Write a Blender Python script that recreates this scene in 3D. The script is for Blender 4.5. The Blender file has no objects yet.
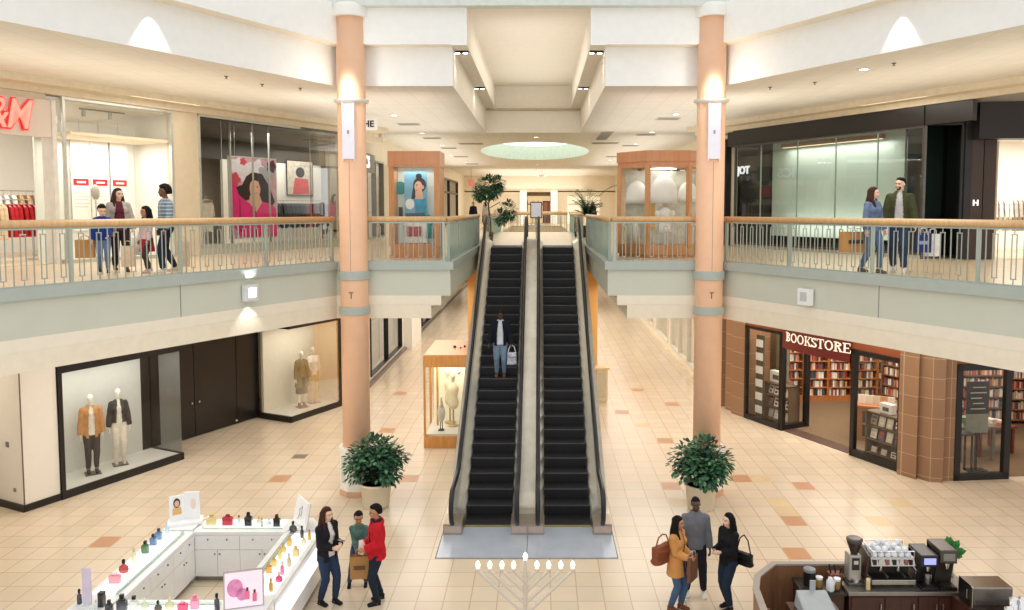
import bpy, bmesh, math, random
from mathutils import Vector, Matrix, noise
random.seed(7)
PI = math.pi
scn = bpy.context.scene
col = scn.collection
F = 5.53            # level of the upper floor
HC = 9.7            # level of the upper ceiling
Z = Vector((0, 0, 1))

# ------------------------------------------------------------------ materials
MATS = {}
def M(name, rgb=None, rough=.5, metal=0., var=.06, scale=6., emit=0., ecol=None, spec=.5, bump=0., coat=0.):
    if name in MATS: return MATS[name]
    m = bpy.data.materials.new(name); m.use_nodes = True
    nt = m.node_tree; b = nt.nodes['Principled BSDF']
    b.inputs['Roughness'].default_value = rough; b.inputs['Metallic'].default_value = metal
    b.inputs['Specular IOR Level'].default_value = spec
    if coat: b.inputs['Coat Weight'].default_value = coat; b.inputs['Coat Roughness'].default_value = .1
    tc = nt.nodes.new('ShaderNodeTexCoord'); nz = nt.nodes.new('ShaderNodeTexNoise')
    nz.inputs['Scale'].default_value = scale; nz.inputs['Detail'].default_value = 3
    nt.links.new(tc.outputs['Object'], nz.inputs['Vector'])
    r = nt.nodes.new('ShaderNodeValToRGB')
    r.color_ramp.elements[0].position = .3; r.color_ramp.elements[1].position = .7
    r.color_ramp.elements[0].color = (*[c*(1-var) for c in rgb], 1); r.color_ramp.elements[1].color = (*[min(1, c*(1+var)) for c in rgb], 1)
    nt.links.new(nz.outputs['Fac'], r.inputs['Fac']); nt.links.new(r.outputs['Color'], b.inputs['Base Color'])
    if bump:
        bp = nt.nodes.new('ShaderNodeBump'); bp.inputs['Strength'].default_value = bump
        nt.links.new(nz.outputs['Fac'], bp.inputs['Height']); nt.links.new(bp.outputs['Normal'], b.inputs['Normal'])
    if emit:
        b.inputs['Emission Color'].default_value = (*(ecol or rgb), 1); b.inputs['Emission Strength'].default_value = emit
    MATS[name] = m; return m
def S(r, g, b):       # sRGB 0-255 to linear
    return tuple(((c/255)/12.92 if c/255 <= .04045 else ((c/255+.055)/1.055)**2.4) for c in (r, g, b))
def glass(name, tint=(1, 1, 1), refl=.1, rough=.02):
    if name in MATS: return MATS[name]
    m = bpy.data.materials.new(name); m.use_nodes = True; nt = m.node_tree
    for n in list(nt.nodes): nt.nodes.remove(n)
    o = nt.nodes.new('ShaderNodeOutputMaterial'); mx = nt.nodes.new('ShaderNodeMixShader')
    t = nt.nodes.new('ShaderNodeBsdfTransparent'); g = nt.nodes.new('ShaderNodeBsdfGlossy'); lw = nt.nodes.new('ShaderNodeLayerWeight')
    mul = nt.nodes.new('ShaderNodeMath'); mul.operation = 'MULTIPLY_ADD'; mul.inputs[1].default_value = .5; mul.inputs[2].default_value = refl
    lw.inputs['Blend'].default_value = .25
    t.inputs['Color'].default_value = (*tint, 1); g.inputs['Roughness'].default_value = rough
    nt.links.new(lw.outputs['Fresnel'], mul.inputs[0]); nt.links.new(mul.outputs[0], mx.inputs['Fac'])
    nt.links.new(t.outputs[0], mx.inputs[1]); nt.links.new(g.outputs[0], mx.inputs[2]); nt.links.new(mx.outputs[0], o.inputs['Surface'])
    MATS[name] = m; return m
def emis(name, rgb, k):
    if name in MATS: return MATS[name]
    m = M(name, rgb, .6, emit=k, var=.01); return m
def wood(name, a, b_, scale=3., rough=.35):
    if name in MATS: return MATS[name]
    m = M(name, a, rough); nt = m.node_tree
    r = [n for n in nt.nodes if n.type == 'VALTORGB'][0]; nz = [n for n in nt.nodes if n.type == 'TEX_NOISE'][0]
    mp = nt.nodes.new('ShaderNodeMapping'); mp.inputs['Scale'].default_value = (scale, scale, scale*.12)
    tc = [n for n in nt.nodes if n.type == 'TEX_COORD'][0]
    nt.links.new(tc.outputs['Object'], mp.inputs['Vector']); nt.links.new(mp.outputs['Vector'], nz.inputs['Vector'])
    r.color_ramp.elements[0].color = (*a, 1); r.color_ramp.elements[1].color = (*b_, 1)
    return m
def grid_mat(name, tile, grout, tx, ty, x0=0., y0=0., gw=.012, var=.08, rough=.3, axis='XY', spec=.5):
    """tiles on a plane: every tile its own slight tint, thin joints between them"""
    m = bpy.data.materials.new(name); m.use_nodes = True; nt = m.node_tree; b = nt.nodes['Principled BSDF']
    b.inputs['Roughness'].default_value = rough; b.inputs['Specular IOR Level'].default_value = spec
    tc = nt.nodes.new('ShaderNodeTexCoord'); sp = nt.nodes.new('ShaderNodeSeparateXYZ'); nt.links.new(tc.outputs['Object'], sp.inputs[0])
    def math_(op, a, v=None):
        n = nt.nodes.new('ShaderNodeMath'); n.operation = op
        nt.links.new(a, n.inputs[0])
        if v is not None:
            if isinstance(v, (int, float)): n.inputs[1].default_value = v
            else: nt.links.new(v, n.inputs[1])
        return n.outputs[0]
    u, v = sp.outputs[axis[0]], sp.outputs[axis[1]]
    u = math_('MULTIPLY', math_('SUBTRACT', u, x0), 1/tx); v = math_('MULTIPLY', math_('SUBTRACT', v, y0), 1/ty)
    fu, fv = math_('FRACT', u), math_('FRACT', v)
    cb = nt.nodes.new('ShaderNodeCombineXYZ'); nt.links.new(math_('FLOOR', u), cb.inputs[0]); nt.links.new(math_('FLOOR', v), cb.inputs[1])
    wn = nt.nodes.new('ShaderNodeTexWhiteNoise'); wn.noise_dimensions = '2D'; nt.links.new(cb.outputs[0], wn.inputs['Vector'])
    eu = math_('LESS_THAN', math_('ABSOLUTE', math_('SUBTRACT', fu, .5)), .5-gw/tx); ev = math_('LESS_THAN', math_('ABSOLUTE', math_('SUBTRACT', fv, .5)), .5-gw/ty)
    ins = math_('MULTIPLY', eu, ev)
    r = nt.nodes.new('ShaderNodeValToRGB'); e = r.color_ramp.elements
    e[0].color = (*[c*(1-var) for c in tile], 1); e[1].color = (*[min(1, c*(1+var)) for c in tile], 1)
    nt.links.new(wn.outputs['Value'], r.inputs['Fac'])
    nz = nt.nodes.new('ShaderNodeTexNoise'); nz.inputs['Scale'].default_value = 2.5; nz.inputs['Detail'].default_value = 5
    nt.links.new(tc.outputs['Object'], nz.inputs['Vector'])
    mo = nt.nodes.new('ShaderNodeMixRGB'); mo.blend_type = 'MULTIPLY'; mo.inputs[0].default_value = .12
    nt.links.new(r.outputs[0], mo.inputs[1]); nt.links.new(nz.outputs['Color'], mo.inputs[2])
    mx = nt.nodes.new('ShaderNodeMixRGB'); mx.inputs[1].default_value = (*grout, 1)
    nt.links.new(ins, mx.inputs[0]); nt.links.new(mo.outputs[0], mx.inputs[2]); nt.links.new(mx.outputs[0], b.inputs['Base Color'])
    MATS[name] = m; return m

# ------------------------------------------------------------------ mesh collector
class MB:
    def __init__(s, mtx=None): s.v = []; s.f = []; s.mi = []; s.m = mtx; s.cur = 0
    def add(s, vs, fs):
        o = len(s.v)
        s.v += [(s.m @ Vector(p)) if s.m else Vector(p) for p in vs]
        s.f += [tuple(i+o for i in f) for f in fs]; s.mi += [s.cur]*len(fs); return s
    def mat(s, i): s.cur = i; return s
    def b(s, x0, x1, y0, y1, z0, z1):
        v = [(x, y, z) for z in (z0, z1) for y in (y0, y1) for x in (x0, x1)]
        return s.add(v, [(0, 2, 3, 1), (4, 5, 7, 6), (0, 1, 5, 4), (2, 6, 7, 3), (0, 4, 6, 2), (1, 3, 7, 5)])
    def c(s, x, y, z, sx, sy, sz, rz=0.):      # box by centre, turned about z
        R = Matrix.Rotation(rz, 3, 'Z')
        v = [Vector((x, y, z))+R @ Vector((a*sx/2, b_*sy/2, c_*sz/2)) for c_ in (-1, 1) for b_ in (-1, 1) for a in (-1, 1)]
        return s.add(v, [(0, 2, 3, 1), (4, 5, 7, 6), (0, 1, 5, 4), (2, 6, 7, 3), (0, 4, 6, 2), (1, 3, 7, 5)])
    def quad(s, *p): return s.add(p, [tuple(range(len(p)))])
    def prism(s, pts, z0, z1):
        n = len(pts); v = [(x, y, z0) for x, y in pts]+[(x, y, z1) for x, y in pts]
        return s.add(v, [tuple(range(n))[::-1], tuple(range(n, 2*n))]+[(i, (i+1) % n, n+(i+1) % n, n+i) for i in range(n)])
    def lathe(s, prof, seg=24, x=0., y=0., z=0., sx=1., sy=1.):
        v = []; f = []; n = len(prof)
        for r, h in prof:
            for k in range(seg):
                a = 2*PI*k/seg; v.append((x+r*sx*math.cos(a), y+r*sy*math.sin(a), z+h))
        for i in range(n-1):
            for k in range(seg):
                k2 = (k+1) % seg; f.append((i*seg+k, i*seg+k2, (i+1)*seg+k2, (i+1)*seg+k))
        f.append(tuple(range(seg))[::-1]); f.append(tuple(range((n-1)*seg, n*seg)))
        return s.add(v, f)
    def tube(s, pts, r, seg=8, flat=1.):
        pts = [Vector(p) for p in pts]; n = len(pts); rs = r if isinstance(r, (list, tuple)) else [r]*n
        v = []; f = []; prev = None
        for i, p in enumerate(pts):
            t = (pts[min(i+1, n-1)]-pts[max(i-1, 0)])
            t = t.normalized() if t.length > 1e-9 else Vector((0, 0, 1))
            if prev is None:
                a = Vector((1, 0, 0)) if abs(t.x) < .9 else Vector((0, 1, 0)); a = (a-t*a.dot(t)).normalized()
            else:
                a = prev-t*prev.dot(t); a = a.normalized() if a.length > 1e-6 else t.orthogonal().normalized()
            prev = a; b_ = t.cross(a)
            for k in range(seg):
                q = 2*PI*k/seg; v.append(p+(a*math.cos(q)+b_*math.sin(q)*flat)*rs[i])
        for i in range(n-1):
            for k in range(seg):
                k2 = (k+1) % seg; f.append((i*seg+k, i*seg+k2, (i+1)*seg+k2, (i+1)*seg+k))
        f.append(tuple(range(seg))[::-1]); f.append(tuple(range((n-1)*seg, n*seg)))
        return s.add(v, f)
    def ball(s, p, r, seg=14, rings=8, R=None):
        rx, ry, rz = r if isinstance(r, (tuple, list)) else (r, r, r); p = Vector(p)
        v = [Vector((0, 0, rz))]
        for i in range(1, rings):
            t = PI*i/rings
            v += [Vector((rx*math.sin(t)*math.cos(2*PI*k/seg), ry*math.sin(t)*math.sin(2*PI*k/seg), rz*math.cos(t))) for k in range(seg)]
        v.append(Vector((0, 0, -rz))); f = []
        for k in range(seg): f.append((0, 1+k, 1+(k+1) % seg))
        for i in range(rings-2):
            for k in range(seg):
                a = 1+i*seg; k2 = (k+1) % seg; f.append((a+k, a+seg+k, a+seg+k2, a+k2))
        a = 1+(rings-2)*seg; l = len(v)-1
        for k in range(seg): f.append((a+k, l, a+(k+1) % seg))
        return s.add([p+(R @ q if R else q) for q in v], f)
    def sweep(s, path, prof, closed=False):
        """a level path of (x, y); prof of (d, z): d is the offset to the side on the path's right"""
        n = len(path); v = []; m = len(prof)
        for i, p in enumerate(path):
            p = Vector(p).to_2d() if len(p) > 2 else Vector(p)
            d0 = (p-Vector(path[i-1])).normalized() if i or closed else None
            d1 = (Vector(path[(i+1) % n])-p).normalized() if i < n-1 or closed else None
            n0 = Vector((d0.y, -d0.x)) if d0 else None; n1 = Vector((d1.y, -d1.x)) if d1 else None
            if n0 is None: nn = n1
            elif n1 is None: nn = n0
            else:
                nn = (n0+n1).normalized(); nn = nn/max(.3, nn.dot(n0))
            v += [(p.x+nn.x*d, p.y+nn.y*d, z) for d, z in prof]
        f = []
        for i in range(n-1 if not closed else n):
            for k in range(m-1):
                a = i*m+k; b_ = ((i+1) % n)*m+k; f.append((a, b_, b_+1, a+1))
        return s.add(v, f)
    def run(s, path, prof):
        """a path of (y, z) in the escalator's plane; prof of (x, dz), a closed outline carried along it"""
        n = len(path); m = len(prof); v = []
        for y, z in path: v += [(x, y, z+dz) for x, dz in prof]
        f = [(i*m+k, i*m+(k+1) % m, (i+1)*m+(k+1) % m, (i+1)*m+k) for i in range(n-1) for k in range(m)]
        f += [tuple(range(m))[::-1], tuple(range((n-1)*m, n*m))]
        return s.add(v, f)
    def build(s, name, mats, parent=None, smooth=False, bevel=0., seg=2):
        me = bpy.data.meshes.new(name); me.from_pydata(s.v, [], s.f)
        for m in (mats if isinstance(mats, (list, tuple)) else [mats]): me.materials.append(m)
        if any(s.mi): me.polygons.foreach_set('material_index', s.mi)
        bm = bmesh.new(); bm.from_mesh(me); bmesh.ops.recalc_face_normals(bm, faces=bm.faces)
        bm.to_mesh(me); bm.free()
        if smooth: me.shade_smooth() if smooth is True else None
        o = bpy.data.objects.new(name, me); col.objects.link(o)
        if parent: o.parent = parent
        if bevel:
            w = o.modifiers.new('edge', 'BEVEL'); w.width = bevel; w.segments = seg; w.limit_method = 'ANGLE'
        return o
def tag(o, label=None, cat=None, group=None, kind=None):
    if label: o['label'] = label
    if cat: o['category'] = cat
    if group: o['group'] = group
    if kind: o['kind'] = kind
    return o
def thing(name, label, cat, loc=(0, 0, 0), rz=0., group=None):
    o = bpy.data.objects.new(name, None); col.objects.link(o); o.location = loc; o.rotation_euler = (0, 0, rz)
    o.empty_display_size = .1
    return tag(o, label, cat, group)
def struct(mb, name, mats, parent=None, **k):
    o = mb.build(name, mats, parent, **k)
    if not parent: o['kind'] = 'structure'
    return o
def dup(root, loc=None, rz=None, label=None, group=None):
    r = root.copy(); col.objects.link(r)
    if loc is not None: r.location = loc
    if rz is not None: r.rotation_euler = (0, 0, rz)
    if label: r['label'] = label
    if group: r['group'] = group
    for ch in list(root.children):
        c = ch.copy(); col.objects.link(c); c.parent = r
        for g in list(ch.children):
            d = g.copy(); col.objects.link(d); d.parent = c
    return r
def text_mb(mb, txt, size, place, depth=.02, shear=0., bold=0., spacing=1.):
    """lettering as flat mesh; place maps (x, y, z) of the text plane to the mesh's space"""
    cu = bpy.data.curves.new('letters', 'FONT'); cu.body = txt; cu.size = size; cu.extrude = depth/2; cu.shear = shear; cu.offset = bold
    cu.space_character = spacing; cu.align_x = 'CENTER'; cu.align_y = 'CENTER'
    o = bpy.data.objects.new('letters', cu); col.objects.link(o)
    dg = bpy.context.evaluated_depsgraph_get(); me = bpy.data.meshes.new_from_object(o.evaluated_get(dg))
    mb.add([place(v.co) for v in me.vertices], [tuple(p.vertices) for p in me.polygons])
    bpy.data.objects.remove(o); bpy.data.curves.remove(cu); bpy.data.meshes.remove(me)
    return mb
def face_front(x, y, z):     # text plane standing upright, read from -y
    return lambda c: (x+c.x, y-c.z, z+c.y)
def area(name, loc, sx, sy, w, colr=(1, 1, 1), rot=(0, 0, 0)):
    l = bpy.data.lights.new(name, 'AREA'); l.shape = 'RECTANGLE'; l.size = sx; l.size_y = sy; l.energy = w; l.color = colr
    o = bpy.data.objects.new(name, l); col.objects.link(o); o.location = loc; o.rotation_euler = rot; return o
def spot(name, loc, to, w, ang, colr=(1, 1, 1), r=.05, blend=.4):
    l = bpy.data.lights.new(name, 'SPOT'); l.energy = w; l.spot_size = ang; l.spot_blend = blend; l.color = colr; l.shadow_soft_size = r
    o = bpy.data.objects.new(name, l); col.objects.link(o); o.location = loc
    o.rotation_euler = (Vector(to)-Vector(loc)).to_track_quat('-Z', 'Y').to_euler(); return o
WARM = (1., .86, .68); SOFT = (1., .95, .88); WHITE = (1., 1., 1.)

# ------------------------------------------------------------------ palette
white = M('white_paint', S(240, 238, 230), .5, var=.02)
cream = M('cream_paint', S(244, 234, 214), .55, var=.02)
creamw = M('cream_wall', S(242, 230, 206), .6, var=.03)
ceilm = M('ceiling_paint', S(243, 236, 222), .7, var=.02)
bluew = M('bulkhead_paint', S(244, 243, 238), .6, var=.02)
sage = M('sage_panel', S(206, 208, 192), .45, var=.02, scale=2)
sagelip = M('sage_lip', S(176, 184, 176), .4, var=.03)
salmon = M('salmon_column', S(246, 198, 162), .45, var=.03, scale=3)
black = M('black_frame', S(24, 21, 20), .35, var=.1)
blackp = M('black_panel', S(30, 25, 23), .3, var=.15, scale=2)
grey = M('grey_metal', S(150, 152, 150), .35, .6)
steel = M('brushed_steel', S(200, 200, 198), .28, 1., var=.08, scale=4)
darksteel = M('dark_steel', S(112, 108, 104), .32, .9, var=.1)
chrome = M('chrome', S(225, 225, 225), .12, 1., var=.02)
rubber = M('black_rubber', S(22, 24, 30), .35, var=.1)
oak = wood('oak_rail', S(206, 164, 112), S(224, 186, 136), 4.)
cherry = wood('cherry_wood', S(198, 138, 88), S(214, 158, 106), 3.)
honey = wood('honey_wood', S(206, 140, 70), S(226, 166, 94), 3.)
walnut = wood('walnut_wood', S(96, 64, 44), S(124, 84, 58), 4.)
darkwood = wood('dark_mahogany', S(58, 30, 22), S(78, 42, 30), 5.)
clear = glass('clear_glass', (.97, .99, .97), -.04)
greeng = glass('green_edge_glass', (.86, .93, .9), .1)
darkg = glass('dark_glass', (.25, .28, .28), .12)
whitep = M('white_laminate', S(243, 243, 242), .25, var=.01)
glow = emis('display_glow', (1, .99, .96), 1.2)
bulb = emis('lamp_glow', (1, .95, .85), 9.)

# ------------------------------------------------------------------ frames of the two slanted shop rows
AL = math.radians(64)
LM = Matrix.Translation((-10.94, 18.1, 0)) @ Matrix.Rotation(AL, 4, 'Z')        # x runs away along the row, y into the shops
RM = Matrix.Translation((10.94, 18.1, 0)) @ Matrix.Rotation(-AL, 4, 'Z')        # x runs towards the camera (negative = far), y into the shops
RMb = Matrix.Translation((10.62, 17.95, 0)) @ Matrix.Rotation(-AL, 4, 'Z')
def at(m, x, y, z=0.): return m @ Vector((x, y, z))

# ------------------------------------------------------------------ camera
cam = bpy.data.cameras.new('camera'); co = bpy.data.objects.new('camera', cam); col.objects.link(co)
co.location = (.26, 0, 6.8); co.rotation_euler = (math.radians(90-3.8), 0, 0)
cam.lens = 790*36/1024; cam.sensor_width = 36; cam.sensor_fit = 'HORIZONTAL'
cam.shift_x = -28/1024; cam.shift_y = -43.5/1024; cam.clip_end = 300
scn.camera = co
w = bpy.data.worlds.new('sky'); scn.world = w; w.use_nodes = True
w.node_tree.nodes['Background'].inputs['Color'].default_value = (.97, .985, 1., 1); w.node_tree.nodes['Background'].inputs['Strength'].default_value = 1.1
scn.view_settings.view_transform = 'Standard'; scn.view_settings.look = 'None'; scn.view_settings.exposure = 0.
scn.cycles.use_denoising = True
scn.cycles.max_bounces = 8; scn.cycles.transparent_max_bounces = 16; scn.cycles.sample_clamp_indirect = 6.

# ------------------------------------------------------------------ floor
TX, TY, X0, Y0 = .466, .545, -.018, 14.94
tile = grid_mat('floor_tile', S(228, 210, 184), S(194, 174, 146), TX, TY, X0, Y0, .010, .045, .24)
terra = grid_mat('terracotta_tile', S(206, 156, 116), S(196, 178, 150), TX, TY, X0, Y0, .010, .05, .3)
tan = grid_mat('tan_tile', S(226, 202, 158), S(196, 178, 150), TX, TY, X0, Y0, .010, .05, .3)
acc = {}
def cell(x, y): return (math.floor((x-X0)/TX), math.floor((y-Y0)/TY))
for x, y in [(-8.76, 15.85), (-6.38, 19.53), (-4.41, 24.02), (-3.07, 19.39), (3.56, 19.17), (5.42, 19.68), (6.83, 19.1), (5.91, 16.9), (5.41, 15.23), (4.1, 22.6), (3.2, 26.), (4.9, 27.2), (3.9, 29.5), (-5., 29.), (-9.4, 12.6), (9., 22.2)]: acc[cell(x, y)] = 1
for x, y in [(5.84, 17.72), (5.84, 17.2), (5.91, 19.68), (8.57, 18.09), (7.9, 17.1), (3.6, 18.0), (-3.9, 22.1), (3.3, 24.6)]: acc.setdefault(cell(x, y), 2)
mb = MB(); i0, i1, j0, j1 = -62, 62, -24, 118
nx = i1-i0+1
vs = [(X0+i*TX, Y0+j*TY, 0) for j in range(j0, j1+1) for i in range(i0, i1+1)]
fs = []; mi = []
for j in range(j0, j1):
    for i in range(i0, i1):
        a = (j-j0)*nx+i-i0; fs.append((a, a+1, a+1+nx, a+nx)); mi.append(acc.get((i, j), 0))
mb.add(vs, fs); mb.mi = mi
tag(struct(mb, 'floor', [tile, terra, tan]), 'cream tiled mall floor with scattered terracotta tiles', 'floor')

# ------------------------------------------------------------------ upper floor slab
W = [(-11.4, 6.2), (-8.1, 12.3), (-4.6, 18.8), (-1.9, 18.8), (-1.9, 44.)]     # edge of the well, west side
def mir(p): return [(-x, y) for x, y in p]
WR = mir(W)[::-1]
uptile = grid_mat('upper_tile', S(222, 202, 170), S(196, 176, 146), .466, .545, 0, 0, .008, .04, .3)
mb = MB()
for sgn in (1, -1):
    P = [(-11.4, 6.2), (-8.1, 12.3), (-4.6, 18.8), (-1.9, 18.8), (-1.9, 27.75), (-1.9, 76), (-18, 76), (-18, 6.2)]
    P = [(x*sgn, y) for x, y in P]
    mb.prism(P, F-.8, F); mb.prism([(x if abs(x) > 2 else x+math.copysign(.45, x), y) for x, y in P], 4.2, F-.8)
mb.prism([(-1.9, 27.75), (1.9, 27.75), (1.9, 44), (-1.9, 44)], 4.9, F)
mb.prism([(-1.9, 58), (1.9, 58), (1.9, 76), (-1.9, 76)], 4.9, F)
# pull the slab itself back so that the fascia boards lie in front of it
struct(mb, 'floor_upper', [uptile])
for nm, pth in (('left', W), ('right', WR)):
    struct(MB().sweep(pth, [(-.3, F+.02), (.1, F+.02), (.1, F-.17), (.02, F-.17)]), 'trim_lip_'+nm, sagelip)
    struct(MB().sweep(pth, [(.02, F-.17), (.02, F-.79), (-.02, F-.79)]), 'trim_panel_'+nm, sage)
    pth2 = [(x if abs(x) > 2 else x+math.copysign(.22, x), y) for x, y in pth]; struct(MB().sweep(pth2, [(-.3, F-.79), (.02, F-.79), (.012, F-1.0), (.005, F-1.03), (-.3, F-1.03)]), 'trim_cove_'+nm, cream)
    pth3 = [(x if abs(x) > 2 else x+math.copysign(.45, x), y) for x, y in pth]; struct(MB().sweep(pth3, [(.005, F-1.03), (.005, 4.19), (-.3, 4.19)]), 'trim_soffit_'+nm, creamw)
struct(MB().b(-1.9, 1.9, 27.6, 27.75, 4.9, F), 'trim_landing', sage)
# panel joints on the wings
joint = M('joint_line', S(120, 124, 114), .7)
for k, (a, b_, t) in enumerate([((-8.1, 12.3), (-4.6, 18.8), .42), ((8.1, 12.3), (4.6, 18.8), .40)]):
    a, b_ = Vector(a), Vector(b_); p = a+(b_-a)*t; d = (b_-a).normalized(); n = Vector((d.y, -d.x)) if a.x < 0 else Vector((-d.y, d.x))
    q = p+n*.023
    struct(MB().c(q.x, q.y, F-.48, .012, .006, .62, math.atan2(d.y, d.x)), 'trim_joint_%d' % (k+1), joint)

# ------------------------------------------------------------------ ceiling and bulkheads
mb = MB()
CW = [(-11.4, 6.2), (-8.1, 12.3), (-4.55, 18.9)]
def cq(*p): mb.quad(*[(x, y, HC) for x, y in p])
for s_ in (1, -1):
    P = [(-11.4, 6.2), (-8.1, 12.3), (-4.55, 18.9), (-1.8, 18.9), (-1.8, 30.3), (-18, 30.3), (-18, 6.2)]
    cq(*[(x*s_, y) for x, y in P])
cq((-18, 30.3), (18, 30.3), (18, 33.5), (-18, 33.5)); cq((-18, 48), (18, 48), (18, 76), (-18, 76))
cq((-18, 33.5), (-3.2, 33.5), (-3.2, 48), (-18, 48)); cq((3.2, 33.5), (18, 33.5), (18, 48), (3.2, 48))
N = 32; ell = [(2.75*math.cos(2*PI*k/N), 40.75+6.2*math.sin(2*PI*k/N)) for k in range(N)]
def sq(k):
    a = 2*PI*k/N; c, s_ = math.cos(a), math.sin(a); m_ = max(abs(c), abs(s_)); return (3.2*c/m_, 40.75+7.25*s_/m_)
for k in range(N): cq(sq(k), sq(k+1), ell[(k+1) % N], ell[k])
ceilt = grid_mat('ceiling_tile', S(240, 234, 222), S(222, 214, 200), .6, .6, 0, 0, .01, .015, .8)
struct(mb, 'ceiling', ceilt)
# oval light well with a glowing roof
palegreen = M('pale_green_drum', S(196, 214, 202), .6, emit=.0)
mb = MB()
for k in range(N):
    a, b_ = ell[k], ell[(k+1) % N]; mb.quad((*a, HC), (*b_, HC), (*b_, HC+.8), (*a, HC+.8))
struct(mb, 'ceiling_drum', palegreen, smooth=True)
struct(MB().quad(*[(x, y, HC+.8) for x, y in ell]), 'ceiling_skylight', emis('skylight_glow', (1, 1, .97), 1.5))
# stepped coffer over the escalators
mb = MB()
for s_ in (1, -1):
    mb.quad((1.8*s_, 18.9, HC), (1.8*s_, 30.3, HC), (1.8*s_, 30.3, 10.6), (1.8*s_, 18.9, 10.6))
    mb.quad((1.8*s_, 18.6, 10.6), (1.8*s_, 30.3, 10.6), (1.44*s_, 30.3, 10.6), (1.44*s_, 18.6, 10.6))
    mb.quad((1.44*s_, 18.6, 10.6), (1.44*s_, 30.3, 10.6), (1.44*s_, 30.3, 11.45), (1.44*s_, 18.6, 11.45))
mb.quad((-1.44, 18.6, 11.45), (1.44, 18.6, 11.45), (1.44, 30.3, 11.45), (-1.44, 30.3, 11.45))
mb.quad((-1.44, 30.3, 10.6), (1.44, 30.3, 10.6), (1.44, 30.3, 11.45), (-1.44, 30.3, 11.45))
mb.quad((-1.8, 30.3, HC), (1.8, 30.3, HC), (1.8, 30.3, 10.55), (-1.8, 30.3, 10.55))
struct(mb, 'ceiling_coffer', ceilm)
struct(MB().b(-1.8, 1.8, 30.2, 30.3, 10.53, 10.6), 'trim_coffer', M('coffer_line', S(196, 182, 160), .7))
# bulkheads around the atrium, two tiers, and the beam between the columns
TB = [(-11.4, 6.2), (-8.1, 12.3), (-4.55, 18.9), (-1.8, 18.9)]
for nm, s_ in (('left', 1), ('right', -1)):
    p = [(x*s_, y) for x, y in TB]
    p2 = [(x*s_, y) for x, y in [(-11.4, 6.2), (-8.1, 12.3), (-4.55, 18.84), (-1.44, 18.84)]]
    o_ = .35*s_
    struct(MB().sweep(p, [(0, HC), (0, 10.6)]), 'ceiling_tier_'+nm, bluew)
    struct(MB().sweep(p, [(-.02*s_, 10.6), (o_, 10.6)]), 'ceiling_ledge_'+nm, cream)
    struct(MB().sweep(p2, [(.32*s_, 10.6), (.32*s_, 11.5)]), 'ceiling_upper_tier_'+nm, bluew)
struct(MB().b(-4.6, 4.6, 18.3, 18.6, 11.42, 11.7), 'ceiling_beam', M('beam_paint', S(214, 220, 212), .5))
mb = MB(); mb.b(-4.6, 4.6, 18.42, 18.48, 11.7, 13.6); struct(mb, 'window_clerestory', M('clerestory_panel', S(222, 232, 232), .2, emit=.25))
mb = MB()
for x in (-4.2, -2.15, .1, 1.1, 3.1): mb.b(x-.05, x+.05, 18.36, 18.48, 11.7, 13.6)
struct(mb, 'window_mullion', M('beam_paint'))
# upper shell beyond the tiers so that the sky light comes from the glazed roof only
# ------------------------------------------------------------------ people and mannequins
tmp_scene = bpy.data.scenes.new('workbench')
def remesh(mb, vox, smooth_it=3, noise_a=0., noise_s=9., seed=0):
    me = bpy.data.meshes.new('tmp'); me.from_pydata([tuple(v) for v in mb.v], [], mb.f)
    bm = bmesh.new(); bm.from_mesh(me); bmesh.ops.recalc_face_normals(bm, faces=bm.faces); bm.to_mesh(me); bm.free()
    o = bpy.data.objects.new('tmp', me); tmp_scene.collection.objects.link(o)
    r = o.modifiers.new('r', 'REMESH'); r.mode = 'VOXEL'; r.voxel_size = vox
    if smooth_it: s_ = o.modifiers.new('s', 'SMOOTH'); s_.factor = .5; s_.iterations = smooth_it
    tmp_scene.view_layers[0].update(); dg = tmp_scene.view_layers[0].depsgraph; me2 = bpy.data.meshes.new_from_object(o.evaluated_get(dg))
    bpy.data.objects.remove(o); bpy.data.meshes.remove(me)
    if noise_a:
        nrm = [v.normal.copy() for v in me2.vertices]
        for v, vn in zip(me2.vertices, nrm):
            p = v.co; n = noise.noise(Vector((p.x*noise_s+seed, p.y*noise_s, p.z*noise_s*.6)))+.5*noise.noise(Vector((p.x*noise_s*2.3, p.y*noise_s*2.3+seed, p.z*noise_s*1.4)))
            v.co = p+vn*n*noise_a
    me2.shade_smooth()
    return me2
def loft(mb, rings, seg=20):
    """rings: (centre, rx, ry) level ellipses"""
    v = []; n = len(rings)
    for c, rx, ry in rings:
        for k in range(seg): a = 2*PI*k/seg; v.append((c[0]+rx*math.cos(a), c[1]+ry*math.sin(a), c[2]))
    f = [(i*seg+k, i*seg+(k+1) % seg, (i+1)*seg+(k+1) % seg, (i+1)*seg+k) for i in range(n-1) for k in range(seg)]
    f += [tuple(range(seg))[::-1], tuple(range((n-1)*seg, n*seg))]
    return mb.add(v, f)
def ik(a, t, l1, l2, pole):
    d = t-a; L_ = min(d.length, (l1+l2)*.995); d.normalize(); x = (l1*l1-l2*l2+L_*L_)/(2*L_); h = math.sqrt(max(0, l1*l1-x*x))
    p = pole-d*pole.dot(d); p.normalize(); return a+d*x+p*h, a+d*L_
SKIN = {'fair': S(232, 190, 164), 'olive': S(206, 156, 122), 'tan': S(184, 130, 96), 'dark': S(108, 72, 52), 'deep': S(84, 56, 42), 'white': S(236, 230, 218)}
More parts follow.
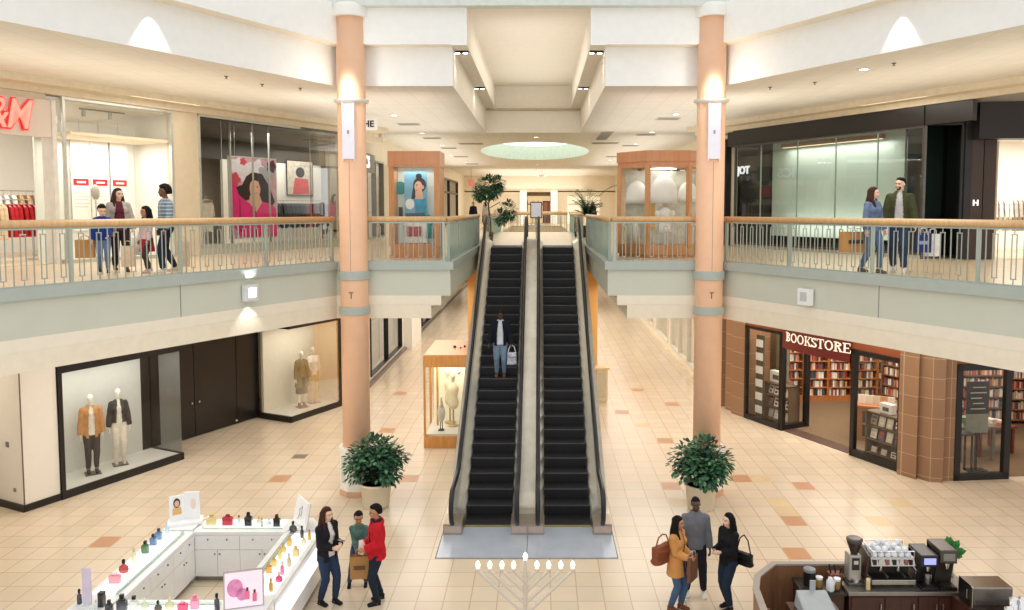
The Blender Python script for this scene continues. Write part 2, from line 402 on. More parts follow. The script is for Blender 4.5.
def person(name, label, loc, rz, H=1.75, skin='fair', female=False, feet=None, hands=None, lean=0., pel=(0, 0), head=(0, 0), hs=1., hair=None, clothes=(), cat='person', face=True, group=None, vox=.0075, kx=1., tw=0., beard=False, knee=(.0,), grip=.6):
    k = H/1.75; W_ = .92 if female else 1.
    pz = .93; fl_ = feet or ((.09, 0, 0), (-.09, 0, 0))       # (left: +x, right: -x) each x, y, lift
    P0 = Vector((pel[0], pel[1], pz)); ln = Matrix.Rotation(lean, 3, 'X'); tz = Matrix.Rotation(tw, 3, 'Z')
    sp = lambda x, y, z: P0+tz @ (ln @ Vector((x, y, z-pz)))     # torso space (lean forwards is towards -y)
    hipL, hipR = P0+Vector((.088, 0, -.02)), P0+Vector((-.088, 0, -.02))
    sw = .172*W_*(.88 if hs > 1.1 else 1.); shL, shR = sp(sw, .0, 1.408), sp(-sw, .0, 1.408)
    legs = []
    for hip, (fx, fy, fz) in ((hipL, fl_[0]), (hipR, fl_[1])):
        an = Vector((fx, fy+.03, .085+fz)); kn, an = ik(hip, an, .43, .425, Vector((0, -1, 0))); legs.append((hip, kn, an))
    hd = hands or ((.26, -.02, .80), (-.26, -.02, .80)); arms = []
    for sh, t_, sx in ((shL, hd[0], 1), (shR, hd[1], -1)):
        el, wr = ik(sh, Vector(t_[:3]), .29, .25, Vector((sx*.35, .9, -.3))); arms.append((sh, el, wr))
    nb = sp(0, .012, 1.47); nt = sp(0, -.005, 1.545); hc = nt+ln @ Vector((0, -.014, .085*hs+.005))
    RH = Matrix.Translation(hc) @ Matrix.Rotation(head[0], 4, 'Z') @ Matrix.Rotation(head[1], 4, 'X') @ Matrix.Diagonal((hs, hs, hs, 1))
    b = MB()
    loft(b, [(sp(0, .01, .80), .10, .08), (sp(0, .01, .88), .155*(1.04 if female else 1), .112), (sp(0, .005, .96), .158, .112), (sp(0, 0, 1.08), .128*W_, .09), (sp(0, 0, 1.22), .152*W_, .108), (sp(0, .0, 1.34), .168*W_, .108), (sp(0, .005, 1.42), .15*W_, .08), (sp(0, .01, 1.475), .07, .06)])
    if female: b.ball(sp(.07, -.075, 1.29), (.065, .055, .06)).ball(sp(-.07, -.075, 1.29), (.065, .055, .06))
    b.tube([nb, nt, hc], [.058*W_, .05*W_, .05], 14)
    for (sh, el, wr), sx in zip(arms, (1, -1)):
        b.tube([sh, sh+(el-sh)*.35, el], [.048, .046, .038], 12).ball(sh, .049).ball(el, .039).tube([el, el+(wr-el)*.3, wr], [.039, .038, .026], 12)
        d = (wr-el).normalized(); inn = Vector((-sx, 0, 0)); inn = (inn-d*inn.dot(d)); inn = inn.normalized() if inn.length > .2 else Vector((0, -1, 0))
        across = d.cross(inn)          # palm: faces inn; fingers spread along across
        if across.dot(Vector((0, -1, 0))) < 0: across = -across
        Rm = Matrix((across, inn, d)).transposed(); pc = wr+d*.045
        b.ball(wr, .027).ball(pc, (.040, .017, .052), R=Rm)
        for q, (off, ln_) in enumerate(((.03, .066), (.011, .075), (-.009, .07), (-.028, .055))):
            base = pc+across*off+d*.032; g = grip*(1+.12*q)
            p1 = base+(d*math.cos(g*.6)+inn*math.sin(g*.6))*ln_*.5; p2 = p1+(d*math.cos(g*1.5)+inn*math.sin(g*1.5))*ln_*.3; p3 = p2+(d*math.cos(g*2.2)+inn*math.sin(g*2.2))*ln_*.25
            b.tube([base-d*.02, base, p1, p2, p3], [.0095, .0095, .009, .0085, .0075], 8)
        th0 = wr+d*.022+across*.026; th1 = th0+(across*.6+d*.75+inn*.35).normalized()*.036; th2 = th1+(d*.85+inn*.45+across*.1).normalized()*.03
        b.tube([wr+d*.012+across*.012, th0, th1, th2], [.013, .012, .0105, .009], 8)
    for hip, kn, an in legs:
        b.ball(hip, .088).tube([hip, hip+(kn-hip)*.4, kn], [.088, .078, .056], 14).ball(kn, .056).tube([kn, kn+(an-kn)*.3, kn+(an-kn)*.75, an], [.055, .056, .04, .036], 14)
        b.ball(an, .038).tube([an+Vector((0, .02, -.045)), an+Vector((0, -.06, -.05)), an+Vector((0, -.15, -.062))], [.036, .04, .028], 12, .8)
    # head
    b.m = RH
    b.ball((0, .012, .02), (.074, .092, .098)).ball((0, -.018, -.045), (.055, .068, .066)).ball((0, -.062, -.088), (.026, .022, .022)).ball((0, -.04, .03), (.062, .055, .06))
    if face:
        b.tube([(0, -.086, .012), (0, -.1, -.018), (0, -.108, -.03)], [.009, .012, .014], 8).ball((.012, -.094, -.032), .01).ball((-.012, -.094, -.032), .01).ball((0, -.084, -.062), (.024, .014, .01))
        for s_ in (-1, 1): b.ball((s_*.076, .012, -.005), (.011, .02, .03)); b.ball((s_*.03, -.082, .024), (.022, .012, .008)); b.ball((s_*.042, -.068, -.03), (.02, .02, .02))
    else: b.ball((0, -.085, -.015), (.02, .03, .04))
    b.m = None
    S_ = lambda me: me.transform(Matrix.Scale(k, 4))
    me = remesh(b, vox/ k if k < .9 else vox, 2); RHi = RH.inverted()
    sk = M('skin_'+skin, SKIN[skin], .5, var=.04)
    me.materials.clear(); me.materials.append(sk)
    if face:
        lipc = tuple(c*f for c, f in zip(SKIN[skin], (.78, .5, .5)))
        for m_ in (M('eye_dark', S(30, 24, 22), .2), M('eye_white', S(176, 168, 160), .4), M('lip_'+skin, lipc, .45), M('brow_dark', S(40, 30, 26), .6)): me.materials.append(m_)
        for p in me.polygons:
            q = RHi @ p.center
            if q.y < -.045 and abs(q.x) < .06 and -.11 < q.z < .05:
                ex = abs(q.x)-.031
                if (ex/.0075)**2+(q.z/.0065)**2 < 1: p.material_index = 1
                elif (ex/.015)**2+(q.z/.0065)**2 < 1: p.material_index = 2
                elif abs(ex) < .021 and .017 < q.z < .028: p.material_index = 4
                elif abs(q.x) < .024 and abs(q.z+.062) < .009 and q.y < -.07: p.material_index = 3
                elif beard and (q.z < -.04 and not (abs(q.x) < .02 and q.z > -.075)): p.material_index = 4
    S_(me); body = bpy.data.objects.new(name, me); col.objects.link(body); body.location = loc; body.rotation_euler = (0, 0, rz); tag(body, label, cat, group); me.name = name
    def put(mb, nm, mat, vx=.011, sm=3, na=.0, cut=None, ns=9.):
        m2 = remesh(mb, vx, sm, na, ns, len(label)); m2.materials.clear()
        for q in (mat if isinstance(mat, list) else [mat]): m2.materials.append(q)
        if cut:
            bm = bmesh.new(); bm.from_mesh(m2); bmesh.ops.delete(bm, geom=[f for f in bm.faces if cut(f.calc_center_median())], context='FACES'); bm.to_mesh(m2); bm.free()
        S_(m2); m2.name = nm; o = bpy.data.objects.new(nm, m2); col.objects.link(o); o.parent = body; return o
    spi = lambda c: (ln.inverted() @ (tz.inverted() @ (c-P0)))+Vector((0, 0, pz))
    vf = max(1., vox/.0075)
    for c in clothes:
        kind, mat = c[0], c[1]; o_ = c[2] if len(c) > 2 else {}
        mb = MB()
        if kind == 'trousers':
            g = o_.get('g', .018); fl = o_.get('flare', 0.)
            loft(mb, [(sp(0, .01, .82), .12+g, .09+g), (sp(0, .01, .88), .152+g, .112+g), (sp(0, .005, .98), .150+g, .108+g), (sp(0, .0, 1.03), .135+g, .095+g)])
            for hip, kn, an in legs:
                en = an+(kn-an)*.0; mb.ball(hip, .09+g).tube([hip, hip+(kn-hip)*.4, kn, kn+(an-kn)*.4, kn+(an-kn)*.93], [.092+g, .08+g, .058+g, .055+g*.8+fl*.5, .04+g*.8+fl], 16).ball(kn, .058+g)
            put(mb, o_.get('n', 'trousers'), mat, .011*vf, 3, .008)
        elif kind in ('top', 'jacket', 'coat'):
            g = o_.get('g', .014 if kind == 'top' else .026); hem = o_.get('hem', .92); sl = o_.get('sleeve', .96)
            rings = [(1.42, .155*W_, .082), (1.34, .172*W_, .112), (1.22, .158*W_, .112), (1.08, .14*W_, .1), (.98, .158, .114), (.90, .162, .118), (.80, .165, .122), (.70, .17, .125), (.6, .175, .13)]
            rr = [r for r in rings if r[0] > hem+.03]+[(hem, *[r for r in rings if r[0] >= hem-.08][-1][1:])]
            fe = o_.get('flare', 0.)
            loft(mb, [(sp(0, .008, 1.485+g*.4), .075+g*.6, .062+g*.6)]+[(sp(0, .003, z), rx+g+(fe*max(0, 1.05-z)), ry+g+(fe*max(0, 1.05-z))) for z, rx, ry in rr])
            if female: mb.ball(sp(.07, -.07, 1.29), (.068+g, .058+g, .065+g)).ball(sp(-.07, -.07, 1.29), (.068+g, .058+g, .065+g))
            for sh, el, wr in arms:
                e = el+(wr-el)*sl if sl > 0 else None
                mb.ball(sh+Vector((0, 0, -.008)), .055+g*.75)
                if sl > 0: mb.tube([sh, sh+(el-sh)*.4, el], [.052+g*.75, .05+g*.85, .042+g], 14).ball(el, .045+g).tube([el, el+(e-el)*.5, e], [.044+g, .041+g, .034+g], 14)
                else: mb.tube([sh, sh+(el-sh)*.6], [.056+g, .054+g], 14)
            op = o_.get('open', 0.)
            if o_.get('collar'): mb.tube([sp(.07*math.cos(a), .01+.06*math.sin(a), 1.50) for a in [PI*2*q/14 for q in range(15)]], .026, 8)
            if o_.get('hood'): mb.ball(sp(0, .085, 1.45), (.11, .055, .07))
            cut = None
            if op:
                def cut(cc, op=op, g=g):
                    q = spi(cc); w_ = op*(.55+.45*min(1, max(0, (1.5-q.z)/.35))); return q.y < -.02 and abs(q.x) < w_ and q.z < 1.53 and abs(q.x) < .14 and (q.y > -.22) and not any((cc-(el+(wr-el)*u)).length < .09 for sh, el, wr in arms for u in (.4, .6, .8, 1.))
            put(mb, o_.get('n', {'top': 'shirt', 'jacket': 'jacket', 'coat': 'coat'}[kind]), mat, .011*vf, 3, o_.get('fold', .009), cut)
        elif kind == 'skirt':
            loft(mb, [(sp(0, .0, 1.03), .14, .1), (sp(0, .0, .95), .17, .125), (sp(0, 0, .75), .2, .16), (sp(0, 0, o_.get('hem', .58)), .22, .18)]); put(mb, 'skirt', mat, .011*vf, 3, .01)
        elif kind == 'shoes':
            sh_ = o_.get('h', .1)
            for q, (hip, kn, an) in enumerate(legs):
                m3 = MB(); d = an+(kn-an)*(max(0, sh_-.085)/.43)
                m3.tube([d, an], [.048, .048], 12).ball(an+Vector((0, .015, -.03)), (.042, .05, .05)).ball(an+Vector((0, -.05, -.04)), (.043, .07, .04)).ball(an+Vector((0, -.125, -.052)), (.044, .062, .031)).b(an.x-.038, an.x+.038, an.y-.17, an.y+.055, an.z-.085, an.z-.062)
                put(m3, 'shoe', mat, .009*vf, 2)
        elif kind == 'scarf':
            mb.tube([sp(.085*math.cos(a), .01+.075*math.sin(a), 1.49+.015*math.sin(3*a)) for a in [PI*2*q/18 for q in range(19)]], .034, 10).tube([sp(.03, -.08, 1.47), sp(.05, -.125, 1.3), sp(.05, -.13, 1.12)], [.035, .035, .03], 8, .5); put(mb, 'scarf', mat, .011*vf, 2, .006)
        elif kind == 'glasses':
            mb.m = RH
            for s_ in (-1, 1): mb.tube([(s_*.033+.024*math.cos(a), -.1, .0+.019*math.sin(a)) for a in [PI*2*q/12 for q in range(13)]], .004, 6).tube([(s_*.057, -.1, .004), (s_*.078, .0, .005)], .004, 5)
            mb.tube([(-.01, -.104, .003), (.01, -.104, .003)], .004, 5); me2 = mb.build('glasses', mat, body); me2.data.transform(Matrix.Scale(k, 4))
    if hair:
        hk, hm = hair[0], hair[1]; mb = MB(RH); vol = hair[2] if len(hair) > 2 else 1.
        seg, rg = 28, 18; v = []; f = []
        for i in range(rg+1):
            t_ = PI*i/rg
            for j in range(seg):
                a = 2*PI*j/seg; d = Vector((math.sin(t_)*math.cos(a), math.sin(t_)*math.sin(a), math.cos(t_)))
                hl = .5 if d.y < -.2 else (.5-(d.y+.2)*1.9 if d.y < .25 else -.62)
                if hk != 'short' and d.y > .1: hl = min(hl, -.5)
                u = min(1, max(0, (d.z-hl)/.18+.5)); r = .8+(.33*vol if hk != 'short' else .31*max(.95, vol))*u
                if hk == 'curly': r += .05*u*noise.noise(d*6)
                v.append((d.x*.078*r, .014+d.y*.095*r, .02+d.z*.101*r))
        for i in range(rg):
            for j in range(seg): f.append((i*seg+j, (i+1)*seg+j, (i+1)*seg+(j+1) % seg, i*seg+(j+1) % seg))
        mb.add(v, f)
        if hk == 'long':
            Ln = hair[3] if len(hair) > 3 else .34; m_ = Matrix.Translation(hc)
            Y_ = Matrix.Rotation(head[0]*.6, 4, 'Z')
            mb.m = m_ @ Y_ @ Matrix.Diagonal((hs, hs, hs, 1))
            for x in (-.062, -.035, 0, .035, .062): mb.tube([(x*.9, .07, .05), (x*1.15, .095-abs(x)*.4, -.06), (x*1.45, .118-abs(x)*.5, -.17), (x*1.4, .125-abs(x)*.5, -.02-Ln*.85), (x*1.2, .12, -.03-Ln)], [.035, .043, .042, .035, .012], 10)
            for s_ in (-1, 1):
                mb.tube([(s_*.058, -.02, .07), (s_*.082, .0, -.03), (s_*.093, -.005, -.14), (s_*.1, -.055, -.05-Ln*.62), (s_*.09, -.08, -.06-Ln*.85)], [.022, .028, .032, .03, .01], 10).tube([(s_*.07, .03, .03), (s_*.092, .05, -.08), (s_*.11, .055, -.2), (s_*.1, .05, -.02-Ln*.9)], [.03, .035, .038, .012], 10)
        put(mb, 'hair', hm, .0085*vf, 2, .006 if hk != 'curly' else .012, None, 22.)
    return body
def bag(label, loc, rz, w_, d, h, mat, hm=None, kind='paper', strap=.14, cat='bag', nm='shopping_bag', mark=None, hang=None):
    t = thing(nm, label, cat, loc, rz)
    if kind == 'paper':
        v = [(x*w_/2*s_, y*d/2*s2, z) for z, s_, s2 in ((0, .98, 1), (h, 1.0, .8)) for y in (-1, 1) for x in (-1, 1)]
        MB().add(v, [(0, 2, 3, 1), (0, 1, 5, 4), (2, 6, 7, 3), (0, 4, 6, 2), (1, 3, 7, 5)]).build('body', mat, t)
        for y in (-1, 1): MB().tube([(-w_*.22, y*d*.4, h-.03), (-w_*.2, y*d*.25, h+strap*.8), (0, y*d*.1, h+strap), (w_*.2, y*d*.25, h+strap*.8), (w_*.22, y*d*.4, h-.03)], .006, 6).build('handle', hm or mat, t)
        if mark: MB().b(-w_*.3, w_*.3, -d/2-.004, -d/2-.001, h*.42, h*.6).build('print', mark, t)
    else:
        m_ = remesh(MB().tube([(-w_*.42, 0, h*.25), (0, 0, h*.2), (w_*.42, 0, h*.25)], h*.24, 12, .5).tube([(-w_*.34, 0, h*.7), (0, 0, h*.62), (w_*.34, 0, h*.7)], h*.26, 12, .42).b(-w_*.4, w_*.4, -d*.35, d*.35, h*.15, h*.85), .012, 3, .008, 9.); m_.materials.clear(); m_.materials.append(mat); o = bpy.data.objects.new('body', m_); col.objects.link(o); o.parent = t
        MB().tube([(-w_*.36, 0, h*.8), (-w_*.2, 0, h+strap*.7), (0, 0, h+strap), (w_*.2, 0, h+strap*.7), (w_*.36, 0, h*.8)], .012, 6).build('strap', hm or mat, t)
    return t
def cl(n, rgb, var=.1, sc=10, r=.85): return M('fabric_'+n, S(*rgb), r, var=var, scale=sc, spec=.2)
kraft = M('kraft_paper', S(190, 140, 80), .7, var=.06); ink = M('bag_ink', S(120, 84, 50), .7)
hb = M('hair_black', S(19, 15, 14), .6, var=.4, scale=20, spec=.15); hbr = M('hair_brown', S(62, 34, 24), .55, var=.35, scale=20, spec=.2); hau = M('hair_auburn', S(60, 36, 28), .55, var=.3, scale=20, spec=.2)
R90 = PI/2
# --- group beside the perfume counter
person('person', 'person with long brown hair in open black jacket holding a phone beside the perfume counter', (-3.40, 13.22, 0), math.radians(55), 1.70, 'fair', True, ((.1, -.1, 0), (-.09, .06, 0)), ((.07, -.26, 1.14), (-.07, -.25, 1.10)), hair=('long', hbr, 1.1, .40), head=(.1, .12), clothes=(
    ('trousers', cl('navy_jean', (44, 58, 84))), ('shoes', cl('boot_black', (28, 26, 28), r=.4), {'h': .26}), ('top', cl('white_knit', (226, 220, 214)), {'hem': .9}), ('jacket', cl('black_jacket', (30, 29, 33)), {'hem': .82, 'open': .07, 'g': .03})), grip=1.)
q = thing('phone', 'dark phone held by the person with long brown hair', 'phone', (-3.14, 13.12, 1.16), math.radians(55)); MB().b(-.035, .035, -.07, .07, 0, .009).build('body', black, q, bevel=.003); MB().b(-.031, .031, -.062, .062, .009, .0095).build('screen', M('phone_screen', S(90, 96, 106), .1), q)
person('person', 'child in teal patterned sweatshirt and jeans standing between two adults', (-3.0, 13.86, 0), math.radians(8), 1.34, 'tan', False, ((.14, .02, 0), (-.24, .02, 0)), ((.16, -.2, .86), (.0, -.22, .84)), hs=1.26, hair=('short', hb, 1.1), head=(.12, .22), clothes=(
    ('trousers', cl('boy_jean', (66, 84, 116))), ('shoes', cl('boy_shoe', (30, 30, 34), r=.5)), ('top', M('fabric_teal_camo', S(84, 118, 108), .85, var=.55, scale=9), {'g': .026, 'hem': 1.0}), ('top', cl('navy_hem', (38, 48, 84)), {'g': .02, 'hem': .88, 'sleeve': .97, 'n': 'undershirt'})), grip=.9)
person('person', 'person in bright red jacket and dark scarf facing the child with the kraft bag', (-2.56, 13.28, 0), math.radians(-66), 1.72, 'tan', False, ((.1, -.05, 0), (-.1, .06, 0)), ((.13, -.24, 1.04), (-.16, -.2, .98)), hair=('short', hb, 1.5), head=(-.1, .15), clothes=(
    ('trousers', cl('ink_trouser', (34, 42, 56))), ('shoes', cl('boot_dark', (26, 27, 30), r=.4), {'h': .16}), ('jacket', cl('red_jacket', (190, 30, 40), .12), {'hem': .82, 'g': .036, 'hood': 1, 'collar': 1}), ('scarf', cl('scarf_dark', (44, 36, 40)))), grip=1.)
bag('plain kraft paper bag hanging in front of the child in teal', (-2.90, 13.48, .34), .1, .33, .13, .40, kraft, strap=.12, mark=ink)
q = MB().tube([(0, 0, 0), (.03, 0, .12), (.0, .02, .24)], [.05, .07, .04], 10, .5).build('white_wrap', cl('white_wrap', (236, 206, 196)), smooth=True); q.location = (-2.82, 13.22, .88); tag(q, 'pinkish white wrap held by the person in red jacket', 'parcel')
# --- group beside the bush
person('person', 'person with long dark hair in camel coat carrying a brown tote', (2.58, 13.02, 0), math.radians(55), 1.62, 'tan', True, ((.09, -.07, 0), (-.08, .05, 0)), ((.1, -.24, 1.04), (-.06, -.26, 1.06)), hair=('long', hb, 1.15, .36), head=(.25, .05), clothes=(
    ('trousers', cl('blue_jean', (72, 96, 130))), ('shoes', cl('brown_shoe', (110, 66, 44), r=.5)), ('top', cl('tan_top', (196, 146, 96)), {'hem': .9}), ('coat', cl('camel_coat', (204, 146, 84), .08), {'hem': .68, 'open': .035, 'g': .03, 'flare': .06})), grip=1.)
person('person', 'person in grey quarter-zip sweater and white sneakers standing before the bush', (2.98, 13.5, 0), math.radians(-4), 1.77, 'deep', False, ((.16, 0, 0), (-.13, .02, 0)), ((.25, -.04, .86), (-.24, -.1, .88)), hair=('short', hb, .8), head=(.0, .12), clothes=(
    ('trousers', cl('black_trouser', (36, 34, 42))), ('shoes', cl('white_sneaker', (236, 234, 230), .03, r=.5)), ('top', cl('grey_sweater', (112, 114, 120), .08), {'g': .024, 'hem': .88, 'collar': 1})))
person('person', 'person with long dark hair in black jacket with black shoulder bag', (3.46, 13.05, 0), math.radians(-62), 1.66, 'fair', True, ((.09, -.05, 0), (-.09, .05, 0)), ((.07, -.25, 1.12), (-.08, -.25, 1.1)), hair=('long', hb, 1.1, .46), head=(-.1, .05), clothes=(
    ('trousers', cl('dark_jean', (36, 48, 66))), ('shoes', cl('black_flat', (34, 30, 30), r=.4)), ('top', cl('black_top', (40, 38, 40)), {'hem': .88}), ('jacket', cl('black_blazer', (26, 25, 28)), {'hem': .84, 'g': .03})), grip=1.)
bag('brown leather tote on the shoulder of the person in camel coat', (2.32, 12.96, .80), math.radians(40), .48, .18, .42, cl('brown_leather', (134, 74, 50), .1, r=.5), kind='tote', strap=.12, nm='tote_bag', cat='bag')
bag('flat brown and silver folder bag held in front of the camel coat', (2.82, 12.9, .58), math.radians(55), .30, .07, .42, cl('brown_bag', (116, 80, 60), .1, r=.6), cl('silver_edge', (180, 180, 176)), strap=.08, nm='folder_bag')
bag('black leather shoulder bag behind the person in black jacket', (3.70, 12.98, .76), math.radians(-50), .40, .15, .30, cl('black_leather', (26, 25, 27), .1, r=.35), kind='tote', strap=.26, nm='shoulder_bag')
# --- escalator rider
person('person', 'person in open navy jacket and pale jeans riding the escalator with a white bag', (-.80, 20.95, 2.306), 0., 1.78, 'deep', False, ((.1, .0, 0), (-.1, .02, 0)), ((.3, -.1, .84), (-.31, -.06, .84)), hair=('short', hb, .8), head=(.0, .1), clothes=(
    ('trousers', cl('pale_jean', (120, 140, 160))), ('shoes', cl('tan_shoe', (130, 88, 54), r=.5)), ('top', cl('white_shirt', (216, 220, 228), .04), {'hem': .88, 'collar': 1}), ('jacket', cl('navy_jacket', (26, 29, 42)), {'hem': .84, 'open': .085, 'g': .034}), ('glasses', black)), grip=1.1)
bag('white and grey patterned shopping bag in the hand of the escalator rider', (-.49, 20.85, 2.60), .1, .30, .16, .46, M('patterned_bag', S(200, 202, 212), .6, var=.22, scale=14), cl('bag_white', (236, 236, 236)), kind='tote', strap=.12, nm='shopping_bag')
# --- family on the upper walkway
person('person', 'child in royal blue jacket looking down beside the kraft bag on the upper walkway', (-8.46, 15.75, F), math.radians(30), 1.32, 'fair', False, ((.1, -.12, 0), (-.08, .14, .02)), ((.12, -.28, .98), (-.26, -.08, .82)), lean=.12, hs=1.25, hair=('short', hb, 1.2), head=(.2, .45), clothes=(
    ('trousers', cl('sky_jean', (104, 124, 156))), ('shoes', cl('boy_trainer', (60, 52, 50))), ('jacket', cl('royal_jacket', (32, 58, 132)), {'hem': .86, 'g': .03})))
person('person', 'person with long auburn hair in grey cardigan over maroon top on the upper walkway', (-8.32, 16.12, F), math.radians(35), 1.68, 'fair', True, ((.1, -.16, 0), (-.08, .16, .02)), ((.26, -.1, .9), (-.25, -.06, .86)), hair=('long', hau, 1.2, .42), head=(.55, .05), clothes=(
    ('trousers', cl('plum_trouser', (52, 34, 40))), ('shoes', cl('brown_boot', (92, 66, 54), r=.5), {'h': .2}), ('top', cl('maroon_top', (96, 40, 54)), {'hem': .86}), ('coat', cl('grey_cardigan', (172, 164, 154)), {'hem': .74, 'open': .1, 'g': .03})))
person('person', 'child with long dark hair in pale pink sweater and red skirt on the upper walkway', (-7.58, 15.75, F), math.radians(-25), 1.28, 'tan', True, ((.09, -.1, 0), (-.08, .12, .02)), ((.2, -.14, .84), (-.2, -.1, .84)), hs=1.25, hair=('long', hb, 1.15, .3), head=(-.3, .1), clothes=(
    ('trousers', cl('grey_legging', (70, 58, 60))), ('shoes', cl('pink_shoe', (196, 176, 170))), ('skirt', cl('red_skirt', (172, 34, 52))), ('top', cl('pink_sweater', (222, 190, 186)), {'hem': .92, 'g': .024})))
person('person', 'person with curly dark hair in striped grey-blue top on the upper walkway', (-7.12, 15.6, F), math.radians(-42), 1.73, 'dark', False, ((.1, -.16, 0), (-.1, .18, .02)), ((.26, -.12, .88), (-.26, -.04, .84)), hair=('curly', hb, 1.9), head=(-.35, .02), clothes=(
    ('trousers', cl('night_jean', (40, 46, 62))), ('shoes', cl('cream_shoe', (216, 206, 190))), ('top', grid_mat('fabric_stripe', S(112, 128, 146), S(176, 186, 194), 9., .07, .03, 0, .012, .04, .85, 'XZ'), {'hem': .9, 'g': .022})))
bag('kraft paper bag carried by the child in royal blue on the upper walkway', (-8.80, 15.72, F+.30), .3, .34, .14, .36, kraft, strap=.08)
bag('white paper bag with pale print between the child in pink and the striped person', (-7.80, 15.92, F+.35), -.1, .3, .12, .34, cl('paper_white', (240, 236, 228)), strap=.1)
bag('cream paper bag hanging beside the person in grey cardigan', (-7.95, 15.72, F+.12), .3, .24, .12, .42, cl('paper_cream', (224, 200, 170)), strap=.1)
bag('beige tote hanging beside the striped person', (-6.86, 15.75, F+.12), .2, .22, .1, .5, cl('paper_beige', (214, 188, 156)), strap=.1)
# --- couple on the upper walkway
person('person', 'person with auburn hair in blue-grey sweater carrying a large kraft bag', (6.82, 15.62, F), math.radians(30), 1.69, 'fair', True, ((.1, -.14, 0), (-.08, .16, .02)), ((.24, -.12, .86), (-.26, -.06, .86)), hair=('long', hau, 1.15, .34), head=(.65, .0), clothes=(
    ('trousers', cl('mid_jean', (92, 120, 152))), ('shoes', cl('grey_flat', (110, 92, 84))), ('top', cl('bluegrey_sweater', (104, 122, 154)), {'hem': .84, 'g': .024})))
person('person', 'bearded person in olive jacket over pale tee carrying navy and white bags', (7.40, 15.72, F), math.radians(-28), 1.88, 'fair', False, ((.1, -.14, 0), (-.1, .16, .02)), ((.28, -.1, .86), (-.26, -.1, .88)), hair=('short', hb, 1.2), head=(-.5, .05), beard=True, clothes=(
    ('trousers', cl('denim_dark', (52, 66, 92))), ('shoes', cl('sneaker_white', (232, 230, 226), .03)), ('top', cl('pale_tee', (190, 188, 186)), {'hem': .88}), ('jacket', cl('olive_jacket', (70, 72, 48)), {'hem': .86, 'open': .075, 'g': .03, 'collar': 1})))
bag('large kraft shopping bag with dark print carried by the auburn-haired person', (6.48, 15.66, F+.42), .1, .50, .18, .40, kraft, strap=.08, mark=M('bag_mark', S(70, 54, 40), .7))
bag('navy paper bag in the hand of the bearded person', (7.78, 15.5, F+.42), -.2, .28, .14, .38, cl('paper_navy', (50, 62, 112)), cl('cord_white', (226, 226, 226)), strap=.1, mark=M('bag_mark_pale', S(150, 166, 206), .6))
bag('white paper bag next to the navy one beside the bearded person', (8.02, 15.62, F+.34), -.15, .26, .13, .44, cl('paper_bright', (238, 238, 240)), strap=.1)
# --- far figures
for i, (x, y, rz, c_, lab) in enumerate([(-3.95, 50, 0.6, (34, 32, 36), 'distant person in black beyond the poster kiosk'), (-3.35, 52, -.8, (206, 204, 206), 'distant person in pale top beyond the poster kiosk'), (3.6, 50, .5, (40, 38, 44), 'distant person in dark clothes beyond the palm')]):
    person('person', lab, (x, y, F), rz, 1.72, 'olive', i != 0, hair=('short' if i == 0 else 'long', hb), clothes=(('trousers', cl('far_trouser', (50, 48, 56))), ('shoes', cl('boy_shoe', (30, 30, 34))), ('top', cl('far_top_%d' % i, c_), {'g': .025})), vox=.014)
# --- mannequins
pl_ = MB()
def mann(label, p, rz, H, female, clothes, hands=None, feet=None):
    o = person('mannequin', label, p, rz, H, 'white', female, feet, hands, clothes=clothes, cat='mannequin', face=False, vox=.01)
    o.scale = (.88, .88, 1.); MB().b(-.2, .2, -.2, .2, -.02, .0).build('base_plate', darksteel, o); return o
mann('mannequin in tan overshirt and dark trousers in the window nearest the white pillar', at(LM, 1.2, .62, .192), AL-.5, 2.0, False, (('trousers', cl('taupe_trouser', (76, 66, 62))), ('shoes', cl('shoe_brown', (74, 54, 44))), ('top', cl('shirt_cream', (236, 228, 212)), {'hem': .86}), ('jacket', cl('tan_overshirt', (196, 142, 92)), {'hem': .80, 'open': .07, 'g': .034, 'collar': 1})), ((.25, -.06, .84), (-.25, -.06, .84)))
mann('mannequin in dark patterned jacket and white trousers in the window nearest the white pillar', at(LM, 1.98, .66, .192), AL-.5, 1.98, True, (('trousers', cl('white_trouser', (232, 222, 206))), ('shoes', cl('shoe_cream', (222, 206, 186))), ('top', cl('shirt_white2', (238, 232, 222)), {'hem': .96}), ('jacket', M('fabric_dark_pattern', S(58, 52, 46), .7, var=.5, scale=18), {'hem': .98, 'open': .06, 'g': .03})), ((.25, -.06, .84), (-.25, -.06, .84)))
mann('mannequin in olive coat and dark skirt in the display window beside the dark doors', at(LM, 8.62, .62, .192), AL-.4, 1.88, True, (('shoes', cl('shoe_olive', (84, 70, 46)), {'h': .14}), ('skirt', M('fabric_tweed', S(84, 76, 52), .85, var=.4, scale=22), {'hem': .42}), ('top', cl('olive_top', (150, 136, 96)), {'hem': .92}), ('coat', cl('olive_coat', (132, 120, 84)), {'hem': .62, 'open': .07, 'g': .034, 'flare': .1})), ((.26, -.1, .86), (-.26, -.1, .86)))
mann('mannequin in white blouse and pale trousers in the display window beside the dark doors', at(LM, 9.28, .72, .192), AL-.4, 1.9, True, (('trousers', cl('sand_trouser', (206, 182, 140)), {'flare': .05, 'g': .03}), ('shoes', cl('shoe_cream', (222, 206, 186))), ('top', cl('blouse_white', (246, 242, 234)), {'hem': .88, 'g': .022, 'sleeve': .4})), ((.26, -.08, .86), (-.26, -.08, .86)))
o = person('mannequin', 'mannequin in hot pink jacket in the shop window behind the peach column', (-7.5, 29.9, F+.03), .9, 1.78, 'white', True, clothes=(('trousers', cl('mann_trouser', (90, 84, 84))), ('jacket', cl('mann_pink', (226, 60, 130)), {'hem': .8})), hair=('long', hb, 1.1, .3), cat='mannequin', face=False, vox=.012)
MB().b(-.2, .2, -.2, .2, -.02, .0).build('base_plate', darksteel, o)

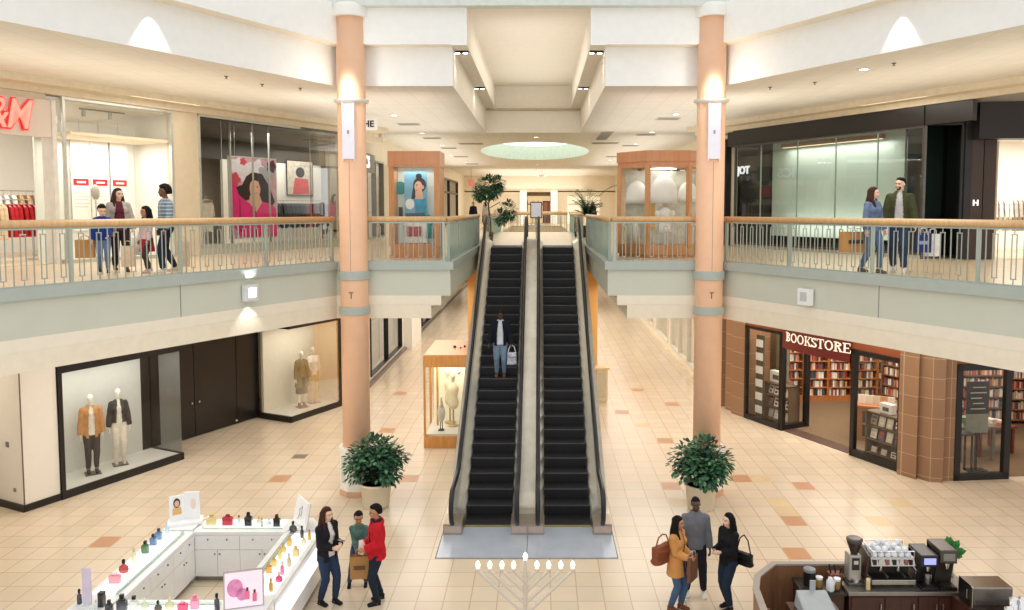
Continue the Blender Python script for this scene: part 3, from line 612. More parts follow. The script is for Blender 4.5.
bpy.data.scenes.remove(tmp_scene)
# ------------------------------------------------------------------ columns
def column(x, y, nm):
    r = struct(MB().lathe([(.325, .0), (.325, 11.3)], 40), 'column_'+nm, salmon); r.location = (x, y, 0); r['kind'] = 'structure'
    for p in r.data.polygons: p.use_smooth = len(p.vertices) == 4
    def part(mb, n, m, **k): return mb.build(n, m, r, **k)
    part(MB().lathe([(.42, 11.2), (.42, 11.42), (.36, 11.5)], 40), 'capital', white)
    part(MB().lathe([(.33, 9.23), (.40, 9.28), (.41, 9.33), (.30, 9.35)], 40), 'uplight_bowl', M('bowl_enamel', S(240, 236, 226), .4))
    part(MB().b(-.12, .12, -.37, -.31, 7.95, 9.2).b(-.14, -.12, -.38, -.31, 7.9, 9.22).b(.12, .14, -.38, -.31, 7.9, 9.22), 'light_panel', emis('column_light', S(232, 230, 240), .12))
    part(MB().b(-.02, .02, -.385, -.37, 8.52, 8.6), 'light_clip', grey)
    for z0, z1 in ((5.14, 5.35), (4.32, 4.51)):
        part(MB().lathe([(.33, z0), (.365, z0+.01), (.365, z1-.01), (.33, z1)], 40), 'band', sagelip, smooth=False)
    part(MB().b(-.004, .004, -.328, -.32, 5.36, 7.9), 'seam', joint)
    part(MB().tube([(0, -.33, 4.72), (0, -.33, 4.86)], .012, 6).tube([(-.05, -.335, 4.86), (.05, -.335, 4.86)], .014, 6), 'hook', darksteel)
    n = 8; oc = lambda q: [(q*math.cos(PI/8+k*PI/4), q*math.sin(PI/8+k*PI/4)) for k in range(n)]
    part(MB().prism(oc(.40), .14, 1.08).prism(oc(.43), 1.08, 1.16), 'plinth', white)
    part(MB().prism(oc(.42), 0, .14), 'plinth_base', M('plinth_stone', S(214, 172, 140), .4))
    mb = MB()
    for k in range(8):
        a = k*PI/4; mb.c(.371*math.cos(a), .371*math.sin(a), .62, .004, .2, .62, a)
    part(mb, 'plinth_inlay', M('plinth_inset', S(206, 210, 200), .5))
    return r
column(-4.13, 18.6, 'left'); column(4.25, 18.6, 'right')

# ------------------------------------------------------------------ railings
post_m = M('rail_post', S(176, 186, 176), .35, .4, var=.02); bar_m = M('rail_bar', S(172, 176, 166), .3, .6, var=.03)
panel_m = M('rail_panel_glass', S(164, 184, 170), .25, var=.03, scale=2)
rail_bar_mesh = None
def railing(label, A, B, mode='bars', step=.155, nposts=None, group='handrailed balustrades around the stairwell'):
    A, B = Vector(A), Vector(B); L_ = (B-A).length; d = (B-A)/L_; rz = math.atan2(d.y, d.x)
    t = thing('railing', label, 'railing', (A.x, A.y, F), rz, group)
    MB().tube([(.05, 0, 1.03), (L_-.05, 0, 1.03)], .066, 12).build('handrail', oak, t, smooth=True)
    MB().b(.05, L_-.05, -.02, .02, .935, .965).b(.05, L_-.05, -.025, .025, .0, .05).build('rail_channel', post_m, t)
    npo = nposts or max(1, round(L_/2.1))
    pm = MB().b(-.027, .027, -.03, .03, 0, .97)
    me = None
    for k in range(npo+1):
        if me is None: o = pm.build('post', post_m, t); me = o.data
        else: o = bpy.data.objects.new('post', me); col.objects.link(o); o.parent = t
        o.location = (min(max(L_*k/npo, .1), L_-.1), 0, 0)
    if mode == 'bars':
        nb = int(L_/step); m1 = m2 = None
        for k in range(1, nb):
            x = L_*k/nb
            if min(abs(x-L_*q/npo) for q in range(npo+1)) < .06: continue
            if k % 2:
                if m1 is None: o = MB().tube([(0, 0, .03), (0, 0, .95)], .0125, 6).build('bar', bar_m, t); m1 = o.data
                else: o = bpy.data.objects.new('bar', m1); col.objects.link(o); o.parent = t
            else:
                if m2 is None:
                    h = .04
                    o = MB().tube([(-h, 0, .86), (-h, 0, .14)], .011, 6).tube([(h, 0, .86), (h, 0, .14)], .011, 6).tube([(-h-.01, 0, .86), (h+.01, 0, .86)], .011, 6).tube([(-h-.01, 0, .14), (h+.01, 0, .14)], .011, 6).b(-.006, .006, -.006, .006, .86, .95).b(-.006, .006, -.006, .006, .03, .14).build('bar_loop', bar_m, t); m2 = o.data
                else: o = bpy.data.objects.new('bar_loop', m2); col.objects.link(o); o.parent = t
            o.location = (x, 0, 0)
    else:
        n = npo
        for k in range(n):
            MB().b(L_*k/n+.03, L_*(k+1)/n-.03, -.012, .012, .04, .94).build('infill_panel', panel_m, t)
        mb = MB(); q = int(L_/.3)
        for k in range(1, q): mb.b(L_*k/q-.008, L_*k/q+.008, -.02, .02, .04, .94)
        mb.build('panel_rib', post_m, t)
    return t
g = None
railing('long wooden-topped railing running from under the red sign shop to the peach column', (-9.6, 9.52), (-4.62, 18.77), nposts=5, group=g)
railing('short railing between peach column and stairwell corner, in front of the poster kiosk', (-4.56, 18.77), (-1.93, 18.77), nposts=1, group=g)
railing('railing with solid sage panels beside the descending escalator, on the ficus side', (-1.93, 18.8), (-1.93, 28.3), 'panel', nposts=4, group=g)
railing('short railing between stairwell corner and column, in front of the white dress kiosk', (1.93, 18.77), (4.56, 18.77), nposts=1, group=g)
railing('railing with solid sage panels beside the empty escalator, on the palm side', (1.93, 18.8), (1.93, 28.3), 'panel', nposts=4, group=g)
railing('long wooden-topped railing in front of the strolling couple and dark shopfront', (4.62, 18.77), (9.6, 9.52), nposts=5, group=g)
railing('far paneled railing along the landing behind the ficus tree', (-1.93, 31.), (-1.93, 44.), 'panel', nposts=5, group=g)
railing('far paneled railing along the landing beside the palm', (1.93, 31.), (1.93, 44.), 'panel', nposts=5, group=g)
railing('far cross railing closing the landing behind the blank sign stand', (-1.85, 44.1), (1.85, 44.1), step=.2, nposts=2, group=g)
railing('farthest cross railing on the other side of the second opening', (-1.9, 58), (1.9, 58), step=.25, nposts=2, group=g)

# ------------------------------------------------------------------ escalators
Y1, Y2 = 17.2, 26.78
def nose(y): return 0. if y < Y1 else (F if y > Y2 else (y-Y1)/(Y2-Y1)*F)
def path(y0, y1, n=40):
    return [(y0+(y1-y0)*k/n, nose(y0+(y1-y0)*k/n)) for k in range(n+1)]
PTH = sorted(set(path(16.5, 17.0, 2)+[(17.1, .02), (17.3, .09), (17.5, nose(17.5))]+path(17.8, 26.3, 10)+[(26.6, F-.13), (26.8, F-.04), (27.0, F)]+path(27.1, 27.75, 2)))
tread = M('step_tread', S(36, 36, 41), .5, .1, var=.15); riser = M('step_riser', S(14, 14, 17), .5, var=.2); nosing = M('step_nosing', S(92, 92, 98), .35, .5)
def escal(x0, label):
    t = thing('escalator', label, 'escalator', (x0, 16.5, 0))
    def loc(mb): return mb
    T = Matrix.Translation((-x0, -16.5, 0))
    def nb(): return MB(T)
    # steps: each one its own part
    me = None
    for k in range(0, 24):
        if me is None:
            mb = MB().mat(0).b(-.505, .505, 0, .4, -.012, 0).mat(1).b(-.505, .505, .004, .4, -.32, -.012).mat(2).b(-.505, .505, -.004, .022, -.016, .003)
            for q in range(24): mb.mat(1).b(-.5+q*.0417, -.49+q*.0417, 0.03, .4, 0, .003)
            o = mb.build('step', [tread, riser, nosing], t); me = o.data
        else: o = bpy.data.objects.new('step', me); col.objects.link(o); o.parent = t
        o.location = (0, Y1-.05+k*.4-16.5, (k+1)*F/24)
    MB().b(-.505, .505, .1, .7, -.05, .012).build('landing_step', tread, t)
    mb = MB()
    for q in range(24): mb.b(-.5+q*.0417, -.485+q*.0417, .1, .7, .012, .018)
    mb.build('tread_groove', riser, t)
    MB().b(-.505, .505, 10.35, 11.2, F-.05, F+.004).build('upper_landing_step', tread, t)
    MB().b(-.51, .51, -.02, .1, -.0, .014).build('comb_plate', M('comb_plate', S(186, 176, 130), .35, .7), t)
    for s_ in (-1, 1):
        inner = s_*.51; px = s_*.70 if s_*x0 > 0 else s_*.645
        xx = lambda v: v
        # skirt and inner deck
        nb2 = MB(Matrix.Translation((0, -16.5, 0)))
        a, b_ = (inner, px)
        nb2.run(PTH, [(a, -.25), (a, .1), (a+s_*.02, .13), (b_, .24), (b_, -.25)])
        nb2.build('skirt', M('skirt_steel', S(222, 220, 212), .33, .75, var=.06, scale=3), t)
        outer = s_*x0 > 0
        e = s_*.90 if outer else s_*.86
        nb2 = MB(Matrix.Translation((0, -16.5, 0)))
        nb2.run(PTH, [(px+s_*.001, -.25), (px+s_*.001, .235), (e, .235), (e, -.25)])
        nb2.build('outer_deck', M('deck_steel', S(204, 202, 194), .36, .7, var=.1, scale=3), t)
        if outer:
            nb2 = MB(Matrix.Translation((0, -16.5, 0)))
            lo = [(y, z) for y, z in PTH if y > 17.4]
            nb2.run(lo, [(e-s_*.04, -.25), (e, -.25), (e, -.95), (e-s_*.04, -.95)])
            nb2.build('side_cladding', M('cladding', S(204, 198, 186), .4, .3), t)
        # balustrade panel and handrail
        hp = []
        for k in range(9):
            a = math.radians(-75+k*-(-1)*0) if False else math.radians(250-20*k)
            hp.append((16.12+.36*math.cos(a), .62+.36*math.sin(a)))
        hp += [(16.6, .98), (17.0, .98), (17.25, 1.02)]+[(y, z+.98) for y, z in path(17.5, 26.5, 6)]+[(26.8, F+.96), (27.1, F+.98), (28.3, F+.98)]
        for k in range(9):
            a = math.radians(90-20*k); hp.append((28.4+.36*math.cos(a), F+.62+.36*math.sin(a)))
        MB(Matrix.Translation((px, -16.5, 0))).tube([(0, y, z) for y, z in hp], .05, 10).build('handrail', rubber, t, smooth=True)
        MB(Matrix.Translation((px, -16.5, 0))).tube([(0, y+(.05 if y < 16.2 else -.05 if y > 28.3 else 0), z-.05) for y, z in hp], .022, 6).build('handrail_track', steel, t, smooth=True)
        base = [(16.25, .1), (16.7, .2)]+[(y, z+.2) for y, z in PTH if 17.0 < y < 27.1]+[(27.8, F+.1), (28.2, F+.1)]
        n = len(base); vs = []; fs = []
        def hz(y):
            for (ya, za), (yb, zb) in zip(hp[8:-9], hp[9:-8]):
                if ya <= y <= yb and yb > ya: return za+(zb-za)*(y-ya)/(yb-ya)
            return hp[8][1] if y < 17 else F+.98
        for y, z in base: vs += [(px-.012, y-16.5, z), (px+.012, y-16.5, z), (px-.012, y-16.5, hz(y)-.05), (px+.012, y-16.5, hz(y)-.05)]
        for i in range(n-1):
            a = i*4; b_ = a+4; fs += [(a, b_, b_+2, a+2), (a+1, a+3, b_+3, b_+1), (a+2, b_+2, b_+3, a+3)]
        MB().add(vs, fs).build('balustrade_panel', glass('balustrade_glass', (.82, .85, .84), .1), t)
        x_a, x_b = sorted((inner, e))
        MB().b(x_a, x_b, -.42, .15, 0, .24).build('newel_base', M('newel_base', S(172, 160, 146), .3, .8), t)
        MB().quad((x_a+.02, -.43, .06), (x_b-.02, -.43, .06), (x_b-.02, -.43, .2), (x_a+.02, -.43, .2)).build('newel_plate', M('newel_plate', S(204, 182, 166), .35, .5), t)
    return t
escal(-.86, 'escalator carrying the man with the white bag, beside the glass showcase')
escal(.86, 'empty escalator with bare black steps, beside the palm side of the stairwell')
MB().b(-1.77, -.004, 15.0, 16.48, .0, .016).b(.004, 1.77, 15.0, 16.48, 0., .016)
pl = MB().b(-1.77, -.006, 15.0, 16.48, .0, .012).b(.006, 1.77, 15.0, 16.48, 0., .012)
struct(pl, 'floor_landing_plate', M('landing_plate', S(190, 200, 214), .3, .25, var=.06, scale=3))
struct(MB().b(-1.79, 1.79, 14.98, 16.5, -.02, .004), 'floor_landing_seam', M('seam_dark', S(90, 96, 100), .5))
struct(MB().b(-2.3, 2.3, 27.8, 30.6, 0, 4.9), 'wall_escalator_pier', M('pier_paint', S(238, 184, 104), .5, var=.02))
struct(MB().b(-1.72, 1.72, 27.0, 27.8, 3.0, 4.9), 'wall_escalator_head', M('pier_paint'))

# ------------------------------------------------------------------ corridor walls
def win_wall(nm, x, sgn, y0, y1, z0, z1, opens, mat, thick=.2):
    """wall along y at x, with openings (ya, yb, za, zb); sgn = side the rooms lie on"""
    mb = MB(); xa, xb = sorted((x, x+sgn*thick)); ys = y0
    for ya, yb, za, zb in opens:
        mb.b(xa, xb, ys, ya, z0, z1)
        if za > z0: mb.b(xa, xb, ya, yb, z0, za)
        if zb < z1: mb.b(xa, xb, ya, yb, zb, z1)
        ys = yb
    mb.b(xa, xb, ys, y1, z0, z1)
    return struct(mb, nm, mat)
LO = [(30.5, 37.3, .25, 2.95), (41.2, 52, .2, 2.9), (55, 66, .2, 2.9)]
win_wall('wall_left_corridor_lower', -6.36, -1, 28.4, 76, 0, 4.2, LO, white)
RO = [(31., 37.3, .3, 3.0), (38.2, 42, .3, 3.0), (43, 50, .3, 3.), (52, 62, .3, 3.)]
win_wall('wall_right_corridor_lower', 6.52, 1, 27.6, 76, 0, 4.2, RO, creamw)
LU = [(28.9, 33.6, F+.1, 8.75), (36.6, 43.5, F+.1, 8.7), (46.5, 64, F+.1, 9.0)]
win_wall('wall_left_corridor_upper', -6.4, -1, 28.4, 76, F, HC, LU, creamw)
RU = [(28.5, 33, F+.1, 9.0), (36, 46, F+.1, 8.9), (49, 60, F+.1, 8.9)]
win_wall('wall_right_corridor_upper', 6.9, 1, 27.5, 76, F, HC, RU, creamw)
peach = M('end_wall', S(244, 232, 210), .6, var=.03)
struct(MB().b(-18, 18, 76, 76.2, 0, HC+.3), 'wall_far', peach)
struct(MB().b(-7, -2.2, 70, 70.3, F, 8.4).b(2.2, 7, 70, 70.3, F, 8.4).b(-7, 7, 70, 70.3, 8.3, HC), 'wall_far_upper', peach)
struct(MB().b(-7, 7, 75.2, 75.6, 0, 4.2), 'wall_far_lower', M('far_lower', S(226, 214, 196), .6))
struct(MB().b(-2.2, -.9, 70, 70.3, F, 8.4).b(1.2, 2.2, 70, 70.3, F, 8.4), 'wall_far_middle', peach)
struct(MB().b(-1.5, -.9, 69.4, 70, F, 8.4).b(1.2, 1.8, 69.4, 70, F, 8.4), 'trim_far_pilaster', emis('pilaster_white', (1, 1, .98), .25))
struct(MB().b(-.9, 1.2, 73, 73.1, F, 8.0), 'window_far', emis('far_shop', S(255, 222, 168), .7))
mb = MB()
for k in range(4): mb.b(-.9+k*.5, -.86+k*.5, 72.8, 73, F, 7.6)
struct(mb.b(-.9, 1.2, 72.8, 73, 7.2, 7.3), 'window_far_mullion', M('brown_mullion', S(120, 66, 50), .5))
t = thing('wall_cabinet', 'red-brown glazed cabinet at the far end behind the blank sign stand', 'cabinet', (.55, 71.5, F))
MB().b(-.05, .95, 0, .4, 0, 2.0).build('carcass', M('cabinet_redbrown', S(128, 56, 48), .5), t)
for k in range(2): MB().b(.02+k*.46, .40+k*.46, -.02, 0, 1.0, 1.9).build('door', M('cabinet_pane', S(196, 130, 110), .3), t)
for k, x in enumerate((3.3, 4.9)):
    struct(MB().b(x-.6, x+.6, 69.96, 70.0, F, 7.9), 'window_far_%d' % (k+1), emis('far_shop_pale', S(255, 236, 206), .6))
    struct(MB().b(x-.55, x+.55, 69.9, 69.96, 6.5, 6.56).b(x-.55, x+.55, 69.9, 69.96, 7.2, 7.26), 'trim_far_shelf_%d' % (k+1), MATS['brown_mullion'])
shop_in = M('shop_wall', S(240, 230, 212), .6, var=.03); shop_fl = M('shop_floor', S(214, 196, 168), .4)
def room(nm, x0, x1, y0, y1, z0, z1, wm=None, m=None, open_='none', ceil_m=None):
    """a plain shop interior: floor, ceiling, rear and two end walls"""
    mb = MB(m); t = .08
    mb.mat(1).b(x0, x1, y0, y1, z0-.02, z0+.012).mat(2).b(x0, x1, y0, y1, z1, z1+t).mat(0)
    if open_ != '-x': mb.b(x0-t, x0, y0, y1, z0, z1)
    if open_ != '+x': mb.b(x1, x1+t, y0, y1, z0, z1)
    if open_ != '-y': mb.b(x0, x1, y0-t, y0, z0, z1)
    mb.b(x0, x1, y1, y1+t, z0, z1) if open_ != '+y' else None
    return struct(mb, nm, [wm or shop_in, shop_fl, ceil_m or white])
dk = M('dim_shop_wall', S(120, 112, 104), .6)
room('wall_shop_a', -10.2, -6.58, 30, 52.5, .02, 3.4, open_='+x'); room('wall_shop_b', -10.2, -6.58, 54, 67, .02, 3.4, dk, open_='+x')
room('wall_shop_c', 6.74, 10., 30.5, 63, .02, 3.4, open_='-x')
room('wall_shop_d', -10.6, -6.62, 36.5, 45, F, 9.3, open_='+x'); room('wall_shop_e', -10.6, -6.62, 46, 65, F, 9.3, open_='+x')
room('wall_shop_f', 7.12, 10.6, 34, 62, F, 9.3, open_='-x')
def vwin(n, x, ya, yb, za, zb, cols, frame, gl, fw=.06, trans=None, dep=.1):
    """a shop window in a corridor wall: frame with mullions and its panes"""
    mb = MB(); mb.b(x-dep, x+dep, ya, yb, za, za+fw).b(x-dep, x+dep, ya, yb, zb-fw, zb)
    for k in range(cols+1):
        y = ya+(yb-ya)*k/cols; mb.b(x-dep, x+dep, y-fw/2, y+fw/2, za, zb)
    if trans: mb.b(x-dep, x+dep, ya, yb, trans-fw/2, trans+fw/2)
    o = struct(mb, 'window_%d' % n, frame)
    struct(MB().quad((x, ya, za), (x, yb, za), (x, yb, zb), (x, ya, zb)), 'pane', gl, o)
    return o
blueglass = glass('blue_shop_glass', (.86, .93, .97), .16)
wfr = M('white_frame', S(232, 228, 218), .4)
vwin(1, -6.4, 30.5, 37.3, .25, 2.95, 2, black, blueglass); vwin(2, -6.4, 41.2, 52, .2, 2.9, 4, black, darkg); vwin(3, -6.4, 55, 66, .2, 2.9, 4, black, darkg)
for k, o in enumerate(RO): vwin(4+k, 6.56, *o, 3 if k != 1 else 1, wfr, clear)
for k, o in enumerate(LU): vwin(8+k, -6.45, *o, 3, black if k == 2 else grey, clear, .12 if k == 2 else .06, 8.0 if k == 2 else None)
for k, o in enumerate(RU): vwin(11+k, 6.95, *o, 3, black, clear, .1)
# low shutters behind the bluish window, lower corridor
shut = M('shutter_cream', S(232, 226, 214), .5)
mb = MB()
for k in range(4): mb.b(-6.75, -6.7, 30.7+k*1.65, 32.2+k*1.65, .3, 2.1)
tag(mb.build('folding_screen', shut), 'cream folding screen standing behind the bluish corridor shop window', 'screen')
mb = MB()
mb.b(-6.36, -5.95, 38, 41, 0, 4.2); struct(mb, 'wall_left_pier', white)
struct(MB().b(-6.36, -6.2, 28.3, 76, 0, .12), 'baseboard_left', M('stone_base', S(120, 110, 100), .4))
struct(MB().b(6.36, 6.52, 27.6, 76, 0, .12), 'baseboard_right', creamw)
# ------------------------------------------------------------------ shop row on the west side, lower level (frame LM: x along the row, y into the shops)
def lm(): return MB(LM)
def rm(): return MB(RM)
def rb(): return MB(RMb)
def framed(n, fr, mat, x0, x1, y, z0, z1, gl, fw=.07, cols=1, fd=.08, sill=None, head=None):
    """an upright shop window: frame in plane y, panes between; fr = mesh collector factory"""
    mb = fr(); mb.b(x0, x1, y-fd/2, y+fd/2, z0, z0+(sill or fw)).b(x0, x1, y-fd/2, y+fd/2, z1-(head or fw), z1)
    for k in range(cols+1):
        x = x0+fw/2+(x1-x0-fw)*k/cols; w_ = fw if k in (0, cols) else fw*.5
        mb.b(x-w_/2, x+w_/2, y-fd/2, y+fd/2, z0, z1)
    o = struct(mb, 'window_%d' % n, mat)
    struct(fr().quad((x0, y, z0), (x1, y, z0), (x1, y, z1), (x0, y, z1)), 'pane', gl, o); return o
lightwall = M('display_wall', S(214, 214, 206), .6, var=.02); platm = M('display_floor', S(226, 222, 212), .5, var=.02)
struct(lm().b(-.84, -.02, .02, 2.6, 0, 4.2), 'wall_left_pillar', M('pillar_paint', S(238, 232, 220), .5, var=.01))
struct(lm().b(-.86, -.0, -.01, .02, 0, .16).b(-.88, -.84, -.01, 2.6, 0, .16), 'baseboard_left_pillar', black)
struct(lm().b(-.848, -.832, .0, .03, .16, 4.0), 'trim_pillar_corner', M('corner_line_brown', S(110, 92, 76), .5))  # brown strip drawn as the dark line along the pillar's corner
struct(lm().b(-.86, -.84, .5, .6, 1.42, 1.54).b(-.86, -.84, .3, .38, .42, .5), 'trim_pillar_socket', grey)
# display window nearest the pillar
struct(lm().b(0, 3.35, .0, 1.3, 0, .17), 'floor_display_a', [platm]); struct(lm().b(0, 3.38, -.03, .02, 0, .19).b(3.3, 3.38, -.03, 1.35, 0, .19), 'trim_display_a', black)
struct(lm().b(.05, 3.05, 1.2, 1.3, .17, 3.1), 'wall_display_a', lightwall)
struct(lm().b(0, .08, .02, 1.3, .17, 3.1), 'wall_display_a_end', lightwall)
struct(lm().b(3.05, 3.3, 1.2, 1.3, .17, 3.1), 'trim_display_back', black)
struct(lm().b(0, 3.4, -.02, 1.4, 2.98, 4.2), 'wall_display_a_head', black)
struct(lm().b(-.0, .09, -.04, .04, 0, 3.0), 'trim_display_a_post', black)
o = struct(lm().quad((.05, .0, .19), (3.34, 0, .19), (3.34, 0, 3.0), (.05, 0, 3.0)), 'window_20', glass('display_glass', (.97, .98, .96), .03))
struct(lm().quad((3.34, 0, .19), (3.34, 1.3, .19), (3.34, 1.3, 3.0), (3.34, 0, 3.0)), 'window_21', glass('dim_side_glass', (.3, .3, .29), -.16))
# recessed dark doors
struct(lm().b(3.3, 7.6, 1.5, 1.7, 0, 4.2), 'wall_left_recess', blackp)
for k, (a, b_) in enumerate([(3.36, 5.0), (5.02, 6.6), (6.62, 7.5)]):
    o = struct(lm().b(a, b_, 1.44, 1.5, .02, 3.2), 'door_%d' % (k+1), blackp, bevel=.006)
    if k < 2:
        x = b_-.12 if k == 0 else a+.12
        struct(lm().lathe([(.05, 0), (.05, .01)], 12).b(0, 0, 0, 0, 0, 0) if False else lm().ball((x, 1.40, 1.05), .04), 'door_knob', chrome, o)
struct(lm().ball((6.55, 1.42, .12), .04), 'door_stop', steel).__setitem__('kind', 'structure')
# display window beside the doors
struct(lm().b(7.45, 10.2, 0, 1.3, 0, .17), 'floor_display_b', platm); struct(lm().b(7.42, 10.2, -.03, .02, 0, .19).b(7.42, 7.5, -.03, 1.45, 0, .19), 'trim_display_b', black)
struct(lm().b(7.5, 10.2, 1.2, 1.3, .17, 3.1), 'wall_display_b', M('display_wall_warm', S(232, 226, 210), .6, var=.02))
struct(lm().b(7.42, 10.3, -.02, 1.4, 3.0, 4.2), 'wall_display_b_head', black)
struct(lm().b(9.75, 10.2, 0, .06, .17, 3.0), 'trim_display_b_post', black)
struct(lm().b(10.2, 10.4, -.02, 1.4, 0, 4.2), 'wall_left_corner', M('display_wall_warm'))
struct(lm().quad((7.48, 0, .19), (9.75, 0, .19), (9.75, 0, 3.0), (7.48, 0, 3.0)), 'window_22', MATS['display_glass'])
struct(lm().quad((7.48, 0, .19), (7.48, 1.45, .19), (7.48, 1.45, 3.0), (7.48, 0, 3.0)), 'window_23', glass('milky_side_glass', (.95, .94, .9), .06))
struct(lm().b(7.3, 7.48, 1.46, 1.5, 0, 4.2), 'trim_recess_end', black)
# open shop beyond the pillar, at the picture's edge
struct(lm().b(-6, -.84, 3.2, 3.3, 0, 4.2), 'wall_left_open_shop', shop_in); struct(lm().b(-6, -5.9, 0, 3.2, 0, 4.2), 'wall_left_open_shop_end', shop_in)
struct(lm().b(-7, 11, 3.4, 3.5, 0, 4.2), 'wall_left_rear_lower', shop_in)

# ------------------------------------------------------------------ west side, upper level
UPW = M('upper_wall', S(224, 210, 184), .6, var=.03)
struct(lm().b(-7, -.0, 0, .15, 9.25, HC).b(0, 12.3, 0, .15, 9.4, HC).b(3.32, 4.15, 0, .2, F, 9.4).b(10., 10.6, 0, .2, F, 9.4).b(10.6, 12.4, 0, .2, 9.2, HC), 'wall_left_upper', UPW)
struct(lm().b(-8, 12., -.55, .0, HC-.16, HC).b(-8, 12., -.12, .0, HC-.3, HC-.16), 'trim_cornice_left', M('cornice', S(226, 212, 186), .6))
struct(lm().b(4.15, 10., -.02, .12, F, F+.22).b(.3, 3.3, -.02, .12, F, F+.08), 'baseboard_left_upper', M('stone_sill', S(196, 196, 182), .4))
# sign board, post and the open entrance of the red-sign shop
struct(lm().b(-4, .12, -.08, .1, 8.42, 9.26), 'wall_left_fascia', M('sign_board', S(222, 208, 196), .4, var=.01))
struct(lm().b(.06, .16, -.1, .3, F, 9.26), 'trim_shop_post', M('post_white', S(226, 222, 214), .3))
red = M('sign_red', S(226, 46, 40), .4, emit=.6, ecol=S(226, 30, 30)); pink = M('sign_pink', S(255, 170, 155), .4, emit=.5, ecol=S(255, 150, 135))
t = thing('shop_sign', 'red-edged pink slanted letters on the beige fascia of the bright shop', 'sign', at(LM, -.95, -.1, 8.84), AL)
t0 = lambda c: (c.x*.72-.2, -.02-c.z, c.y)
text_mb(MB(), 'H&M', .92, t0, .04, .28, .035, .92).build('letters_edge', red, t)
text_mb(MB(), 'H&M', .92, lambda c: (c.x*.72-.2, -.05-c.z, c.y), .02, .28, .004, .92).build('letters_face', pink, t)
# bright shop interior and its corner window
brightw = M('bright_shop_wall', S(246, 242, 234), .5, var=.01)
mb = lm(); mb.mat(1).b(-6, 3.4, .1, 6, F, F+.012).mat(0).b(-6, 3.4, 6, 6.1, F, 9.3).b(-6.1, -6, 0, 6.1, F, 9.3).b(3.4, 3.5, .15, 6, F, 9.4).b(-6, 3.4, .12, 6, 9.3, 9.38)
struct(mb, 'wall_left_bright_shop', [brightw, shop_fl])
struct(lm().b(.62, 3.3, 1.5, 1.56, F, 9.0), 'wall_left_window_backdrop', M('backdrop_white', S(248, 246, 240), .5, var=.01))
struct(lm().b(.62, 3.4, .1, 1.5, 8.55, 8.62), 'ceiling_window_soffit', M('soffit_peach', S(250, 232, 208), .6))
wf = M('window_alu', S(206, 208, 202), .3, .5)
struct(lm().b(.36, .42, -.04, .04, F, 9.35).b(3.27, 3.33, -.04, .06, F, 9.4).b(.36, 3.3, -.03, .04, 9.33, 9.4), 'window_24', wf)
struct(lm().quad((.4, 0, F), (3.3, 0, F), (3.3, 0, 9.35), (.4, 0, 9.35)), 'window_25', clear)
struct(lm().quad((.2, .9, F), (.4, 0, F), (.4, 0, 9.35), (.2, .9, 9.35)), 'window_26', greeng)
# second upper shop: dark ceiling, poster in the window
mb = lm(); mb.mat(1).b(4.1, 10.7, .1, 6.4, F, F+.012).b(10.7, 15, 2.4, 6.4, F, F+.012).mat(0).b(4.1, 15, 6.4, 6.5, F, 9.4).b(4.0, 4.1, .1, 6.4, F, 9.4).b(15, 15.1, 2.4, 6.4, F, 9.4).mat(2).b(4.1, 10.7, .1, 6.4, 9.3, 9.38).b(10.7, 15, 2.4, 6.4, 9.3, 9.38).b(4.1, 15., 5., 5.1, 8.6, 9.3)
struct(mb, 'wall_left_poster_shop', [M('poster_shop_wall', S(206, 196, 178), .6), shop_fl, M('dark_ceiling', S(84, 78, 72), .7)])
struct(lm().b(9.4, 14.6, 4.9, 5., F, 8.6), 'wall_left_poster_shop_panel', M('panel_white', S(246, 240, 226), .5, var=.01))
framed(27, lm, wf, 4.15, 10.0, 0, F+.22, 9.4, clear, .06, 1)
struct(lm().b(8.1, 10., -.04, .0, 9.33, 9.42), 'trim_window_head', black)
for k, x in enumerate((5.0, 5.4, 6.15, 6.9, 8.6, 9.6)):
    struct(lm().tube([(x, .05+.1*(k % 2), F+.2), (x, .05+.1*(k % 2), 9.3)], .03 if k in (1, 2, 3) else .012, 8), 'window_%d_mullion' % (40+k), M('mullion_grey', S(176, 174, 168), .45, .3), smooth=True)

# ------------------------------------------------------------------ east side, upper level: dark shopfront
struct(rm().b(-11, -2.2, .0, .15, 9.38, HC).b(-11.5, -9.5, .1, .3, 9.2, HC), 'wall_right_upper', UPW)
struct(rm().b(-11.5, 2, -.5, .0, HC-.16, HC).b(-11.5, 2, -.12, .0, HC-.3, HC-.16), 'trim_cornice_right', M('cornice'))
struct(rm().b(-9.5, -2.2, -.08, .12, 8.9, 9.4).b(-9.9, -9.5, .02, .3, 8.9, 9.4).b(-2.2, -.9, -.05, .1, 8.9, 9.4), 'wall_right_header', blackp)
framed(50, rm, darksteel, -9.45, -2.2, 0, F+.1, 8.9, glass('shopfront_glass', (.84, .9, .88), .07), .05, 1, head=.05)
for k, x in enumerate((-8.2, -6.6, -5.1, -3.65)): struct(rm().b(x-.012, x+.012, -.02, .02, F+.1, 8.9), 'window_%d_mullion' % (60+k), M('silicone_joint', S(150, 168, 160), .3))
mb = rm(); mb.mat(1).b(-10.3, -2.1, .1, 1.7, F, F+.012).mat(0).b(-10.3, -2., 1.7, 1.8, F, 9.3).b(-10.4, -10.3, .3, 1.7, F, 9.3).mat(0).b(-10.3, -2, .1, 1.7, 9.3, 9.38)
struct(mb, 'wall_right_dark_shop', [M('dark_shop_wall', S(46, 44, 42), .5), M('dark_shop_floor', S(150, 132, 110), .4)])
struct(rm().b(-8.55, -3.45, .8, .9, F+.4, 8.95), 'wall_right_milk_panel', M('milk_panel', S(206, 220, 208), .35, var=.02))
t = thing('ceiling_lamp', 'long warm linear lamp behind the dark shopfront, above the pale panel', 'lamp', at(RM, -5.9, .55, 8.74), -AL)
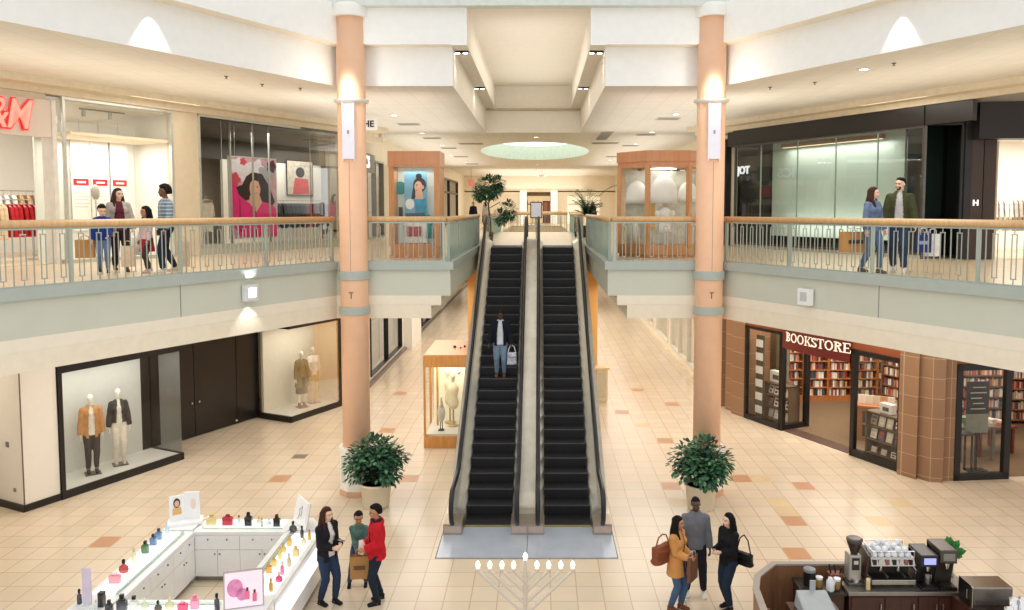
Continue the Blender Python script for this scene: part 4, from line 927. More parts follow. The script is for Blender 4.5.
MB().b(-1.95, 1.95, -.06, .06, 0, .12).build('lamp_body', wood('lamp_wood', S(150, 110, 76), S(176, 132, 92)), t); MB().b(-1.9, 1.9, -.04, .04, -.01, 0).build('lamp_diffuser', emis('lamp_strip', S(255, 226, 180), 1.5), t)
for s_ in (-1.2, 1.2): MB().tube([(s_, 0, .12), (s_, 0, .56)], .01, 6).build('rod', steel, t)
struct(rm().b(-10.2, -8.6, .75, .85, F, 8.6), 'wall_right_sign_panel', M('dark_sign_panel', S(34, 36, 36), .35))
t = thing('shop_sign', 'white capital letters behind the dark glass next to the peach column', 'sign', at(RM, -9.86, .70, 8.12), -AL)
text_mb(MB(), 'JOT', .36, face_front(0, 0, 0), .03, 0, .01).build('letters', M('sign_white', (1, 1, 1), .4, emit=.8), t)
# glazed corner towards the camera
cx = at(RM, -2.2, 0, 0)
RC = Matrix.Translation((cx.x, cx.y, 0)) @ Matrix.Rotation(math.radians(-6), 4, 'Z')
def rc(): return MB(RC)
struct(rc().b(0, 1.1, -.02, .12, 8.9, 9.42).b(.85, .95, -.05, .1, F, 8.9), 'wall_right_corner_header', blackp)
struct(rc().b(0, 1.3, .0, .15, 9.42, HC), 'wall_right_corner_upper', UPW)
struct(rc().quad((0, 0, F+.1), (.9, 0, F+.1), (.9, 0, 8.9), (0, 0, 8.9)), 'window_51', glass('corner_glass', (.4, .48, .46), -.12))
struct(rc().b(-.03, .03, -.03, .03, F, 8.9), 'trim_corner_post', darksteel)
struct(rc().b(.0, .9, 1.2, 1.3, F, 9.), 'wall_right_corner_back', M('corner_back', S(52, 60, 58), .4))
# the shop at the picture's edge: dark portal, lit interior
struct(rc().b(.93, 1.1, -.1, 1.0, F, 9.42), 'wall_right_pilaster_dark', blackp)
struct(rc().b(1.1, 4.6, -.45, .1, 8.52, 9.42), 'wall_right_portal', M('portal_black', S(36, 32, 32), .4))
struct(rc().b(1.1, 4.6, .0, .15, 9.42, HC), 'wall_right_portal_upper', UPW)
struct(rc().b(1.1, 1.37, -.1, .3, F, 8.52).b(1.41, 1.7, -.05, .3, F, 8.52), 'wall_right_portal_pilaster', M('brown_pilaster', S(66, 50, 44), .4))
struct(rc().b(1.7, 1.77, .0, 1.2, F, 8.5), 'trim_portal_jamb', M('jamb_cream', S(226, 206, 178), .4))
t = thing('wall_letter', 'single white letter on the brown pilaster of the lit shop', 'sign', RC @ Vector((1.21, -.12, 6.95)), math.radians(-6))
text_mb(MB(), 'H', .2, face_front(0, 0, 0), .02, 0, .006).build('letter', MATS['sign_white'], t)
mb = rc(); mb.mat(1).b(1.7, 7, .1, 5.2, F, F+.012).mat(0).b(1.7, 7, 5.2, 5.3, F, 9.3).b(1.65, 1.71, 1.2, 5.2, F, 9.3).b(7, 7.1, .1, 5.2, F, 9.3).mat(0).b(1.7, 7, .1, 5.2, 8.9, 9.)
struct(mb, 'wall_right_lit_shop', [brightw, shop_fl])
struct(rm().b(-9.5, -2.2, .0, .12, F, F+.1), 'baseboard_right_upper', M('stone_sill'))

# ------------------------------------------------------------------ east side, lower level: bookshop
granite = grid_mat('granite_block', S(152, 116, 86), S(186, 154, 122), .5, .5, 0, .1, .008, .09, .4, 'XZ')
rust = M('rust_fascia', S(158, 84, 48), .4, var=.08); maroon = M('maroon_sign', S(112, 34, 30), .4, var=.04)
brick = granite
def gpil(poly, nm):
    xs = [Vector(p) for p in poly]; mb = MB()
    mb.prism([tuple(p) for p in xs], 0, 4.2)
    return struct(mb, nm, granite)
g1, g2, g3 = at(RMb, -9.15, 0), at(RMb, -8.35, 0), at(RMb, -8.35, 1.0)
struct(rb().b(-9.5, -8.95, .12, 1., 0, 4.2).b(-8.98, -8.32, -.05, 1., 0, 4.2), 'wall_right_pilaster_a', granite)
gp = [(9.44, 19.93), (9.72, 19.48), (9.78, 19.62), (9.98, 19.34), (10.28, 19.26), (10.34, 19.40), (10.62, 19.40), (11.0, 20.3), (10.1, 20.7)]
gpil(gp, 'wall_right_pilaster_b')
struct(rb().b(-8.4, -6.65, 0, .1, 3.02, 4.2).b(-4.05, -2.3, 0, .1, 2.95, 4.2), 'wall_right_book_fascia', rust)
struct(rb().b(-6.65, -4.05, .02, .1, 3.0, 4.2), 'wall_right_book_head', rust)
struct(rb().b(-8.3, -2., 0, 9, 3.9, 4.0), 'ceiling_bookshop', M('bookshop_ceiling', S(214, 190, 154), .6))
clearb = glass('bookshop_glass', (.93, .92, .88), .05)
framed(70, rb, black, -8.34, -6.66, 0, 0, 3.05, clearb, .09, 1, .12, sill=.16)
framed(71, rb, black, -3.97, -2.3, 0, 0, 2.96, clearb, .13, 1, .14, sill=.2)
# return window beside the entrance
mb = rb(); mb.b(-6.75, -6.62, 0, 1.0, 0, .16).b(-6.75, -6.62, 0, 1.0, 2.96, 3.05).b(-6.75, -6.6, .93, 1.07, 0, 3.05).b(-6.76, -6.6, -.06, .08, 0, 3.05)
struct(mb, 'window_72', black); struct(rb().quad((-6.68, 0, .1), (-6.68, .95, .1), (-6.68, .95, 3.), (-6.68, 0, 3.)), 'window_73', clearb)
struct(rb().b(-6.62, -4.1, .0, .5, 0, .014), 'floor_bookshop_threshold', M('threshold', S(92, 66, 54), .4))
carpet = M('brown_carpet', S(124, 100, 72), .9, var=.12, scale=30)
C_ = [at(RMb, -8.5, .05), at(RMb, -2.2, .05), Vector((10.6, 19.5, 0)), Vector((16, 20.2, 0)), Vector((18, 34, 0)), Vector((6.9, 34, 0)), Vector((6.9, 27.6, 0))]
struct(MB().prism([(p.x, p.y) for p in C_], -.02, .012), 'floor_bookshop', carpet)
tanw = M('bookshop_wall', S(150, 128, 104), .6)
struct(MB().b(7.0, 18, 29.2, 29.3, 0, 4.2).b(17.5, 17.6, 19.5, 29.3, 0, 4.2), 'wall_right_bookshop', tanw)
struct(rb().b(-8.25, -7.75, 1.2, 1.3, 0, 3.9), 'wall_right_book_panel', M('grey_green_wall', S(126, 124, 108), .6))
# curved sign board and its lettering
t = thing('shop_sign', 'maroon fascia board with cream serif capitals above the bookshop entrance', 'sign', at(RMb, -5.33, -.04, 0), -AL)
mb = MB(); n = 12
for k in range(n):
    a, b_ = -1.3+2.6*k/n, -1.3+2.6*(k+1)/n; f_ = lambda x: -.16*(1-(x/1.3)**2)-.02
    mb.add([(a, f_(a), 2.58), (b_, f_(b_), 2.58), (b_, f_(b_), 3.9), (a, f_(a), 3.9), (a, .05, 2.58), (b_, .05, 2.58), (b_, .05, 3.9), (a, .05, 3.9)], [(0, 1, 2, 3), (4, 7, 6, 5), (0, 4, 5, 1)])
mb.build('board', maroon, t)
lets = MB(); xs = -1.08; widths = dict(B=.235, O=.29, K=.27, S=.2, T=.25, R=.26, E=.23)
def serif_letter(mb, ch, x, w_, h, th=.058, tn=.026, sf=.035):
    P = lambda u, v: (x+u, -.05-.16*(1-((x+u)/1.3)**2), 2.83+v)
    def bar(u0, v0, u1, v1): mb.add([P(u0, v0), P(u1, v0), P(u1, v1), P(u0, v1)], [(0, 1, 2, 3)])
    def poly(*q): mb.add([P(*p) for p in q], [tuple(range(len(q)))])
    def stem(u): bar(u, 0, u+th, h); bar(u-sf, 0, u+th+sf, tn); bar(u-sf, h-tn, u+th+sf, h)
    def arc(cu, cv, ru, rv, a0, a1, t_out=th, t_in=tn):
        m_ = 10; pr = None
        for i in range(m_+1):
            a = math.radians(a0+(a1-a0)*i/m_); k = abs(math.cos(a)); tt = t_in+(t_out-t_in)*k
            o_ = (cu+ru*math.cos(a), cv+rv*math.sin(a)); i_ = (cu+(ru-tt)*math.cos(a), cv+(rv-tt)*math.sin(a))
            if pr: poly(pr[0], o_, i_, pr[1])
            pr = (o_, i_)
    s0 = sf
    if ch in 'BR':
        stem(s0); q = h*.5
        arc(s0+th*.5, h*.75, w_-s0*1.6-th*.5, h*.25, -90, 90)
        if ch == 'B': arc(s0+th*.5, h*.26, w_-s0-th*.5, h*.26, -90, 90)
        else: poly((s0+th+.02, h*.5), (s0+th+.08, h*.5), (w_+.01, 0), (w_-.06, 0)); bar(w_-.08, 0, w_+.04, tn)
    elif ch == 'O': arc(w_/2, h/2, w_/2, h/2*1.03, 0, 360)
    elif ch == 'K':
        stem(s0); poly((s0+th, h*.4), (s0+th+.03, h*.4), (w_-.01, h), (w_-.05, h)); poly((s0+th+.01, h*.52), (s0+th+.06, h*.56), (w_+.02, 0), (w_-.05, 0))
        bar(w_-.1, h-tn, w_+.03, h); bar(w_-.1, 0, w_+.05, tn)
    elif ch == 'T': u = w_/2-th/2; stem(u); bar(0, h-tn, w_, h); bar(0, h-.08, .022, h); bar(w_-.022, h-.08, w_, h)
    elif ch == 'E': stem(s0); bar(s0, h-tn, w_, h); bar(s0, 0, w_+.01, tn); bar(s0, h*.5-tn/2, w_-.05, h*.5+tn/2); bar(w_-.022, h-.08, w_, h); bar(w_-.012, 0, w_+.01, .09); bar(w_-.06, h*.42, w_-.045, h*.58)
    elif ch == 'S':
        arc(w_/2, h*.74, w_/2, h*.26, 20, 270, th, tn+.015); arc(w_/2, h*.265, w_/2+.01, h*.265, -160, 90, th, tn+.015); bar(w_-.03, h*.72, w_-.01, h); bar(0, 0, .02, h*.28)
for ch in 'BOOKSTORE':
    serif_letter(lets, ch, xs, widths[ch], .28); xs += widths[ch]+.012
o = lets.build('letters', M('letter_cream', S(250, 242, 226), .4, emit=.5, ecol=S(250, 240, 220)), t)
# front window right of the granite pillar, facing the camera
CX = Matrix.Translation((10.6, 19.45, 0)) @ Matrix.Rotation(math.radians(6), 4, 'Z')
def cm(): return MB(CX)
framed(74, cm, black, .02, 1.5, 0, 0, 2.95, clearb, .16, 1, .14, sill=.16)
struct(cm().b(0, 6, -.02, .1, 2.95, 4.2), 'wall_right_book_front', rust)
struct(cm().b(.0, 6, .1, 9, 3.9, 4.0), 'ceiling_bookshop_front', M('bookshop_ceiling'))
struct(MB().b(6.36, 6.9, 26.9, 27.7, 0, 4.2), 'wall_right_corner', granite)
# ------------------------------------------------------------------ plants
R_ = random.Random(11)
leafA = M('leaf_dark', S(52, 100, 68), .45, var=.35, scale=9); leafB = M('leaf_mid', S(84, 134, 92), .45, var=.3, scale=9); leafC = M('leaf_deep', S(26, 58, 38), .5, var=.3, scale=9)
bark = M('bark', S(92, 74, 56), .8, var=.2)
def leaf(mb, p, d, up, L_, w_):
    d = d.normalized(); s_ = d.cross(up)
    s_ = s_.normalized() if s_.length > 1e-4 else d.orthogonal().normalized(); n = s_.cross(d)
    a = p; b_ = p+d*L_*.35+n*L_*.06; c = p+d*L_*.75+n*L_*.02; e = p+d*L_-n*L_*.1
    mb.add([a, b_+s_*w_*.5-n*w_*.12, b_-s_*w_*.5-n*w_*.12, c+s_*w_*.36-n*w_*.1, c-s_*w_*.36-n*w_*.1, e, b_, c], [(0, 1, 6), (0, 6, 2), (6, 1, 3, 7), (6, 7, 4, 2), (7, 3, 5), (7, 5, 4)])
def rv(): 
    while True:
        v = Vector((R_.uniform(-1, 1), R_.uniform(-1, 1), R_.uniform(-1, 1)))
        if .05 < v.length < 1: return v
def bush(label, x, y, rz):
    t = thing('potted_bush', label, 'plant', (x, y, 0), rz)
    MB().lathe([(.28, 0), (.30, .03), (.35, .50), (.38, .52), (.38, .57), (.34, .57), (.33, .5)], 28).build('pot', M('pot_cream', S(226, 214, 190), .5, var=.03), t, smooth=True, bevel=0)
    MB().lathe([(.0, .5), (.32, .5)], 20).build('soil', M('soil', S(60, 46, 36), .9), t)
    mb = MB()
    for k in range(9):
        a = k*.7; mb.tube([(0.03*math.cos(a), .03*math.sin(a), .58), (.15*math.cos(a), .15*math.sin(a), .95), (.42*math.cos(a), .42*math.sin(a), 1.05+.16*(k % 3))], [.02, .014, .006], 6)
    mb.build('stem', bark, t)
    mb = MB()
    cl = []
    for k in range(46):
        v = rv().normalized(); 
        if v.z < -.55: v.z *= -.4
        cl.append((Vector((v.x*.56, v.y*.52, 1.0+v.z*.46)), .19))
    for c, r in cl:
        for q in range(26):
            v = rv(); p = c+v*r; d = (p-Vector((0, 0, .9))).normalized()*.6+v.normalized()*.6+Vector((0, 0, -.5))
            mb.cur = R_.choice((0, 0, 1, 2)); leaf(mb, p, d, Z, R_.uniform(.09, .15), R_.uniform(.07, .11))
    for q in range(420):
        v = rv(); mb.cur = 2; leaf(mb, Vector((v.x*.46, v.y*.42, .98+v.z*.38)), rv(), Z, .15, .09)
    mb.build('foliage', [leafA, leafB, leafC], t)
    return t
bush('leafy green bush in cream pot beside the plinth of the column near the showcase', -3.5, 17.72, .4)
bush('leafy green bush in cream pot behind the man in grey sweater', 3.93, 17.62, 2.1)
# ficus and palm beyond the escalators
t = thing('potted_ficus', 'small ficus tree with round crown at the escalator top on the upper floor', 'plant', (-1.66, 29.8, F)); t.scale = (.85, .85, .96)
MB().lathe([(.16, 0), (.2, .4), (.21, .42), (.18, .42), (.16, .38)], 20).build('pot', M('pot_dark', S(120, 104, 88), .5), t, smooth=True)
MB().tube([(0, 0, .4), (.03, 0, 1.0), (-.03, .02, 1.5), (.1, 0, 1.9)], [.05, .04, .035, .02], 8).tube([(-.03, .02, 1.5), (-.3, 0, 1.9)], .02, 6).tube([(0, 0, 1.35), (.5, 0, 1.6)], .015, 6).build('trunk', bark, t)
mb = MB()
for c, r, n in (((.0, 0, 2.15), (.62, .5, .45), 900), ((-.42, 0, 1.95), (.32, .3, .28), 260), ((.42, 0, 2.3), (.3, .3, .3), 240), ((.85, .1, 1.25), (.38, .3, .38), 300), ((.5, .1, 1.0), (.3, .3, .3), 200)):
    for q in range(n):
        v = rv(); p = Vector(c)+Vector((v.x*r[0], v.y*r[1], v.z*r[2])); mb.cur = R_.choice((0, 1, 2)); leaf(mb, p, v+Vector((0, 0, -.3)), Z, R_.uniform(.1, .18), .08)
mb.build('foliage', [leafA, leafB, leafC], t)
t = thing('potted_palm', 'palm with arching fronds behind the sage railing on the upper floor', 'plant', (2.4, 36., F))
MB().lathe([(.25, 0), (.33, .5), (.34, .52), (.28, .52), (.26, .45)], 20).build('pot', MATS['pot_dark'], t, smooth=True)
MB().tube([(0, 0, .4), (.02, 0, .9)], [.06, .05], 8).tube([(.05, .03, .4), (.12, 0, .8)], .04, 8).build('stem', bark, t)
mb = MB()
for k in range(26):
    a = k*2.39; hgt = R_.uniform(.5, 1.8); sp_ = R_.uniform(.25, .8)
    if k == 3: a, hgt, sp_ = .1, 2.0, 1.3
    pts = [Vector((sp_*math.cos(a)*u**1.6, sp_*math.sin(a)*u**1.6, .8+hgt*(u-.22*u**3))) for u in [i/9 for i in range(10)]]
    mb.cur = 2; mb.tube(pts, .008, 4)
    for i in range(2, 10):
        d = (pts[i]-pts[i-1]).normalized(); s_ = d.cross(Z); s_ = s_.normalized() if s_.length > .05 else Vector((1, 0, 0))
        for sg in (-1, 1):
            for off in (0, .5):
                mb.cur = R_.choice((0, 1, 1)); leaf(mb, pts[i]+(pts[i-1]-pts[i])*off, d*.7+s_*sg+Vector((0, 0, -.35)), Z, .3*(1-.04*i), .075)
mb.build('fronds', [leafA, leafB, leafC], t)

# ------------------------------------------------------------------ showcases
gl_case = glass('case_glass', (.98, .99, .96), .03)
caseint = emis('case_interior', S(246, 240, 214), .55)
t = thing('glass_showcase', 'honey-wood floor showcase with lit glass sides beside the escalator', 'showcase', (-2.42, 22.1, 0))
w_, dp = .625, 2.6
MB().b(-w_, w_, 0, dp, .0, .12).b(-w_-.0, w_, -.0, dp, .12, .34).build('base', honey, t)
MB().b(-w_+.05, w_-.05, .05, dp-.05, .34, .4).build('display_floor', platm, t)
for x in (-w_, w_-.06):
    for y in (0, dp/2-.03, dp-.06): MB().b(x, x+.06, y, y+.06, .34, 2.35).build('post', honey, t)
MB().b(-w_, w_, 0, dp, 2.33, 2.66).build('canopy', honey, t)
MB().b(-w_+.02, w_-.02, .02, dp-.02, 2.66, 2.68).build('roof_board', wood('roof_board', S(214, 150, 98), S(226, 168, 116), 2.), t)
MB().b(.1, .18, 1.2, 1.26, 2.68, 2.74).b(.3, .34, 1.1, 1.2, 2.68, 2.71).b(.4, .45, 1.3, 1.36, 2.68, 2.73).build('roof_fixing', black, t)
MB().quad((-w_+.03, .02, .38), (w_-.03, .02, .38), (w_-.03, .02, 2.34), (-w_+.03, .02, 2.34)).quad((-w_+.02, .05, .38), (-w_+.02, dp-.05, .38), (-w_+.02, dp-.05, 2.34), (-w_+.02, .05, 2.34)).quad((w_-.02, .05, .38), (w_-.02, dp-.05, .38), (w_-.02, dp-.05, 2.34), (w_-.02, .05, 2.34)).build('glass_pane', gl_case, t)
MB().b(-w_+.1, w_-.08, 1.5, 1.54, .4, 2.33).build('back_panel', M('case_back', S(246, 240, 216), .5, emit=.25), t)
MB().b(-.4, .4, .3, 1.2, 2.325, 2.33).build('case_light', emis('case_lamp', (1, .96, .86), 3.), t)
clay = M('pale_plaster', S(238, 228, 196), .6, var=.03); ochre = M('ochre_cloth', S(206, 164, 72), .6)
def rel(t, x, y, z=0): return t.matrix_world @ Vector((x, y, z)) if False else Vector(t.location)+Vector((x, y, z))
for i, (x, y, s_, lab) in enumerate([(.12, .9, 1., 'cream headless bust form at the front of the lit floor showcase'), (-.02, 1.25, 1.05, 'cream bust form behind the others in the lit floor showcase')]):
    q = thing('bust_form', lab, 'mannequin', rel(t, x, y, .4))
    MB().lathe([(.0, 0), (.16, 0), (.16, .03), (.03, .05), (.025, .55*s_)], 18).build('stand', M('bust_stand', S(196, 176, 130), .4), q)
    MB().lathe([(.09, .52*s_), (.15, .6*s_), (.16, .72*s_), (.12, .86*s_), (.16, 1.04*s_), (.17, 1.14*s_), (.10, 1.24*s_), (.055, 1.28*s_), (.05, 1.34*s_)], 22, sy=.68).build('torso', clay, q, smooth=True)
for i, (x, y, z, lab) in enumerate([(.05, .9, 1.45, 'cream display head topping the front bust in the floor showcase'), (-.14, 1.25, 1.5, 'cream display head at the rear of the floor showcase')]):
    q = MB().ball((0, 0, .13), (.085, .1, .13)).tube([(0, 0, -.05), (0, 0, .06)], .05, 10).build('plaster_head_form', clay, smooth=True); q.location = rel(t, x+.06, y, z+.32); tag(q, lab, 'mannequin')
q = thing('bird_figurine', 'slender grey bird figurine with long neck standing low in the lit floor showcase', 'figurine', rel(t, -.18, .45, .4))
MB().tube([(-.03, 0, .0), (-.02, 0, .3)], .012, 6).tube([(.03, 0, 0), (.02, 0, .3)], .012, 6).b(-.08, .08, -.1, .06, 0, .03).build('leg', black, q)
MB().ball((0, .02, .48), (.12, .16, .25)).tube([(0, 0, .62), (.02, -.03, .78), (.0, -.05, .92), (.01, -.07, .98)], [.08, .045, .03, .035], 10).tube([(.01, -.08, .98), (0, -.2, .95)], [.025, .006], 8).build('body', M('bird_grey', S(212, 210, 196), .6, var=.15), q, smooth=True)
q = MB().tube([(0, 0, 0), (0, 0, 1.85)], [.03, .035], 10).build('cloth_banner', ochre); q.location = rel(t, -.35, .95, .41); tag(q, 'narrow ochre cloth roll standing upright inside the floor showcase', 'cloth')
q = MB().ball((0, 0, .06), (.05, .05, .06)).build('ornament_ball', chrome, smooth=True); q.location = rel(t, .3, .8, 1.95); tag(q, 'small silver ball hanging high inside the floor showcase', 'ornament')
MB().tube([(.0, 0, .12), (0, 0, .375)], .003, 5).build('cord', black, q)

# poster kiosk on the upper floor
t = thing('poster_kiosk', 'cherry-wood display kiosk holding the portrait poster beside the peach column', 'kiosk', (-2.99, 20.5, F))
w_ = .66
MB().b(-w_, w_, 0, .9, 0, .08).b(-w_+.02, w_-.02, .02, .88, .08, .36).build('base', cherry, t)
MB().b(-w_, -w_+.13, 0, .9, .3, 2.5).b(w_-.15, w_, 0, .9, .3, 2.5).build('side_panel', cherry, t)
MB().b(-w_-.02, w_+.02, -.02, .92, 2.36, 2.76).build('canopy', wood('kiosk_top', S(206, 142, 100), S(216, 156, 114), 2.), t); MB().b(-w_+.1, w_-.1, -.03, 0, 2.36, 2.42).build('canopy_lip', cherry, t)
MB().b(-w_+.13, w_-.15, .6, .64, .36, 2.36).build('back_panel', M('kiosk_back', S(222, 232, 224), .4, emit=.12), t)
MB().quad((-w_+.13, .05, .36), (w_-.15, .05, .36), (w_-.15, .05, 2.36), (-w_+.13, .05, 2.36)).build('glass_pane', gl_case, t)
def flat(nm, m, pts, y, par): 
    return MB().quad(*[(x, y, z) for x, z in pts]).build(nm, m, par)
def ellp(cx, cz, rx, rz, n=20, a0=0.): return [(cx+rx*math.cos(a0+2*PI*k/n), cz+rz*math.sin(a0+2*PI*k/n)) for k in range(n)]
skinp = M('poster_skin', S(226, 178, 150), .5, var=.05); hairp = M('poster_hair', S(36, 26, 26), .5); skyp = M('poster_blue', S(120, 176, 206), .5, var=.1, scale=3); aqua = M('poster_aqua', S(40, 150, 190), .5, var=.25, scale=8); whp = M('poster_white', S(238, 238, 236), .5); teal = M('teal_cloth', S(40, 140, 142), .6, var=.1)
p = thing('portrait_poster', 'blue poster of a dark-haired person with top knot, hung in the cherry kiosk', 'poster', (-3.0, 20.82, F+.38))
MB().b(-.30, .30, 0, .02, .62, 1.86).build('sheet', skyp, p)
MB().b(-.30, .30, 0, .02, .0, .6).build('lower_sheet', whp, p)
flat('portrait_hair', hairp, ellp(.1, 1.52, .17, .2), -.004, p); flat('portrait_knot', hairp, ellp(.08, 1.75, .08, .07), -.004, p); flat('portrait_hair_fall', hairp, [(-.06, 1.5), (.0, 1.52), (-.02, 1.3), (.0, 1.14), (-.12, 1.16), (-.1, 1.3)], -.005, p)
flat('portrait_face', skinp, ellp(.07, 1.47, .105, .15, 20), -.008, p); flat('portrait_neck', skinp, [(.0, 1.36), (.16, 1.4), (.2, 1.15), (-.02, 1.15)], -.007, p)
flat('portrait_ear', skinp, ellp(.19, 1.46, .03, .05), -.009, p); flat('portrait_brow', hairp, ellp(.03, 1.53, .03, .008), -.011, p); flat('portrait_eye', hairp, ellp(.03, 1.5, .02, .008), -.011, p); flat('portrait_lips', M('poster_lip', S(170, 80, 80), .5), ellp(.02, 1.385, .025, .012), -.011, p)
flat('portrait_garment', aqua, [(-.05, 1.17), (.26, 1.17), (.29, .8), (-.02, .8)], -.006, p); flat('poster_pale_shape', whp, ellp(-.16, 1.02, .12, .14), -.007, p); flat('poster_wave', M('poster_wave', S(60, 90, 110), .5), [(-.28, .78), (.28, .8), (.28, .66), (-.28, .64)], -.008, p)
p = MB().b(-.2, .2, 0, .02, 0, .26).build('photo_card', M('red_pattern_card', S(176, 80, 86), .5, var=.5, scale=14)); p.location = (-3.05, 20.8, F+.55); tag(p, 'small red patterned card low in the cherry poster kiosk', 'card')
p = MB().lathe([(.0, -.015), (.17, -.015), (.17, .015), (.06, .02), (.0, .02)], 24).build('teal_disc', teal); p.location = (-3.42, 20.9, F+1.82); p.rotation_euler = (PI/2, 0, 0); tag(p, 'round teal disc mounted beside the portrait poster in the kiosk', 'disc')
p = MB().tube([(0, 0, 0), (0, 0, .5)], [.1, .07], 10).tube([(0, 0, .5), (-.12, 0, .7)], [.07, .04], 8).build('teal_garment', teal, smooth=True); p.location = (-2.64, 20.78, F+.5); tag(p, 'teal garment on a form at the poster kiosk edge', 'garment')
p = MB().b(-.05, .05, -.03, .03, 0, .34).build('dark_panel', black); p.location = (-3.4, 20.8, F+.98); tag(p, 'narrow black panel below the teal disc in the kiosk', 'panel')

# hexagonal kiosk with white dresses
t = thing('dress_kiosk', 'six-sided cherry-wood glass kiosk with hanging white dresses', 'kiosk', (3.58, 21.4, F))
hx = [(-1.22, 0), (-.55, -.92), (.55, -.92), (1.22, 0), (.55, .92), (-.55, .92)]
sc = lambda k: [(x*k, y*k) for x, y in hx]
MB().prism(sc(.96), 0, .08).prism(sc(1.), .08, .34).build('base', cherry, t)
MB().prism(sc(1.), 2.36, 2.5).prism(sc(1.03), 2.5, 2.78).build('canopy', MATS['kiosk_top'], t)
for x, y in hx: MB().c(x*.97, y*.97, 1.36, .11, .11, 2.1, math.atan2(y, x)).build('post', cherry, t)
mb = MB()
for k in range(6):
    a, b_ = sc(.97)[k], sc(.97)[(k+1) % 6]; mb.quad((*a, .34), (*b_, .34), (*b_, 2.36), (*a, 2.36))
mb.build('glass_pane', gl_case, t)
MB().prism(sc(.3), 2.34, 2.36).build('case_light', emis('kiosk_lamp', (1, .98, .92), 3.), t)
MB().b(-1.0, 1.0, .1, .13, .34, 2.3).build('back_panel', M('kiosk_pale', S(214, 216, 204), .5, var=.2, scale=4), t)
dressm = M('white_dress', S(246, 246, 242), .7, var=.02); kl = Vector(t.location)
for x, y, z, s_, lab in [(-.05, -.45, 1.42, 1.1, 'larger white bell-shaped dress hanging in the six-sided kiosk'), (.62, -.3, 1.46, .8, 'smaller white bell-shaped dress hanging near the kiosk post by the column'), (-.72, -.1, 1.42, .9, 'white bell-shaped dress hanging behind the angled pane of the six-sided kiosk')]:
    q = thing('hanging_dress', lab, 'dress', kl+Vector((x, y, z)))
    prof = [(.34*s_, 0), (.335*s_, .15*s_), (.32*s_, .32*s_), (.275*s_, .47*s_), (.2*s_, .58*s_), (.1*s_, .65*s_), (.02*s_, .68*s_)]
    MB().lathe(prof, 28, sy=.6).build('skirt', dressm, q, smooth=True); MB().tube([(0, 0, .66*s_), (0, 0, 2.36-z)], .008, 6).build('hanger', steel, q)
q = thing('dress_form', 'child-size form in white top at the bottom of the six-sided kiosk', 'mannequin', kl+Vector((-.02, -.5, .34)))
MB().lathe([(.14, 0), (.14, .02), (.02, .03), (.02, .5)], 16).build('stand', steel, q); MB().lathe([(.2, .3), (.17, .45), (.13, .62), (.15, .8), (.17, .88), (.08, .95), (.04, .97)], 20, sy=.65).build('torso', dressm, q, smooth=True)
MB().ball((0, 0, 1.08), (.075, .09, .11)).build('head', M('form_head', S(214, 186, 158), .6), q, smooth=True); MB().ball((-.2, 0, .8), (.07, .07, .1)).ball((.2, 0, .8), (.07, .07, .1)).build('sleeve', dressm, q, smooth=True)
q = MB().b(-.06, .06, -.02, .02, 0, 1.1).build('scarf', M('yellow_scarf', S(226, 178, 72), .7)); q.location = kl+Vector((-.32, -.3, .7)); tag(q, 'long yellow scarf hanging in the six-sided kiosk', 'scarf')
q = MB().lathe([(.1, 0), (.09, .3), (.06, .55), (.05, .6)], 16).build('white_vase', dressm, smooth=True); q.location = kl+Vector((-.75, -.2, .34)); tag(q, 'slender white vase behind the angled pane of the kiosk', 'vase')

# cream cabinet by the pier, sign stand on the landing, small projecting sign
t = thing('cabinet', 'narrow cream cabinet against the yellow pier beside the escalator', 'cabinet', (2.45, 27.3, 0))
MB().b(-.2, .18, 0, .4, .08, 1.2).b(-.17, .15, .03, .37, 0, .08).build('body', M('cabinet_cream', S(228, 212, 176), .5), t); MB().b(-.26, .24, -.05, .44, 1.2, 1.27).build('top', M('cabinet_top', S(236, 206, 150), .5), t); MB().b(-.15, .13, -.015, 0, .2, 1.1).build('door', M('cabinet_door', S(210, 196, 164), .5), t)
t = thing('sign_stand', 'blank white poster in dark frame on a stand between the escalator tops', 'sign', (.12, 29.2, F))
MB().lathe([(.2, 0), (.2, .02), (.03, .05), (.02, .06)], 18).b(-.015, .015, -.015, .015, .05, .95).build('pole', darksteel, t)
MB().b(-.22, .22, -.02, .02, .93, 1.54).build('frame', M('frame_brown', S(74, 62, 56), .4), t); MB().b(-.185, .185, -.026, -.02, .97, 1.5).build('sheet', M('sheet_lilac', S(226, 226, 236), .4, emit=.2), t)
MB().b(-.3, .3, -.04, .04, .62, .68).build('shelf', steel, t)
t = thing('projecting_sign', 'small white projecting sign with dark letters behind the peach column', 'sign', (-5.16, 24.5, 9.22))
MB().b(-.42, .42, -.03, .03, 0, .36).build('board', whitep, t); MB().tube([(0, 0, .36), (0, 0, .48)], .015, 6).build('rod', grey, t)
text_mb(MB(), 'HE', .27, lambda c: (c.x+.16, -.035-c.z, c.y+.18), .01, 0, .008).build('letters', black, t)
t = thing('shop_sign', 'white letters on the dark shop band behind the peach column and poster kiosk', 'sign', (-6.22, 29.7, 8.55), PI/2)
MB().b(-2., 1.6, .02, .1, -.35, .35).build('board', M('sign_band', S(128, 124, 116), .4), t); text_mb(MB(), 'ICS', .62, lambda c: (c.x+.1, -.0-c.z, c.y), .03, 0, .012).build('letters', MATS['sign_white'], t)
t = thing('shop_sign', 'small coral square sign hanging from the corridor ceiling near the ficus', 'sign', (-4.6, 56, 8.65))
MB().b(-.2, .2, -.05, .05, -.25, .25).build('board', M('coral_sign', S(226, 140, 126), .4, emit=.2), t); MB().tube([(0, 0, .25), (0, 0, 1.05)], .015, 6).build('rod', grey, t)
